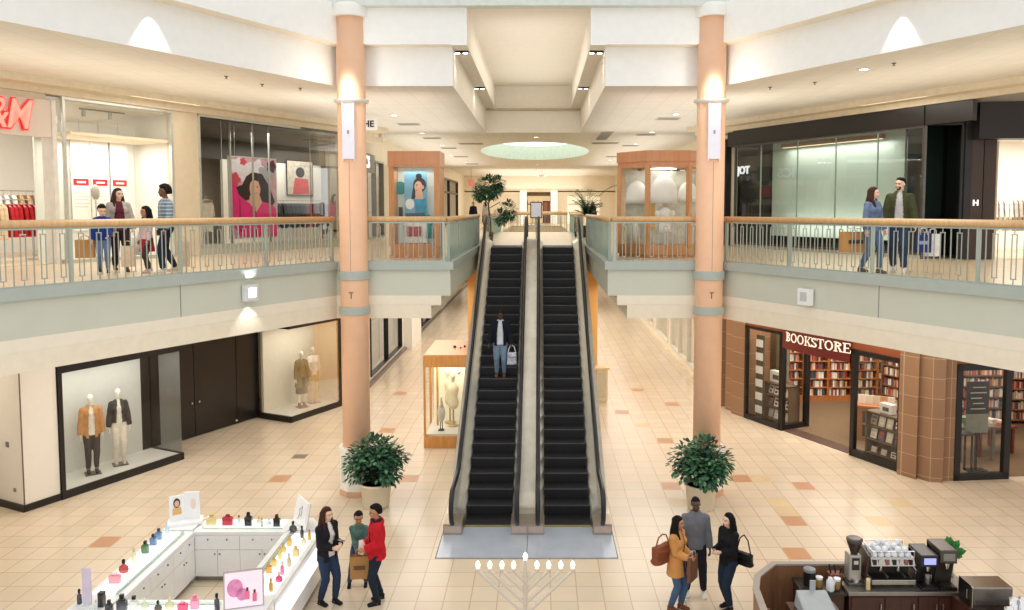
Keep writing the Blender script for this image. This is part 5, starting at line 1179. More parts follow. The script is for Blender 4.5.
t = thing('exit_sign', 'tiny red lit exit sign under the far corridor ceiling', 'sign', (0.4, 60, 9.2))
MB().b(-.3, .3, -.04, .04, 0, .22).build('box', whitep, t); text_mb(MB(), 'EXIT', .2, face_front(0, -.045, .11), .01, 0, .005).build('letters', red, t); MB().tube([(0, 0, .22), (0, 0, .5)], .012, 6).build('rod', grey, t)

# ------------------------------------------------------------------ ceiling fittings
ventm = M('vent_grey', S(206, 200, 190), .5); 
def ceil_items():
    first = None
    for i, (x, y, sx, sy) in enumerate([(-4.22, 27.26, .75, .6), (-4.16, 32.6, .75, .6), (-4.07, 37.9, .75, .7), (-2.8, 35.3, 1.1, .7), (2.8, 31.6, .5, 3.6), (3.12, 35.0, 1.2, .7), (4.37, 25.6, .75, .6), (4.39, 31.07, .75, .6), (4.38, 36.4, .75, .6), (-4.1, 44, .8, .8), (4.3, 44, .8, .8), (-4.1, 51, .8, 1.)]):
        t = thing('ceiling_vent', ['grey ceiling grille over the corridor lane on the poster kiosk side', 'grey ceiling grille over the corridor lane on the dress kiosk side'][x > 0], 'vent', (x, y, HC), 0, ['grilles over the poster kiosk lane', 'grilles over the dress kiosk lane'][x > 0])
        MB().b(-sx/2, sx/2, -sy/2, sy/2, -.02, -.004).build('frame', ventm, t); mb = MB(); n = max(3, int(sy/.12))
        for k in range(n): mb.b(-sx/2+.04, sx/2-.04, -sy/2+.04+(sy-.08)*k/n, -sy/2+.08+(sy-.08)*k/n, -.028, -.02)
        mb.build('louvre', M('vent_dark', S(166, 160, 150), .5), t)
    ring = None
    for i, (x, y) in enumerate([(-4.25, 24.67), (-4.25, 30.46), (-4.19, 36.13), (4.42, 24.41), (4.49, 30.07), (4.55, 35.58), (.1, 32.14), (6.98, 16.63), (-4.58, 42.78), (4.41, 41.26), (4.41, 47.13), (-4.3, 49), (0.1, 52), (0.1, 58)]):
        g_ = 'round downlights in the corridor ceiling'; lab = 'round recessed downlight glowing in the tiled corridor ceiling'
        if i == 7: g_ = None; lab = 'single bright round downlight above the walkway of the strolling couple'
        if ring is None:
            t = thing('downlight', lab, 'ceiling light', (x, y, HC), 0, g_); ring = t
            MB().lathe([(.09, -.012), (.13, -.02), (.15, -.003)], 24).build('trim_ring', white, t, smooth=True); MB().lathe([(.0, -.012), (.115, -.012)], 24).build('lens', bulb, t)
        else:
            t = dup(ring, (x, y, HC), None, lab, g_)
            if g_ is None and 'group' in t: del t['group']
    led = None
    for (x, y, rz, lab) in [(-7.17, 14.96, 1.08, 'twin spotlight under the ledge above the family walkway'), (-1.62, 19.35, 0, 'twin spotlight under the coffer ledge corner nearer the poster kiosk'), (1.62, 19.35, 0, 'twin spotlight under the coffer ledge corner nearer the dress kiosk'), (-1.62, 25, 0, 'twin spotlight deep in the coffer ledge on the poster kiosk side'), (1.62, 25, 0, 'twin spotlight deep in the coffer ledge on the dress kiosk side'), (7.27, 14.68, -1.08, 'twin spotlight under the ledge above the dark shopfront walkway')]:
        if abs(x) > 3: x -= .12*(1 if x > 0 else -1)
        if led is None:
            t = thing('twin_spotlight', lab, 'ceiling light', (x, y, 10.6), rz); led = t
            MB().b(-.16, .16, -.07, .07, -.05, -.002).build('housing', black, t)
            for s_ in (-.11, .08): MB().lathe([(.0, -.058), (.055, -.058), (.06, -.05)], 16, x=s_).build('lamp_face', bulb, t)
        else: dup(led, (x, y, 10.6), rz, lab)
    det = None
    for (x, y) in [(-4.6, 19.6), (-5.5, 19.21), (5.74, 19.05), (7.3, 15.94), (6.55, 18.31), (-6.6, 17.5), (-6.2, 18.6)]:
        if det is None:
            det = thing('sprinkler', 'small dark sprinkler head in the smooth walkway ceiling', 'sprinkler', (x, y, HC), 0, 'sprinkler heads over the walkways'); MB().lathe([(.05, -.004), (.03, -.02), (.012, -.025), (.012, -.05), (.03, -.055), (.03, -.06)], 12).build('body', darksteel, det)
        else: dup(det, (x, y, HC))
ceil_items()
# wall lights on the two wing fascias
def fascia_light(p, d, lab, lit):
    rz = math.atan2(d.y, d.x); t = thing('wall_light', lab, 'wall light', p, rz)
    MB().b(-.16, .16, -.12, 0, -.17, .17).build('housing', whitep if not lit else M('lit_housing', S(224, 224, 226), .4), t)
    MB().b(-.09, .09, -.125, -.12, -.09, .1).build('lens', bulb if lit else M('lens_grey', S(196, 198, 196), .3), t)
    return t
fascia_light(Vector((-5.86, 16.42, 5.06))+Vector((.03, -.01, 0)), Vector((3.5, 6.5, 0)), 'square lit wall light on the sage fascia below the poster shop', True)
fascia_light(Vector((5.86, 16.38, 4.98))+Vector((-.03, -.01, 0)), Vector((3.5, -6.5, 0)), 'square unlit white wall light on the sage fascia above the bookshop', False)
d_ = MB().b(-.12, .12, -.12, .12, 0, .008).build('floor_drain', M('drain_grey', S(132, 124, 108), .5)); d_.location = (-6.35, 21.35, 0); d_.scale = (1.5, 1.5, 1); tag(d_, 'small square grey floor plate between dark doors and column', 'floor plate')

# ------------------------------------------------------------------ menorah
t = thing('menorah', 'large pale metal menorah with straight slanting arms and nine lit bulbs', 'menorah', (.04, 11.5, 0))
mm = M('menorah_metal', S(216, 206, 194), .35, .35, var=.02)
MB().lathe([(.3, 0), (.3, .04), (.08, .1), (.045, .14)], 28).build('base', mm, t, smooth=False)
MB().tube([(0, 0, .1), (0, 0, 1.53)], .032, 12).build('stem', mm, t)
cup = None; blb = None
for k in range(9):
    x = [-.71, -.53, -.35, -.175, 0, .175, .35, .53, .71][k]; top = 1.40 if k != 4 else 1.53
    if x:
        MB().tube([(x, 0, top), (0, 0, top-abs(x)*.97)], .027, 10).build('arm', mm, t)
    c_ = MB().lathe([(.02, 0), (.036, .02), (.036, .05)], 14).build('cup', mm, t) if cup is None else bpy.data.objects.new('cup', cup)
    if cup is None: cup = c_.data
    else: col.objects.link(c_); c_.parent = t
    c_.location = (x, 0, top-.015)
    b_ = MB().lathe([(.016, 0), (.028, .03), (.035, .055), (.026, .09), (.01, .112), (.003, .12)], 16).build('bulb', emis('menorah_bulb', (1, .9, .74), 3.), t, smooth=True) if blb is None else bpy.data.objects.new('bulb', blb)
    if blb is None: blb = b_.data
    else: col.objects.link(b_); b_.parent = t
    b_.location = (x, 0, top+.03)
# ------------------------------------------------------------------ perfume counter (ring of four runs) and what stands on it
knobm = darksteel; led = emis('tray_glow', (1, 1, 1), .85); gtop = glass('counter_glass', (.93, .97, 1.), .1)
lam2 = M('white_laminate_panel', S(232, 231, 230), .3, var=.01)
def counter_run(label, loc, rz, Lr, dp, mods, chamfer=0, long_front=False):
    """local: x along the run, inner face with drawers at y=0 looking to -y, depth dp"""
    t = thing('perfume_counter', label, 'counter', loc, rz, 'white runs of the perfume counter')
    MB().b(.02, Lr-.02, .06, dp-.04, 0, .1).build('plinth', M('plinth_grey', S(150, 146, 140), .4, .3), t)
    pts = [(0, .0), (Lr, .0), (Lr, dp), (0, dp)]
    if chamfer: pts = [(0, 0), (Lr, 0), (Lr, dp-.0), (Lr-.0, dp), (chamfer, dp), (0, dp-chamfer*2.6)]
    MB().prism([(max(.0, x), y if y == 0 else y-.01) for x, y in pts], .1, .88).build('carcass', lam2, t)
    MB().prism([(x-(.015 if x == 0 else -.015), y-(.015 if y == 0 else -.015)) for x, y in pts], .88, .94).build('worktop', whitep, t, bevel=.005)
    MB().b(.12, Lr-.12, dp*.30, dp-.07, .94, .952).build('light_tray', led, t)
    MB().b(.1, Lr-.1, dp*.2, dp*.24, .94, 1.0).build('glass_edge', greeng, t)
    n = mods; w_ = (Lr-.04)/n; kn = None
    for k in range(n):
        x0 = .02+k*w_
        d = MB().b(x0+.006, x0+w_-.006, -.02, 0, .61, .86).build('drawer', whitep, t)
        for u in (.3, .72): MB().ball((x0+w_*u, -.03, .8), .015, 8, 6).build('knob', knobm, d)
        for q in (0, 1):
            a = x0+.006+q*w_/2; d = MB().b(a, a+w_/2-.008, -.02, 0, .11, .6).build('door', whitep, t)
            MB().ball((a+(w_/2-.05 if q == 0 else .04), -.03, .53), .015, 8, 6).build('knob', knobm, d)
    return t
# back, west, east and near runs
counter_run('back run of the white perfume counter, nearest the column plinth', (-6.05, 14.03, 0), 0, 1.68, .57, 2)
t = counter_run('perfume counter run with blue, green and red bottles, on the display window side', (-6.05, 11.55, 0), PI/2, 2.48, .58, 3)
t = counter_run('run of the white perfume counter with gold bottles, beside the talking family', (-4.37, 14.03, 0), -PI/2, 2.48, .64, 3)
MB().add([(.05, .66, .45), (2.4, .66, .45), (2.4, .78, .12), (.05, .78, .12), (.05, .66, .86), (2.4, .66, .86), (.05, .655, .12), (2.4, .655, .12)], [(4, 5, 1, 0), (0, 1, 7, 6)]).build('outer_panel', whitep, t)
MB().b(.5, 1.1, .66, .675, .62, .66).build('pull_slot', M('slot_grey', S(120, 118, 118), .4), t)
MB().b(.05, 2.43, .645, .70, .5, .8).build('sloping_shelf', led, t)
counter_run('near run of the white perfume counter with pink and black bottles', (-4.37, 11.5, 0), PI, 1.68, .62, 2)
for nm, lab, pts in [('corner_block', 'white corner block of the perfume counter under the open-book display', [(-6.63, 14.06), (-6.08, 14.06), (-6.08, 14.6), (-6.63, 14.6)]), ('corner_block', 'chamfered white corner block of the perfume counter under the tilted card', [(-4.34, 14.06), (-3.73, 14.06), (-3.73, 14.12), (-4.02, 14.6), (-4.34, 14.6)]), ('corner_block', 'near white corner block of the perfume counter under the pink poster', [(-4.34, 10.9), (-3.74, 10.9), (-3.74, 11.5), (-4.34, 11.5)]), ('corner_block', 'near white corner block of the perfume counter under the lilac stand', [(-6.65, 10.9), (-6.08, 10.9), (-6.08, 11.5), (-6.65, 11.5)])]:
    q = thing(nm, lab, 'counter'); cx_, cy_ = sum(p[0] for p in pts)/len(pts), sum(p[1] for p in pts)/len(pts); q.location = (cx_, cy_, 0); P = [(x-cx_, y-cy_) for x, y in pts]
    MB().prism(P, .0, .9).build('carcass', whitep, q); MB().prism([(x*1.0, y*1.0) for x, y in P], .9, .965).build('worktop', whitep, q)
# bottles
bm_cache = {}
def bottle(kind, rgb, capc, x, y, s_, label, z=.955, rz=0.):
    key = 'bottle_%s_%d_%d_%d' % (kind, *rgb); lq = M('liquid_'+key, S(*rgb), .08, var=.04, spec=.8, coat=.6)
    cm_ = M('cap_%d_%d_%d' % capc, S(*capc), .25, .3)
    ck = (kind, rgb, capc)
    if ck not in bm_cache:
        if kind == 'square': b_ = MB().b(-.05, .05, -.03, .03, 0, .012).b(-.05, .05, -.03, .03, .012, .12).b(-.035, .035, -.02, .02, .12, .135); c_ = MB().b(-.02, .02, -.018, .018, .138, .185).b(-.012, .012, -.012, .012, .135, .14)
        elif kind == 'wide': b_ = MB().b(-.085, .085, -.035, .035, 0, .13).b(-.06, .06, -.025, .025, .13, .145); c_ = MB().b(-.03, .03, -.022, .022, .145, .175)
        elif kind == 'round': b_ = MB().lathe([(.035, 0), (.06, .015), (.066, .05), (.055, .09), (.02, .115), (.016, .13)], 16, sy=.7); c_ = MB().lathe([(.018, .128), (.022, .14), (.02, .175), (.008, .185)], 12)
        elif kind == 'tall': b_ = MB().lathe([(.03, 0), (.034, .02), (.03, .13), (.014, .15), (.012, .165)], 14, sy=.75); c_ = MB().lathe([(.016, .16), (.018, .2), (.01, .215)], 12)
        else: b_ = MB().b(-.045, .045, -.045, .045, 0, .22); c_ = MB().b(-.045, .045, -.045, .045, .222, .25)
        bo = b_.build('perfume_bottle', lq, bevel=.004 if kind in ('square', 'wide', 'box') else 0, smooth=kind in ('round', 'tall')); ca = c_.build('cap', cm_, bo)
        bm_cache[ck] = bo
    else:
        bo = dup(bm_cache[ck])
    bo.location = (x, y, z); bo.scale = (s_*.82, s_*.82, s_*.82); bo.rotation_euler = (0, 0, rz); tag(bo, label, 'perfume bottle', 'perfume bottles on the white counter')
    return bo
BK, GD, CL, CR_ = (26, 26, 30), (206, 166, 90), (226, 232, 226), (196, 34, 62)
G1 = (226, 176, 66); PK = (238, 130, 160); LB = (196, 216, 230); BL = (96, 136, 178)
for a in [('wide', (238, 214, 150), GD, -5.83, 14.3, 1.35, 'pale gold wide bottle, first from the open-book display on the back run'), ('wide', CR_, (150, 26, 46), -5.53, 14.3, 1.35, 'crimson wide bottle on the back run'), ('tall', CL, BK, -5.33, 14.32, 1., 'small clear bottle with black cap between crimson and black bottles'), ('square', (34, 36, 42), BK, -5.14, 14.28, 1.6, 'large black square bottle in the middle of the back run'), ('round', (226, 226, 190), GD, -4.97, 14.34, .95, 'pale clear round bottle just past the big black one'), ('tall', (220, 226, 200), GD, -4.87, 14.22, .95, 'pale tall bottle in the cluster on the back run'), ('round', CL, (222, 222, 222), -4.76, 14.28, .85, 'small clear round bottle beside the second black bottle'), ('square', (30, 30, 34), BK, -4.6, 14.24, 1.45, 'second black square bottle, near the tilted card'),
          ('round', (40, 42, 44), BK, -4.22, 13.98, 1.35, 'dark round bottle beneath the tilted card'), ('tall', (48, 46, 44), BK, -3.98, 13.72, 1.25, 'dark tall bottle next to the tilted card corner'), ('square', (236, 226, 186), GD, -3.86, 13.42, .9, 'pale yellow square bottle at the outer corner'), ('tall', G1, GD, -3.82, 13.62, 1.1, 'amber tall bottle at the outer corner near the woman in black'),
          ('square', G1, GD, -4.1, 13.4, 1.05, 'amber bottle heading the inner row of the gold run'), ('round', (230, 190, 90), GD, -4.12, 13.12, 1.1, 'second amber bottle down the inner row of the gold run'), ('tall', (236, 206, 120), GD, -4.09, 12.86, 1.2, 'slim honey bottle, third in the inner row of the gold run'), ('square', (232, 196, 96), GD, -4.1, 12.6, 1.05, 'fourth amber bottle in the inner row of the gold run'), ('square', (214, 160, 60), GD, -4.1, 12.36, 1.15, 'deep gold square bottle, fifth in the inner row'), ('tall', (236, 200, 100), GD, -4.08, 11.98, 1.3, 'tall amber bottle ending the inner row by the pink poster'),
          ('square', (228, 200, 120), GD, -3.86, 12.97, 1.2, 'amber square bottle heading the outer row of the gold run'), ('tall', (210, 196, 150), (200, 200, 200), -3.85, 12.58, 1.3, 'champagne tall bottle, second in the outer row'), ('tall', PK, (240, 200, 200), -3.87, 12.3, 1.25, 'rose tall bottle on the gold run'), ('round', (226, 70, 120), (240, 200, 200), -3.84, 12.05, 1.1, 'magenta round bottle on the gold run'), ('tall', G1, GD, -3.86, 11.74, 1.2, 'amber tall bottle ending the outer row'),
          ('tall', LB, (210, 214, 220), -6.48, 13.92, 1.2, 'pale blue slim bottle next to the open-book display'), ('square', BL, (60, 70, 90), -6.5, 13.66, 1.3, 'first steel blue bottle from the open-book display'), ('square', (84, 120, 164), (40, 46, 60), -6.48, 13.42, 1.3, 'second steel blue bottle from the open-book display'), ('square', (60, 112, 60), BK, -6.46, 13.1, 1.4, 'green bottle between blue and pale yellow ones'), ('tall', (232, 228, 180), (200, 196, 170), -6.48, 12.76, 1.3, 'pale yellow bottle beyond the red one'), ('round', (190, 50, 36), BK, -6.44, 12.36, 1.5, 'red round bottle with black cap'), ('wide', (236, 150, 160), (246, 220, 220), -6.4, 12.02, 1.2, 'pink wide bottle beside the red one'),
          ('tall', (34, 40, 56), BK, -6.56, 11.34, 1.35, 'navy slim bottle at the near corner beside the lilac stand'), ('box', (30, 30, 32), BK, -6.19, 11.27, 1.1, 'tall black box at the near corner'), ('square', (34, 36, 42), BK, -6.0, 11.12, 1.2, 'first black bottle past the tall black box'), ('square', (36, 40, 50), (26, 26, 30), -5.84, 11.17, 1.6, 'largest black bottle of the near run'), ('square', (222, 224, 214), BK, -5.68, 11.2, 1.35, 'clear bottle with black cap on the near run'), ('round', (214, 222, 190), (230, 226, 200), -5.52, 11.19, 1.2, 'clear greenish round bottle on the near run'), ('round', (80, 70, 44), BK, -5.3, 11.14, 1.1, 'olive dark round bottle on the near run'), ('round', (220, 220, 170), (226, 210, 180), -5.16, 11.2, 1.25, 'pale yellow round bottle on the near run'), ('wide', (236, 50, 110), (240, 160, 190), -4.95, 11.16, 1.0, 'hot pink wide bottle on the near run'), ('square', (244, 150, 180), (240, 120, 160), -4.8, 11.22, 1.35, 'light pink bottle next to the hot pink one'), ('tall', (50, 46, 60), BK, -4.45, 11.16, 1.5, 'dark plum tall bottle next to the pink poster')]:
    bottle(*a)
# open-book display card, tilted card, pink poster, lilac stand
t = thing('counter_card', 'white open-book display card with small portrait at the far counter corner', 'card', (-6.33, 14.32, .965), .35)
MB().b(-.3, .3, -.12, .2, 0, .06).build('base', whitep, t, bevel=.006)
pa = MB(Matrix.Translation((-.01, .08, .06)) @ Matrix.Rotation(.25, 4, 'Z')).b(-.26, 0, -.01, .01, 0, .48).build('page', whitep, t); pb_ = MB(Matrix.Translation((-.01, .08, .06)) @ Matrix.Rotation(-.3, 4, 'Z')).b(0, .28, -.01, .01, 0, .52).build('page', whitep, t)
q = MB(Matrix.Translation((-.01, .066, .06)) @ Matrix.Rotation(.25, 4, 'Z')); q.mat(0).quad(*[(x, -.003, z) for x, z in ellp(-.13, .34, .06, .09)]); q.mat(1).quad(*[(x, -.005, z) for x, z in ellp(-.13, .33, .04, .06)]); q.mat(2).quad(*[(x, -.004, z) for x, z in [(-.2, .25), (-.06, .25), (-.05, .12), (-.21, .12)]])
q.build('portrait_print', [hairp, skinp, M('amber_print', S(222, 176, 110), .5)], t)
q = MB(Matrix.Translation((-.01, .066, .06)) @ Matrix.Rotation(-.3, 4, 'Z')); q.quad(*[(x, -.004, z) for x, z in ellp(.16, .3, .05, .1)]); q.build('pale_print', M('pale_print', S(236, 214, 200), .5), t)
t = thing('counter_card', 'tilted white card with grey brush mark on the chamfered counter corner', 'card', (-4.2, 14.2, .965), -.95)
Q = Matrix.Rotation(math.radians(-12), 4, 'X')
MB(Q).b(-.3, .3, 0, .045, .02, .5).build('panel', whitep, t, bevel=.004); MB(Q).b(-.28, .28, .045, .06, .03, .49).build('back', M('card_grey', S(170, 168, 166), .4), t)
MB(Q).tube([(-.08, -.004, .12), (-.02, -.004, .22), (-.06, -.004, .3), (.05, -.004, .38), (.06, -.004, .2)], .008, 5, .4).build('brush_mark', M('ink_grey', S(120, 120, 124), .6), t)
t = thing('counter_poster', 'pink perfume poster in grey frame on the near counter corner', 'poster', (-4.08, 11.22, .965), .28)
Q = Matrix.Rotation(math.radians(-8), 4, 'X')
MB(Q).b(-.28, .28, 0, .03, 0, .54).build('frame', M('frame_pinkgrey', S(190, 176, 180), .35, .4), t); MB(Q).b(-.26, .26, -.006, 0, .02, .52).build('sheet', M('sheet_pink', S(248, 226, 236), .3, emit=.25, var=.05, scale=4), t)
q = MB(Q); q.mat(0).quad(*[(x, -.009, z) for x, z in ellp(-.12, .3, .11, .13)]); q.quad(*[(x, -.009, z) for x, z in ellp(-.02, .2, .08, .09)]); q.mat(1).b(.02, .08, -.012, -.008, .12, .24).b(.12, .18, -.012, -.008, .08, .2); q.mat(2).b(.035, .065, -.012, -.008, .24, .29).b(.135, .165, -.012, -.008, .2, .25)
q.build('poster_print', [M('bloom_pink', S(240, 150, 196), .5, var=.2, scale=10), M('rose_print', S(244, 120, 150), .5), M('plum_print', S(90, 40, 60), .5)], t)
t = thing('acrylic_stand', 'tall lilac translucent acrylic stand at the near counter corner', 'stand', (-6.42, 11.3, .965), -.2)
MB().b(-.1, .1, -.08, .08, 0, .012).build('base', whitep, t); MB().b(-.075, .075, -.008, .008, .012, .56).build('panel', M('lilac_acrylic', S(220, 208, 228), .15), t)
for i in range(3):
    bottle('tall', CL, (214, 214, 214), -6.3+.04*i, 11.05+.06*i, .9, ['clear slim tester bottle nearest the lilac stand', 'clear slim tester bottle in the middle behind the tall black box', 'clear slim tester bottle next to the tall black box'][i])

# ------------------------------------------------------------------ coffee kiosk
t = thing('kiosk_surround', 'low brown wooden surround wall of the coffee kiosk with pale top edge', 'kiosk wall', (3.6, 11.5, 0))
wl = [(3.42, 10.2), (3.55, 11.55), (3.68, 11.95), (4.05, 12.38), (5.1, 12.38), (5.3, 12.38)]
O = (3.6, 11.5)
pthk = [(x-O[0], y-O[1]) for x, y in wl]
wpan = wood('kiosk_panel', S(128, 90, 62), S(150, 108, 76), 3.)
MB().sweep(pthk, [(0, 0), (0, 1.08), (-.07, 1.08), (-.07, 0), (0, 0)]).build('wall_panel', wpan, t)
MB().sweep(pthk, [(.015, 1.07), (.015, 1.1), (-.085, 1.1), (-.085, 1.07), (.015, 1.07)]).build('top_edge', M('edge_grey', S(170, 160, 150), .4), t)
t = thing('kiosk_gate', 'half-height brown gate panel standing open inside the coffee kiosk', 'gate', (3.60, 10.75, 0), math.radians(-80))
MB().b(-.3, .7, -.02, .02, .3, .98).build('panel', wood('gate_wood', S(146, 104, 74), S(164, 120, 88), 3.), t); MB().b(-.32, -.28, -.03, .03, 0, 1.04).build('post', walnut, t)
t = thing('coffee_counter', 'dark mahogany coffee counter with steel top under the espresso machine', 'counter', (5.0, 11.72, 0))
MB().b(0, 1.88, .05, .6, 0, .1).build('plinth', black, t); MB().b(0, 1.88, .02, .62, .1, .9).build('carcass', darkwood, t); MB().b(-.03, 1.91, -.02, .64, .9, .96).build('worktop', M('counter_steel', S(150, 146, 140), .3, .8), t, bevel=.008)
for a, b_, hx_ in ((.03, .53, .47), (.55, 1.03, .97), (1.06, 1.36, 1.32), (1.38, 1.84, 1.42)):
    d = MB().b(a, b_, 0, .02, .13, .87).build('door', darkwood, t, bevel=.004); MB().tube([(hx_, -.03, .6), (hx_, -.03, .78)], .01, 6).b(hx_-.006, hx_+.006, -.03, 0, .62, .63).b(hx_-.006, hx_+.006, -.03, 0, .75, .76).build('handle', steel, d)
t = thing('side_counter', 'lower dark side counter holding cups and jugs along the kiosk wall', 'counter', (4.12, 11.8, 0))
MB().b(.2, .84, .03, .5, 0, .86).build('carcass', darkwood, t); MB().b(.18, .86, -.02, .52, .86, .9).build('worktop', M('dark_top', S(52, 42, 38), .35), t); MB().b(.4, .84, .0, .03, .3, .6).build('open_shelf', M('shelf_brown', S(104, 68, 46), .5), t)
# espresso machine
t = thing('espresso_machine', 'wide stainless espresso machine with white cups on top', 'coffee machine', (5.38, 11.86, .96)); t.scale = (.9, 1, 1)
bs = M('machine_steel', S(176, 172, 166), .25, .95, var=.06)
for x in (.04, .72):
    for y in (.05, .4): MB().lathe([(.03, 0), (.025, .05)], 12, x=x, y=y).build('foot', black, t)
MB().b(0, .76, -.03, .46, .05, .13).build('drip_base', bs, t, bevel=.01); MB().b(.04, .72, -.02, .3, .13, .14).build('drip_grid', black, t)
MB().b(.02, .74, .2, .46, .13, .42).build('back_body', M('machine_dark', S(70, 62, 56), .3, .6), t); MB().add([(0, .0, .33), (.76, .0, .33), (.76, .05, .46), (0, .05, .46), (0, .46, .33), (.76, .46, .33), (.76, .46, .46), (0, .46, .46)], [(0, 1, 2, 3), (4, 7, 6, 5), (0, 4, 5, 1), (3, 2, 6, 7), (0, 3, 7, 4), (1, 5, 6, 2)]).build('head_body', bs, t, bevel=.008)
mb = MB()
for k, x in enumerate((.06, .16, .28, .4, .52, .6, .68)): mb.cur = k % 3; mb.b(x-.03, x+.03, .005, .02, .35, .43)
mb.build('control_panel', [black, M('panel_white_key', S(206, 196, 186), .4), M('panel_red_key', S(150, 92, 80), .4)], t)
for x in (.2, .5):
    g_ = MB().lathe([(.045, .24), (.05, .28), (.05, .33)], 16, x=x, y=.1).build('group_head', chrome, t); MB().tube([(x, .1, .25), (x+.02, -.12, .22)], [.014, .018], 8).lathe([(.04, .215), (.042, .25)], 14, x=x, y=.1).build('portafilter', darksteel, g_)
MB().tube([(.7, .02, .36), (.74, -.06, .3), (.72, -.05, .16)], .008, 6).build('steam_wand', chrome, t)
MB().tube([(.02, .02, .56), (.74, .02, .56), (.74, .44, .56), (.02, .44, .56), (.02, .02, .56)], .008, 6).b(.015, .025, .015, .025, .46, .56).b(.735, .745, .015, .025, .46, .56).b(.735, .745, .435, .445, .46, .56).b(.015, .025, .435, .445, .46, .56).build('cup_rail', chrome, t)
MB().add([(-.06, .0, .5), (-.03, .0, .5), (-.03, .46, .6), (-.06, .46, .6), (-.06, .1, .08), (-.03, .1, .08), (-.03, .46, .08), (-.06, .46, .08)], [(0, 1, 2, 3), (0, 4, 5, 1), (1, 5, 6, 2), (2, 6, 7, 3), (3, 7, 4, 0), (4, 7, 6, 5)]).build('side_panel', M('machine_brown', S(72, 52, 44), .35), t)
cupm = M('cup_white', S(236, 238, 242), .2, var=.01); c0 = None; n_ = 0
for lev in range(2):
    for j in range(3):
        for i in range(6 if lev == 0 else 5):
            x, y, z = 5.38+.07+i*.105+(.058 if lev else 0), 11.86+.09+j*.135, .96+.462+lev*.075
            if lev and (i+j) % 3 == 2: continue
            if c0 is None:
                c0 = MB().lathe([(.05, 0), (.052, .01), (.045, .05), (.03, .072), (.0, .074)], 18).tube([(.047, 0, .05), (.075, 0, .045), (.07, 0, .02), (.048, 0, .018)], .006, 6).build('coffee_cup', cupm, smooth=True); q = c0
            else: q = c0.copy(); col.objects.link(q)
            q.location = (x, y, z); q.rotation_euler = (0, 0, R_.uniform(0, 6)); tag(q, 'white upturned coffee cup piled on top of the espresso machine', 'cup', 'white cups on the espresso machine')
# grinder
tg = 0
t = thing('coffee_grinder', 'grey coffee grinder with dark hopper beside the espresso machine', 'grinder', (5.17, 12.02, .96))
t.scale = (1, 1, 1.16); MB().b(-.12, .12, -.12, .14, 0, .04).build('base', darksteel, t, bevel=.01); MB().b(-.1, .1, -.06, .14, .04, .40).build('body', M('grinder_grey', S(178, 172, 164), .35, .5), t, bevel=.02)
MB().b(-.05, .06, -.075, -.06, .2, .36).build('panel', black, t); MB().b(-.03, .04, -.08, -.075, .28, .33).build('screen', M('grinder_screen', S(200, 196, 190), .3), t)
MB().lathe([(.05, .0), (.06, .02), (.06, .05)], 16, y=-.09, z=.04).build('dose_cup', chrome, t); MB().lathe([(.05, .40), (.06, .43), (.09, .50), (.115, .56), (.115, .59)], 22).build('hopper', M('hopper_dark', S(58, 42, 34), .2), t, smooth=True); MB().lathe([(.0, .6), (.125, .59), (.125, .61), (.1, .625), (.0, .63)], 22).build('hopper_lid', M('hopper_lid', S(78, 72, 66), .3), t)
# two brewers
for x, lab, hh, mat_ in ((6.24, 'black coffee brewer with small lit blue screen beside the espresso machine', .54, M('brewer_black', S(44, 42, 42), .3)), (6.53, 'tall dark steel coffee brewer at the end of the counter', .62, M('brewer_steel', S(98, 92, 86), .3, .8))):
    t = thing('coffee_brewer', lab, 'coffee machine', (x, 11.84, .96))
    MB().b(-.13, .13, -.1, .38, 0, .05).build('base', black, t, bevel=.008); MB().add([(-.13, .12, .05), (.13, .12, .05), (.13, .38, .05), (-.13, .38, .05), (-.13, .04, hh*.6), (.13, .04, hh*.6), (.13, .38, hh), (-.13, .38, hh)], [(0, 1, 5, 4), (1, 2, 6, 5), (2, 3, 7, 6), (3, 0, 4, 7), (4, 5, 6, 7)]).build('tower', mat_, t)
    MB().b(-.13, .13, -.06, .38, hh*.66, hh).build('head', mat_, t, bevel=.012); MB().b(-.09, .09, -.07, -.06, hh*.74, hh*.92).build('screen', emis('brewer_screen', S(150, 156, 220), .9) if x < 6.4 else M('brewer_plate', S(150, 146, 140), .3, .6), t)
    MB().lathe([(.02, 0), (.035, .05), (.04, .09)], 14, y=-.0, z=hh*.5).build('spout', chrome, t); MB().lathe([(.0, .052), (.085, .052), (.09, .06)], 20, y=-.01).build('drip_tray', darksteel, t)
    if x < 6.4: MB().lathe([(.05, 0), (.06, .02), (.06, .16), (.045, .18)], 18, y=.0, z=.06).build('jug', M('jug_steel', S(120, 116, 110), .2, .9), t, smooth=True)
t = thing('potted_plant', 'small green leafy sprig in slim glass behind the tall brewer', 'plant', (6.80, 12.22, .96)); t.scale = (1.2, 1.2, 1.2)
MB().lathe([(.035, 0), (.03, .12), (.022, .14)], 14).build('vase', glass('vase_glass', (.9, .95, .9), .1), t); MB().tube([(0, 0, .01), (.0, 0, .25), (-.02, 0, .4)], .006, 6).build('stem', leafB, t)
mb = MB(); gl_ = M('leaf_bright', S(44, 120, 48), .4, var=.25)
for d in ((-.6, -.2, 1.2), (.5, -.4, .2), (.2, .3, .6), (.7, 0, -.3), (-.2, -.6, .5), (.4, -.2, .7), (-.1, .2, 1)): leaf(mb, Vector((-.02, 0, .34)), Vector(d), Vector((0, -1, .3)), .2, .12)
mb.build('leaf', gl_, t)
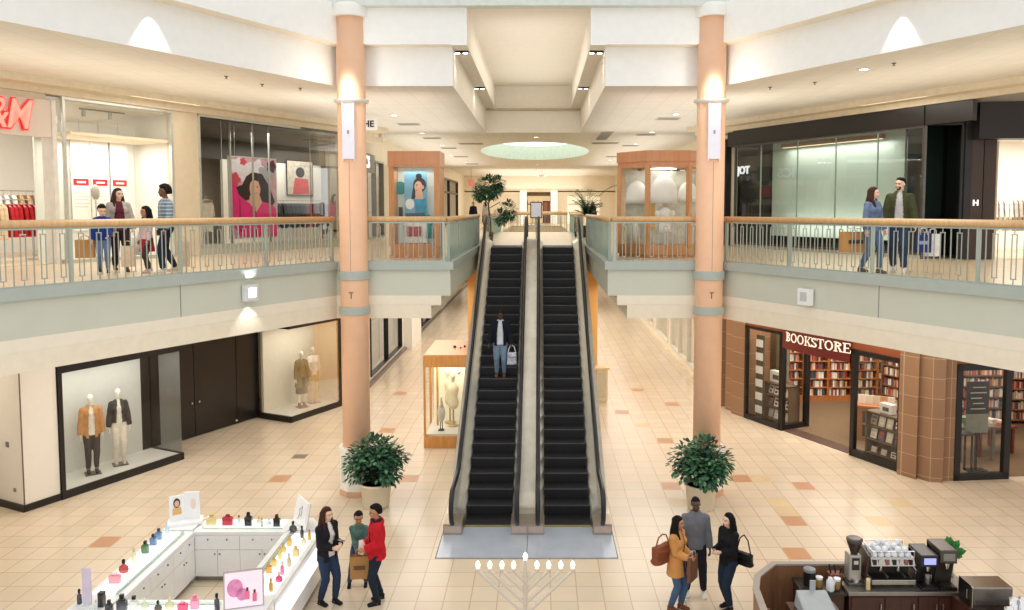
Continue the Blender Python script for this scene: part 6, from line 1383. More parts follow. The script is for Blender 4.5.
# steel box, beakers, till, jars
t = thing('icemaker', 'stainless box appliance at the near end of the coffee kiosk', 'appliance', (6.58, 11.2, .0)); t.scale = (.9, .9, 1)
MB().b(-.05, .78, -.1, .5, .0, .94).build('stand', darkwood, t); MB().b(0, .66, 0, .42, .94, 1.28).build('body', bs, t, bevel=.012); MB().b(-.008, 0, .03, .41, .97, 1.29).build('side_panel', black, t); MB().b(.04, .64, -.01, 0, 1.02, 1.27).build('door', M('door_steel', S(196, 188, 178), .25, .9), t); MB().tube([(-.03, .1, 1.08), (-.03, .1, 1.22)], .012, 6).b(-.03, 0, .095, .105, 1.09, 1.1).b(-.03, 0, .095, .105, 1.2, 1.21).build('handle', chrome, t)
c0 = None
q = thing('side_stand', 'dark stand carrying steel beakers at the kiosk corner', 'counter', (7.2, 10.75, 0)); MB().b(-.5, .5, -.25, .25, 0, .98).build('carcass', darkwood, q); MB().b(-.52, .52, -.27, .27, .98, 1.02).build('worktop', black, q)
for i, (x, y, h_, lab) in enumerate([(6.92, 10.72, .2, 'steel beaker standing nearest the stainless box'), (7.07, 10.86, .27, 'tall steel beaker, second from the stainless box'), (7.18, 10.84, .28, 'tall steel beaker, third from the stainless box'), (7.31, 10.7, .2, 'steel beaker farthest from the stainless box')]):
    q = MB().lathe([(.05, 0), (.052, .01), (.06, h_), (.052, h_), (.046, .02)], 20).build('steel_beaker', chrome, smooth=True); q.location = (x-.09, y, 1.021); tag(q, lab, 'beaker')
t = thing('cash_register', 'grey sloped till housing on the near kiosk counter', 'till', (4.22, 10.95, 0))
MB().b(-.35, .35, -.3, .3, 0, 1.04).build('stand', darkwood, t); MB().add([(-.26, -.22, 1.04), (.26, -.22, 1.04), (.26, .22, 1.04), (-.26, .22, 1.04), (-.24, -.2, 1.14), (.22, -.2, 1.14), (.2, .2, 1.28), (-.24, .2, 1.28)], [(3, 2, 1, 0), (4, 5, 6, 7), (0, 1, 5, 4), (1, 2, 6, 5), (2, 3, 7, 6), (3, 0, 4, 7)]).build('housing', M('till_grey', S(164, 170, 172), .35), t, bevel=.02); MB().b(-.04, .04, .18, .2, 1.26, 1.42).build('display_stem', M('till_grey'), t)
for kind, x, y, lab, cat in [('jar', 4.62, 11.98, 'small glass jar with white lid and amber contents on the side counter', 'jar'), ('jar', 4.88, 11.93, 'jar with white lid nearest the grinder on the side counter', 'jar')]:
    q = thing('lidded_jar', lab, cat, (x, y, .9)); MB().lathe([(.05, 0), (.055, .02), (.055, .12), (.045, .14)], 18).build('body', M('jar_amber', S(150, 120, 70), .15), q, smooth=True); MB().lathe([(.052, .14), (.054, .175), (.0, .178)], 18).build('lid', whitep, q)
q = thing('milk_jug', 'white plastic jug lying open beside the jars on the side counter', 'jug', (4.75, 11.86, .9), .4); MB().lathe([(.05, 0), (.065, .03), (.06, .16), (.035, .2), (.03, .22)], 18).build('body', cupm, q, smooth=True); MB().tube([(.05, 0, .17), (.1, 0, .13), (.06, 0, .05)], .01, 6).build('handle', cupm, q)
q = thing('grinder_knock_box', 'dark round canister with grey lid at the corner of the side counter', 'canister', (4.5, 12.08, .9)); MB().lathe([(.09, 0), (.09, .22)], 20).build('body', black, q); MB().lathe([(.095, .22), (.09, .26), (.04, .28), (.0, .285)], 20).build('lid', M('lid_grey', S(138, 138, 140), .35), q)
q = thing('syrup_bottle', 'cream cylinder bottle standing before the espresso machine', 'bottle', (5.31, 11.8, .96)); MB().lathe([(.03, 0), (.032, .01), (.032, .14)], 16).build('body', M('syrup_cream', S(226, 200, 140), .4), q); MB().lathe([(.03, .14), (.03, .17), (.0, .172)], 16).build('cap', M('syrup_cap', S(240, 226, 190), .4), q)
q = thing('tool_caddy', 'brown caddy of coffee tools beside the grinder', 'caddy', (4.92, 12.14, .9)); MB().b(-.1, .1, -.08, .08, 0, .16).build('box', M('caddy_red', S(116, 60, 42), .5), q); MB().tube([(-.05, 0, .1), (-.09, 0, .3)], .014, 6).tube([(.03, .02, .1), (.0, .02, .28)], .014, 6).tube([(.06, -.02, .1), (.1, -.02, .26)], .012, 6).build('tool', black, q)
# ------------------------------------------------------------------ bookshop contents
casew = wood('bookcase_wood', S(176, 104, 56), S(196, 126, 72), 4.)
bcols = [S(222, 212, 192), S(186, 84, 66), S(236, 228, 214), S(84, 92, 112), S(214, 164, 112), S(140, 66, 58), S(244, 240, 230), S(176, 146, 114), S(64, 60, 60), S(222, 142, 112)]
bmats = [M('book_cloth_%d' % i, c, .55, var=.08) for i, c in enumerate(bcols)]
bname = ['beige', 'red', 'pale cream', 'slate blue', 'orange tan', 'maroon', 'off-white', 'brown', 'black', 'coral']
pagem = M('book_pages', S(236, 228, 208), .8)
bmesh_ = {}
shelfw = ['lowest', 'second lowest', 'third', 'fourth', 'fifth', 'sixth']
def one_book(i, hk, w_):
    k = (i, hk)
    if k not in bmesh_:
        h = (.20, .225, .245)[hk]
        mb = MB().mat(0).b(-w_/2, -w_/2+.004, -.085, .085, 0, h).b(w_/2-.004, w_/2, -.085, .085, 0, h).b(-w_/2, w_/2, -.088, -.083, 0, h).mat(1).b(-w_/2+.004, w_/2-.004, -.082, .08, .004, h-.006)
        o = mb.build('book', [bmats[i], pagem]); bmesh_[k] = o; return o
    o = bmesh_[k].copy(); col.objects.link(o); return o
for m_ in range(5):
    cx_ = 9.15+m_*.87
    t = thing('bookcase', ['wooden bookcase against the rear bookshop wall, seen through the window next to the granite pilaster', 'wooden bookcase against the rear bookshop wall, behind the folded window return', 'wooden bookcase against the rear bookshop wall, seen through the open entrance', 'wooden bookcase against the rear bookshop wall, behind the display unit with books', 'wooden bookcase against the rear bookshop wall, seen through the second window'][m_], 'bookcase', (cx_, 27.75, 0))
    for s_ in (-1, 1): MB().b(s_*.42-.02, s_*.42+.02, -.16, .16, 0, 2.75).build('side_panel', casew, t)
    MB().b(-.4, .4, .14, .16, 0, 2.75).build('back_panel', M('case_back_brown', S(120, 66, 40), .5), t); MB().b(-.44, .44, -.17, .17, 2.75, 2.83).build('cornice', casew, t); MB().b(-.4, .4, -.15, .14, 0, .17).build('plinth', casew, t)
    for q in range(8): MB().b(-.4, .4, -.16, .14, .17+q*.31, .20+q*.31).build('shelf', casew, t)
    for q in range(6):
        x = -.38
        for b_ in range(9):
            w_ = .058; x += w_+R_.choice((.004, .006, .01, .03))
            if x > .36: break
            i = R_.randrange(10); o = one_book(i, R_.randrange(3), w_)
            o.location = (cx_+x-.02, 27.75-.02, .201+q*.31); tag(o, '%s book standing on the %s shelf of the rear bookshop bookcases' % (bname[i], shelfw[q]), 'book', '%s books on the %s shelf of the rear bookcases' % (bname[i], shelfw[q]))
# remaining books of the shop, massed
mb = MB()
def book_run(m, x0, x1, y, z, dp=.16):
    x = x0
    while x < x1-.03:
        w_ = R_.uniform(.03, .06); h = R_.uniform(.18, .25); mb.cur = R_.randrange(10); p = m
        mb.m = m; mb.b(x, x+w_, y, y+dp, z, z+h); x += w_+R_.choice((.002, .002, .02))
def case_at(m, x0, x1, y, n, label, mat_=None, h=2.6, z00=.15, gap=.33):
    c_ = m @ Vector((x0, y, 0)); rz = math.atan2(m[1][0], m[0][0])
    t = thing('bookcase', label, 'bookcase', c_, rz); L_ = x1-x0; wd = mat_ or casew
    for x in (0, L_): MB().b(x-.02, x+.02, 0, .3, 0, h).build('side_panel', wd, t)
    MB().b(0, L_, .28, .3, 0, h).build('back_panel', MATS['case_back_brown'], t); MB().b(-.02, L_+.02, -.01, .31, h, h+.06).build('top_board', wd, t)
    for q in range(n):
        z = z00+q*gap; MB().b(0, L_, 0, .28, z-.03, z).build('shelf', wd, t); book_run(m, x0+.04, x1-.04, y+.06, z+.001)
    return t
I4 = Matrix.Identity(4)
BM2 = Matrix.Translation((13.0, 22.6, 0)) @ Matrix.Rotation(math.radians(-40), 4, 'Z')
case_at(Matrix.Translation((10.9, 24.9, 0)) @ Matrix.Rotation(-AL, 4, 'Z'), -.2, 2.4, .6, 6, 'tall bookcase along the middle of the shop seen through the second window', MATS['walnut_wood'])
case_at(I4, 13.6, 17.2, 27.2, 7, 'long rear bookcase at the end of the bookshop wall')
case_at(Matrix.Translation((13.3, 24.6, 0)), 0, 4, 0, 7, 'tall bookcase behind the reading table at the picture edge')
case_at(Matrix.Translation((12.75, 23.5, 0)), 0, 1.7, 0, 6, 'white-backed bookcase behind the standing notice board', MATS['walnut_wood'])
# window shelves and tables
def display_unit(m, x0, x1, y, rows, label, h=1.25):
    c_ = m @ Vector((x0, y, 0)); rz = math.atan2(m[1][0], m[0][0]); L_ = x1-x0
    t = thing('display_shelf', label, 'shelf', c_, rz); wd = M('display_brown', S(112, 92, 74), .5)
    MB().b(0, L_, 0, .45, h-.04, h).build('top_board', wd, t); MB().b(0, L_, .4, .45, 0, h).build('back_panel', wd, t)
    for x in (0, L_-.03): MB().b(x, x+.03, 0, .45, 0, h).build('side_panel', wd, t)
    for q in range(rows): MB().b(.03, L_-.03, .02, .4, .06+q*(h-.1)/rows, .09+q*(h-.1)/rows).build('shelf', wd, t)
    return t, c_, rz
cv = None
def faceouts(m, x0, x1, y, zs, n, lab, grp, cat='magazine', sz=(.2, .27), cols=None):
    rz = math.atan2(m[1][0], m[0][0])
    for z in zs:
        for k in range(n):
            i = R_.choice(cols) if cols else R_.randrange(10)
            key = ('face', i, sz)
            if key not in bmesh_:
                Q = Matrix.Rotation(math.radians(-14), 4, 'X')
                o = MB(Q).mat(0).b(-sz[0]/2, sz[0]/2, 0, .02, 0, sz[1]).mat(1).b(-sz[0]*.36, sz[0]*.36, -.002, 0, sz[1]*.6, sz[1]*.85).b(-sz[0]*.3, sz[0]*.2, -.002, 0, sz[1]*.2, sz[1]*.45).build('magazine', [bmats[i], bmats[(i*3+2) % 10]]); bmesh_[key] = o
            else: o = bmesh_[key].copy(); col.objects.link(o)
            o.location = m @ Vector((x0+(x1-x0)*(k+.5)/n, y, z)); o.rotation_euler = (0, 0, rz); tag(o, lab, cat, grp)
display_unit(RMb, -7.95, -6.85, .45, 3, 'brown magazine shelf behind the first bookshop window')
faceouts(RMb, -7.9, -6.9, .55, (.10, .49, .87), 4, 'magazine facing out on the brown shelf behind the first bookshop window', 'magazines behind the first bookshop window', cols=[0, 2, 6, 3, 7])
display_unit(RMb, -3.85, -2.45, .4, 3, 'low dark bookshelf behind the second bookshop window')
faceouts(RMb, -3.8, -2.5, .5, (.49, .87), 5, 'book facing out on the low shelf behind the second bookshop window', 'face-out books behind the second bookshop window', 'book', cols=[3, 7, 0, 8, 6])
faceouts(RMb, -3.8, -2.5, .5, (.10,), 4, 'small pale booklet on the bottom shelf behind the second bookshop window', 'pale booklets behind the second bookshop window', 'booklet', (.18, .16), [2, 6, 0])
t = thing('leaflet_rack', 'tall dark rack of six white cards at the edge of the first bookshop window', 'rack', at(RMb, -8.1, .2, 0), -AL)
MB().b(-.02, .32, .04, .08, 0, 2.75).build('back_board', M('rack_dark', S(84, 80, 68), .5), t); wc = None
for k in range(6):
    o = MB().b(.0, .3, -.0, .03, 0, .24).build('card', whitep, t) if wc is None else bpy.data.objects.new('card', wc)
    if wc is None: wc = o.data
    else: col.objects.link(o); o.parent = t
    o.location = (0, 0, .22+k*.43)
for (m, x, y, z, lab, sc_) in [(RMb, -7.6, .68, 1.25, 'white boxed display standing on the brown magazine shelf', 1.2), (RMb, -3.3, .62, 1.25, 'white card display on the low shelf behind the second window', .9), (RMb, -2.75, .62, 1.25, 'small white card at the pillar end of the low shelf', .6)]:
    q = thing('card_display', lab, 'display', m @ Vector((x, y, z)), -AL); MB().b(-.22*sc_, .22*sc_, -.1, .1, 0, .3*sc_).build('box', whitep, q, bevel=.01); MB().b(-.1*sc_, .12*sc_, -.106, -.1, .08*sc_, .2*sc_).build('print', M('display_print', S(90, 84, 78), .5), q)
def table(label, p, rz, L_, w_, h, wd, piles, pl):
    t = thing('book_table', label, 'table', p, rz); MB().b(-L_/2, L_/2, -w_/2, w_/2, h-.06, h).build('table_top', wd, t)
    for x in (-1, 1):
        for y in (-1, 1): MB().b(x*(L_/2-.08)-.04, x*(L_/2-.08)+.04, y*(w_/2-.08)-.04, y*(w_/2-.08)+.04, 0, h-.06).build('leg', wd, t)
    for k in range(piles):
        x = -L_/2+.15+(L_-.3)*k/max(1, piles-1); h_ = 0; n_ = R_.randint(2, 5); i = R_.choice((0, 2, 6, 3, 7, 4))
        q = thing('book_pile', pl, 'books', t.location+Matrix.Rotation(rz, 3, 'Z') @ Vector((x, R_.uniform(-.1, .1), h)), rz+R_.uniform(-.3, .3), pl+' piles')
        for j in range(n_): MB().b(-.09, .09, -.12, .12, h_, h_+.034).build('book_volume', bmats[R_.choice((0, 2, 6, i))], q); h_ += .036
table('dark red reading table at the picture edge of the bookshop', (12.75, 21.8, .012), .3, 1.3, .9, .78, M('red_wood', S(120, 50, 34), .4), 4, 'pale books piled on the dark red table')
table('brown book table with piles beyond the second bookshop window', (10.9, 23.8, .012), -.5, 1.5, .9, .8, MATS['walnut_wood'], 6, 'pale books piled beyond the second bookshop window')
table('glass-fronted table with green box behind the front bookshop window', (12.0, 21.2, .012), .1, 1.1, .7, .95, M('table_grey', S(120, 108, 92), .5), 4, 'pale books piled behind the front bookshop window')
t = thing('display_unit', 'wooden display unit with two dark notices inside the bookshop entrance', 'display', (10.15, 22.9, .012), math.radians(-28))
MB().b(-.5, .5, -.3, .3, 0, 1.0).build('carcass', wood('unit_wood', S(150, 96, 54), S(170, 116, 70), 4.), t); MB().b(-.54, .54, -.34, .34, 1.0, 1.05).build('top_board', casew, t)
for z, c_ in ((.55, 'notice'), (.15, 'notice')):
    n_ = MB().b(-.34, .34, -.32, -.3, z, z+.34).build('notice', M('notice_dark', S(52, 42, 38), .5), t); mb2 = MB()
    for q in range(3): mb2.b(-.24+.04*q, .24-.06*q, -.325, -.32, z+.06+q*.09, z+.1+q*.09)
    mb2.build('notice_bar', M('notice_text', S(222, 214, 200), .5), n_)
for k in range(5):
    q = MB().b(-.1, .1, -.02, .02, 0, .26).build('book', bmats[[6, 2, 0, 4, 6][k]]); q.location = Matrix.Translation((10.15, 22.9, 1.063)) @ (Matrix.Rotation(math.radians(-28), 3, 'Z') @ Vector((-.4+.2*k, .0, 0))); q.rotation_euler = (0, 0, math.radians(-28)); tag(q, 'pale book standing on top of the wooden display unit in the entrance', 'book', 'books on the entrance display unit')
t = thing('notice_board', 'black standing notice board with pale text lines behind the front bookshop window', 'sign', (11.58, 20.15, .012), .1)
MB().b(-.03, .03, -.02, .02, 0, 1.0).b(-.25, .25, -.15, .15, 0, .03).build('stand', black, t); MB().b(-.3, .3, -.02, .02, 1.5, 2.35).build('board', M('board_black', S(34, 34, 34), .4), t); MB().b(-.3, .3, -.02, .02, 1.0, 1.5).build('lower_board', M('board_grey', S(150, 156, 144), .4), t)
mb2 = MB()
for q, (a, b_) in enumerate([(-.2, .2), (-.14, .16), (-.2, .1), (-.22, .22), (-.16, .2)]): mb2.b(a, b_, -.026, -.02, 1.62+q*.14, 1.65+q*.14)
mb2.build('text_line', M('text_pale', S(214, 212, 206), .5), t)
t = thing('glass_table', 'small glass display table with dark legs beside the granite pillar', 'table', (11.05, 20.02, .012), .1)
for x in (-.28, .28):
    for y in (-.14, .14): MB().b(x-.02, x+.02, y-.02, y+.02, 0, 1.0).build('leg', black, t)
MB().b(-.32, .32, -.18, .18, 1.0, 1.04).build('table_top', M('table_dark', S(66, 58, 50), .4), t)
q = MB().ball((0, 0, .12), (.1, .08, .07)).tube([(-.06, 0, .0), (-.05, 0, .1)], .02, 6).tube([(.06, 0, 0), (.05, 0, .1)], .02, 6).ball((.1, 0, .2), (.05, .05, .05)).build('white_figurine', whitep, smooth=True); q.location = (11.0, 20.0, 1.053); tag(q, 'small white animal figurine on the glass table beside the granite pillar', 'figurine')
q = MB().b(-.1, .1, 0, .02, 0, .3).build('white_card', whitep); q.location = (12.2, 21.25, .965); tag(q, 'white notice card standing on the glass-fronted table', 'card')
q = MB().b(-.22, .22, -.12, .12, 0, .22).build('green_box', M('box_green', S(124, 150, 104), .5)); q.location = (11.75, 21.1, .965); tag(q, 'green box on the glass-fronted table', 'box')
mb.m = None
tag(mb.build('books', bmats), 'massed books on the remaining bookshop shelves', 'books', None, 'stuff')

# ------------------------------------------------------------------ upstairs shops: posters, racks, banners
pk = M('pink_jacket', S(226, 40, 128), .5, var=.12, scale=5); petal = M('petal_pale', S(226, 220, 228), .5, var=.1); bloom = M('bloom_bg', S(206, 160, 176), .5, var=.25, scale=6); hair2 = M('poster_hair_brown', S(44, 26, 26), .5, var=.3, scale=8)
t = thing('fashion_poster', 'large hanging poster of a dark-haired person in a hot pink jacket', 'poster', at(LM, 6.65, .55, F+.4), AL)
MB().b(-.93, .93, 0, .03, 0, 2.42).build('sheet', bloom, t)
MB().b(-.96, -.93, -.01, .04, -.03, 2.45).b(.93, .96, -.01, .04, -.03, 2.45).b(-.96, .96, -.01, .04, 2.42, 2.45).b(-.96, .96, -.01, .04, -.03, 0).build('frame', wf, t)
def fl(nm, m, pts, y): return MB().quad(*[(x, y, z) for x, z in pts]).build(nm, m, t)
for i, (x, z, r, m_) in enumerate([(-.6, 2.15, .28, petal), (-.25, 1.95, .34, petal), (.15, 2.1, .3, petal), (.5, 1.95, .3, M('petal_grey', S(170, 168, 176), .5)), (-.75, 1.75, .22, M('petal_rose', S(206, 70, 90), .5)), (.75, 2.2, .2, M('petal_dark', S(70, 40, 52), .5)), (-.4, 2.3, .12, MATS['petal_rose'])]):
    fl('petal_print', m_, [(x+r*(1+.18*math.cos(5*a))*math.cos(a), z+r*(1+.18*math.cos(5*a))*math.sin(a)*.9) for a in [2*PI*k/30 for k in range(30)]], -.002-.0006*i)
fl('hair_print', hair2, [(-.05, 2.0), (.35, 1.95), (.62, 1.6), (.86, 1.1), (.72, .95), (.35, 1.05), (-.05, 1.2), (-.4, 1.1), (-.72, 1.25), (-.78, 1.5), (-.45, 1.6), (-.3, 1.85)], -.008)
fl('jacket_print', pk, [(-.92, 1.55), (-.78, 1.7), (-.6, 1.3), (-.3, 1.1), (.0, .95), (.3, 1.1), (.6, 1.05), (.9, .9), (.92, .02), (-.55, .02), (-.92, .5)], -.010)
fl('neck_print', skinp, [(-.16, 1.3), (.22, 1.3), (.32, 1.08), (.08, .78), (-.22, 1.08)], -.012)
fl('face_print', skinp, ellp(.04, 1.5, .22, .3, 24), -.014)
fl('fringe_print', hair2, [(-.2, 1.66), (-.1, 1.82), (.1, 1.84), (.28, 1.7), (.26, 1.5), (.18, 1.72), (-.02, 1.76)], -.016)
for x in (-.05, .13): fl('eye_print', hair2, ellp(x, 1.55, .035, .015), -.018)
fl('smile_print', M('smile_red', S(176, 50, 60), .4), ellp(.05, 1.36, .07, .03), -.018); fl('teeth_print', whitep, ellp(.05, 1.365, .05, .012), -.0195)
fl('fold_print', M('pink_shade', S(170, 20, 92), .5), [(.02, .95), (.06, .95), (.1, .02), (.04, .02)], -.012); fl('fold_print', MATS['pink_shade'], [(-.6, 1.2), (-.56, 1.2), (-.5, .2), (-.6, .2)], -.012)
for s_ in (-.7, .7): MB().tube([(s_, .015, 2.45), (s_, .015, 3.35)], .008, 6).build('hanging_wire', steel, t)
# pictures on the white panel of the poster shop
def picture(label, x, y, z, w_, h, cols, m=LM, a=AL):
    p = thing('framed_picture', label, 'picture', at(m, x, y, z), a); MB().b(-w_/2, w_/2, 0, .03, 0, h).build('frame', black, p); MB().b(-w_/2+.03, w_/2-.03, -.004, 0, .03, h-.03).build('print', cols[0], p)
    q = MB(); q.mat(0).quad(*[(xx, -.007, zz) for xx, zz in ellp(0, h*.66, w_*.17, h*.15)]); q.mat(1).quad(*[(xx, -.006, zz) for xx, zz in [(-w_*.3, .05), (w_*.35, .05), (w_*.3, h*.48), (-w_*.2, h*.5)]]); q.build('figure_print', [cols[1], cols[2]], p); return p
picture('framed picture of a figure in red high on the white shop panel', 13.3, 4.84, 7.35, 1.5, 1.4, (M('print_sand', S(200, 190, 172), .5, var=.2), hairp, M('print_red', S(206, 66, 60), .5, var=.2)))
picture('small framed beige picture on the white shop panel beside the poster', 11.45, 4.84, 7.3, .9, .75, (M('print_beige', S(196, 176, 140), .5), skinp, M('print_ochre', S(170, 140, 90), .5)))
picture('framed brown picture on the dim wall to the poster shop interior', 5.4, 6.33, 7.2, 1.9, 1.1, (M('print_olive', S(120, 108, 84), .5, var=.3), MATS['print_beige'], M('print_brown', S(110, 76, 56), .5)))
# clothes racks
gm = {}
def garment(cname, rgb, length=.8, w_=.44, kind='garment'):
    k = (cname, length, w_)
    if k in gm: o = gm[k].copy(); col.objects.link(o); [None for c_ in gm[k].children]; h_ = gm[k].children[0].copy(); col.objects.link(h_); h_.parent = o; return o
    m = M('cloth_'+cname, S(*rgb), .8, var=.12, scale=8); mb = MB(); d = .05; h = w_/2
    P = [(-h*.35, 0), (h*.35, 0), (h*.95, -.09), (h*1.2, -.5), (h*.98, -.52), (h*.8, -.25), (h*.86, -length), (-h*.86, -length), (-h*.8, -.25), (-h*.98, -.52), (-h*1.2, -.5), (-h*.95, -.09)]
    v = [(x, y, z) for y in (-d, d) for x, z in P]; n = len(P); mb.add(v, [tuple(range(n)), tuple(range(2*n-1, n-1, -1))]+[(i, n+i, n+(i+1) % n, (i+1) % n) for i in range(n)])
    o = mb.build('garment', m, bevel=.015); MB().tube([(-h*.8, 0, -.06), (0, 0, .02), (h*.8, 0, -.06)], .008, 6).tube([(0, 0, .02), (0, 0, .07), (.02, 0, .095), (0, 0, .115), (-.02, 0, .1)], .004, 6).build('hanger', steel, o)
    gm[k] = o; return o
def rack(label, m, x, y, z, rz, L_, items, h=1.5, glab='garment', grp=None):
    p = m @ Vector((x, y, z)); a = math.atan2(m[1][0], m[0][0])+rz; t = thing('clothes_rack', label, 'rack', p, a)
    MB().tube([(-L_/2, 0, h), (L_/2, 0, h)], .014, 8).build('rail', steel, t)
    for x in (-L_/2, L_/2): MB().tube([(x, 0, .04), (x, 0, h)], .016, 8).build('upright', steel, t); MB().b(x-.02, x+.02, -.25, .25, 0, .04).build('foot', steel, t)
    n = sum(c for _, _, c, _ in items); k = 0; R3 = Matrix.Rotation(a, 3, 'Z')
    for cn, rgb, cnt, ln in items:
        for j in range(cnt):
            o = garment(cn, rgb, ln); o.location = p+R3 @ Vector((-L_/2+.08+(L_-.16)*k/max(1, n-1), 0, h-.115)); o.rotation_euler = (0, 0, a+PI/2+R_.uniform(-.12, .12)); k += 1
            tag(o, '%s garment hanging on the %s' % (cn.replace('_', ' '), glab), 'garment', '%s garments on the %s' % (cn.replace('_', ' '), glab))
rack('front clothes rack with cream and red garments near the bright shop entrance', LM, .0, 1.9, F, .15, 1.7, [('cream', (232, 206, 168), 7, .85), ('scarlet', (196, 30, 40), 6, .8)], glab='front rack of the bright shop')
rack('rear clothes rack with black and white garments in the bright shop', LM, .6, 3.6, F, 0, 2.6, [('black', (38, 34, 34), 6, .7), ('white', (240, 236, 228), 5, .7), ('tan', (206, 170, 126), 3, .7)], 1.75, glab='rear rack of the bright shop')
rack('dark clothes rack along the white panel of the poster shop', LM, 12.7, 4.3, F, 0, 2.9, [('charcoal', (44, 38, 38), 10, .95), ('wine', (120, 36, 44), 4, .95), ('dark_brown', (70, 48, 40), 5, .95)], 1.6, glab='dark rack in the poster shop')
rack('clothes rack with pale and grey garments behind the poster', LM, 5.2, 3.6, F, 0, 1.6, [('grey', (120, 112, 108), 5, .9), ('rust', (150, 84, 60), 4, .9)], 1.6, glab='rack behind the fashion poster')
rack('clothes rack with white garments in the lit shop at the picture edge', RC, 3.3, 3.2, F, 0, 1.6, [('ivory', (236, 230, 218), 8, .9), ('stone', (190, 180, 166), 4, .9)], 1.65, glab='rack in the lit edge shop')
rack('clothes rack in the open ground floor shop beyond the white pillar', LM, -2.0, 1.2, 0, PI/2, 1.6, [('white_linen', (238, 234, 226), 6, .9), ('brown_check', (120, 90, 70), 4, .9)], 1.6, glab='rack beyond the white pillar')
q = garment('off_white', (236, 228, 214), .95); q.location = at(LM, 5.35, 1.1, F+1.55); q.rotation_euler = (0, 0, AL); tag(q, 'off-white cardigan hung in the poster shop window beside the poster', 'garment')
t = thing('garment_stand', 'slim steel stand carrying the off-white cardigan beside the fashion poster', 'stand', at(LM, 5.35, 1.16, F), AL); MB().tube([(0, 0, .02), (0, 0, 1.66)], .012, 8).tube([(0, 0, 1.66), (0, -.065, 1.66)], .008, 6).build('pole', steel, t); MB().lathe([(.18, 0), (.18, .02), (.02, .03)], 18).build('foot', steel, t)
def wall_shelf(label, m, x, y, z, L_, n, rz=0):
    t = thing('shop_shelf', label, 'shelf', m @ Vector((x, y, z)), math.atan2(m[1][0], m[0][0])+rz)
    for k in range(n): MB().b(-L_/2, L_/2, -.35, 0, .3+k*.45, .34+k*.45).build('shelf_board', M('shelf_birch', S(206, 178, 140), .5), t)
    for x in (-L_/2, L_/2-.04): MB().b(x, x+.04, -.36, .02, 0, .4+n*.45).build('side_panel', M('shelf_side', S(190, 166, 132), .5), t)
    for k in range(n):
        for j in range(int(L_/.4)):
            q = MB().b(-.15, .15, -.13, .13, 0, R_.choice((.1, .16, .22))).build('folded_stack', M('fold_%d' % ((k+j) % 4), [S(230, 226, 216), S(60, 56, 56), S(196, 170, 140), S(150, 60, 56)][(k+j) % 4], .8), None, bevel=.02)
            q.location = t.location+Matrix.Rotation(t.rotation_euler.z, 3, 'Z') @ Vector((-L_/2+.22+.4*j, -.17, .342+k*.45)); q.rotation_euler = t.rotation_euler; tag(q, 'folded clothes stacked on the %s' % label, 'clothes', 'folded clothes on the '+label)
wall_shelf('birch wall shelf in the bright shop', LM, -.5, 5.9, F, 3.2, 4); wall_shelf('dark shelf unit in the lit edge shop', RC, 2.5, 4.9, F, .9, 5)
wall_shelf('low birch shelf in the open ground floor shop', LM, -3.4, 3.1, 0, 2.4, 4)
# white sheets with red labels in the bright shop window
t = None
for k, (x, lab) in enumerate([(1.72, 'white hanging sheet with red label, first from the glass corner of the bright shop'), (2.24, 'white hanging sheet with red label, middle of three in the bright shop window'), (2.8, 'white hanging sheet with red label, last of three in the bright shop window')]):
    t = thing('hanging_sheet', lab, 'banner', at(LM, x, 1.42, F+.72), AL); MB().b(-.25, .25, 0, .012, 0, 2.4).build('sheet', M('sheet_paper', S(252, 250, 244), .6, var=.01), t); MB().b(-.2, .2, -.012, 0, 1.16, 1.32).build('red_label', M('label_red', S(206, 44, 60), .4), t)
    mb2 = MB()
    for q in range(5): mb2.b(-.2+.03*(q % 2), .16+.04*(q % 2), -.004, 0, .6+q*.09, .615+q*.09)
    mb2.build('fine_print', M('print_grey', S(206, 200, 192), .6), t); MB().b(-.12, .12, -.014, -.012, 1.21, 1.26).build('label_mark', whitep, t); MB().tube([(0, .006, 2.4), (0, .006, 2.83)], .004, 5).build('string', grey, t)
t = thing('track_light', 'white track of spotlights under the bright shop window soffit', 'lamp', at(LM, 1.8, .6, 9.2), AL); MB().b(-.6, .6, -.03, .03, .03, .06).build('track', grey, t)
for x in (-.5, .2): MB().lathe([(.04, -.14), (.05, -.12), (.04, .03)], 14, x=x).build('spot_head', M('spot_grey', S(176, 176, 172), .4), t)
q = MB().lathe([(.05, 0), (.09, .08), (.1, .22), (.06, .34), (.03, .38)], 18).build('grey_head_form', M('form_grey', S(170, 164, 152), .5), smooth=True); q.location = at(LM, 1.95, 1.2, F+1.52); tag(q, 'grey oval display head on the post in the bright shop window', 'mannequin')
q = MB().tube([(0, 0, 0), (0, 0, 1.5)], .015, 8).lathe([(.16, 0), (.16, .02)], 16).build('display_post', steel); q.location = at(LM, 1.95, 1.2, F+.01); tag(q, 'slim steel post carrying the grey oval head in the bright shop window', 'stand')
# ------------------------------------------------------------------ light
UP = (PI, 0, 0)
LW = (1., .93, .82); LS = (1., .97, .92)
area('corridor_light', (0, 38, 9.6), 9, 16, 170, LS); area('corridor_light', (0, 60, 9.6), 9, 16, 520, LS)
area('corridor_ceiling_fill', (-4.8, 42, 8.6), 2.4, 22, 150, LS, UP); area('corridor_ceiling_fill', (4.8, 42, 8.6), 2.4, 22, 150, LS, UP); area('corridor_ceiling_fill', (0, 64, 8.6), 8, 12, 240, LS, UP)  # unseen panels added in mid-air, facing up, to brighten the corridor ceiling
for s_ in (-1, 1): area('ceiling_fill', (s_*4.2, 25, 8.9), 4, 10, 90, LS, UP)  # added fill aimed at the ceiling; no fitting hangs here
area('coffer_fill', (0, 24.5, 10.62), 2.4, 10, 42, LS, UP)  # unseen panel added at ledge height to lighten the coffer top
area('coffer_light', (0, 24, 11.3), 2, 8, 60, LS)
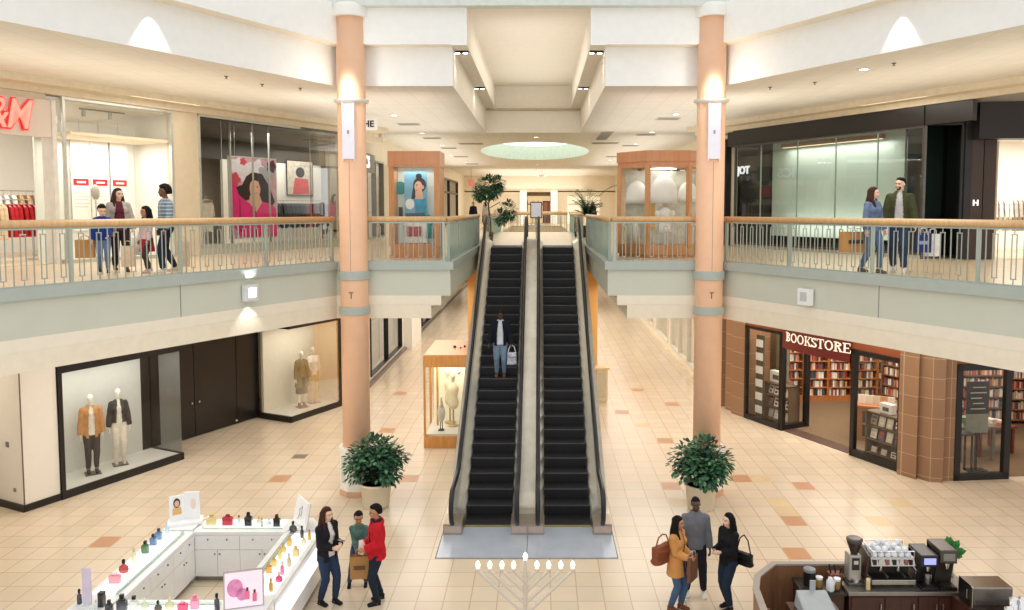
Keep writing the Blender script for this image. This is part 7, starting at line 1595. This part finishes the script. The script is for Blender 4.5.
area('lower_fill', (-4.2, 25, 4.1), 3.5, 10, 260, LS); area('lower_fill', (4.2, 25, 4.1), 3.5, 10, 260, LS)  # unseen panels added beneath the slab, which blocks the light from above
area('lower_fill', (0, 42, 4.1), 11, 20, 980, LS); area('lower_fill', (0, 66, 4.1), 11, 14, 450, LS)
for s_ in (-1, 1):
    area('wing_fill_lower', (s_*8.3, 17.6, 4.1), 2.5, 9, 190, LS, (0, 0, -s_*math.radians(26)))  # added fill for the lower level under each wing slab
    area('wing_light_upper', (s_*7.7, 17.2, 9.55), 1.6, 9, 170, LW, (0, 0, -s_*math.radians(26)))
    area('wing_ceiling_fill', (s_*8.2, 17.6, 8.7), 2.5, 10, 45, LW, (PI, 0, s_*math.radians(26)))  # upward fill added for the wing ceiling, not a real fitting
p = at(LM, -1, 3, 9.2); area('shop_light', p, 5, 3, 190, LS, (0, 0, AL))
p = at(LM, 1.9, .8, 8.5); area('shop_light', p, 2, .8, 40, LS, (0, 0, AL))
p = at(LM, 7.5, 3, 9.2); area('shop_light', p, 5, 3, 70, LS, (0, 0, AL)); p = at(LM, 12, 4.0, 9.2); area('shop_light', p, 4, .8, 70, LS, (0, 0, AL))
p = at(LM, 6.65, .25, 9.1); area('shop_light', p, 2, .3, 18, LS, (0, 0, AL))
p = at(RM, -5.8, .5, 8.7); area('shop_light', p, 4, .4, 32, LS, (0, 0, -AL))
p = at(RM, -5.8, .3, 6.2); area('shop_light', p, 4, .4, 16, LS, (math.radians(100), 0, -AL))
p = RC @ Vector((4, 2.5, 8.8)); area('shop_light', p, 3.5, 3, 200, LS)
p = at(LM, 1.7, .5, 2.95); area('display_light', p, 2.8, .5, 28, LS, (0, 0, AL))
p = at(LM, 8.7, .5, 2.95); area('display_light', p, 2.2, .5, 22, LW, (0, 0, AL))
p = at(LM, -3, 1.5, 4.0); area('display_light', p, 3, 2, 60, LW, (0, 0, AL))
area('book_light', (10.2, 25, 3.85), 4, 5, 230, LW); area('book_light', (13, 22.5, 3.85), 4, 4, 160, LW)
p = at(RMb, -3.4, 1.3, 3.85); area('book_light', p, 2.5, 1.5, 70, LW); p = at(RMb, -7.4, 1., 3.85); area('book_light', p, 1.6, 1.2, 50, LW)
for x in (-8.6, 8.6): area('corridor_shop_light', (x, 38, 9.1), 3, 14, 150, LS); area('corridor_shop_light', (x, 42, 3.3), 3, 20, 150, LS)
area('corridor_shop_light', (-8.6, 55, 9.1), 3, 14, 150, LS)
area('kiosk_light', (3.5, 20.9, F+2.3), 1.2, .6, 4, LS); area('kiosk_light', (-3., 20.75, F+2.3), .9, .3, 5, LS); area('kiosk_light', (-2.4, 23.2, 2.25), .8, 1.8, 12, LW)
# wall washers under the ledges, bowls on the columns, the lit fascia light
for s_ in (-1, 1):
    d = Vector((3.5, 6.5, 0)).normalized(); nx_ = Vector((d.y, -d.x, 0)); q = Vector((-7.17, 14.03, 10.5))
    q = Vector((-8.1, 12.3, 10.52))+d*2.65+nx_*.2; t_ = q-nx_*.12-Vector((0, 0, 1))
    q.x *= -s_; t_.x *= -s_; spot('ledge_spot', q, t_, 42, math.radians(62), LS, .03, .25)
    for x, y in ((s_*1.62, 19.5), (s_*1.62, 25)): spot('ledge_spot', (x, y, 10.5), (s_*1.8, y, 9.6), 12, math.radians(70), LS, .03)
    l_ = bpy.data.lights.new('bowl_lamp', 'POINT'); l_.energy = 22; l_.color = LW; l_.shadow_soft_size = .1; o = bpy.data.objects.new('bowl_lamp', l_); col.objects.link(o); o.location = ((-4.13 if s_ < 0 else 4.25), 17.98, 9.62)
nx_ = Vector((.88, -.474, 0)); q = Vector((-5.83, 16.41, 5.06))+nx_*.14
for dz in (1, -1): spot('fascia_spot', q+Vector((0, 0, .19*dz)), q+Vector((0, 0, dz))-nx_*.16, 14, math.radians(85), WHITE, .03, .5)
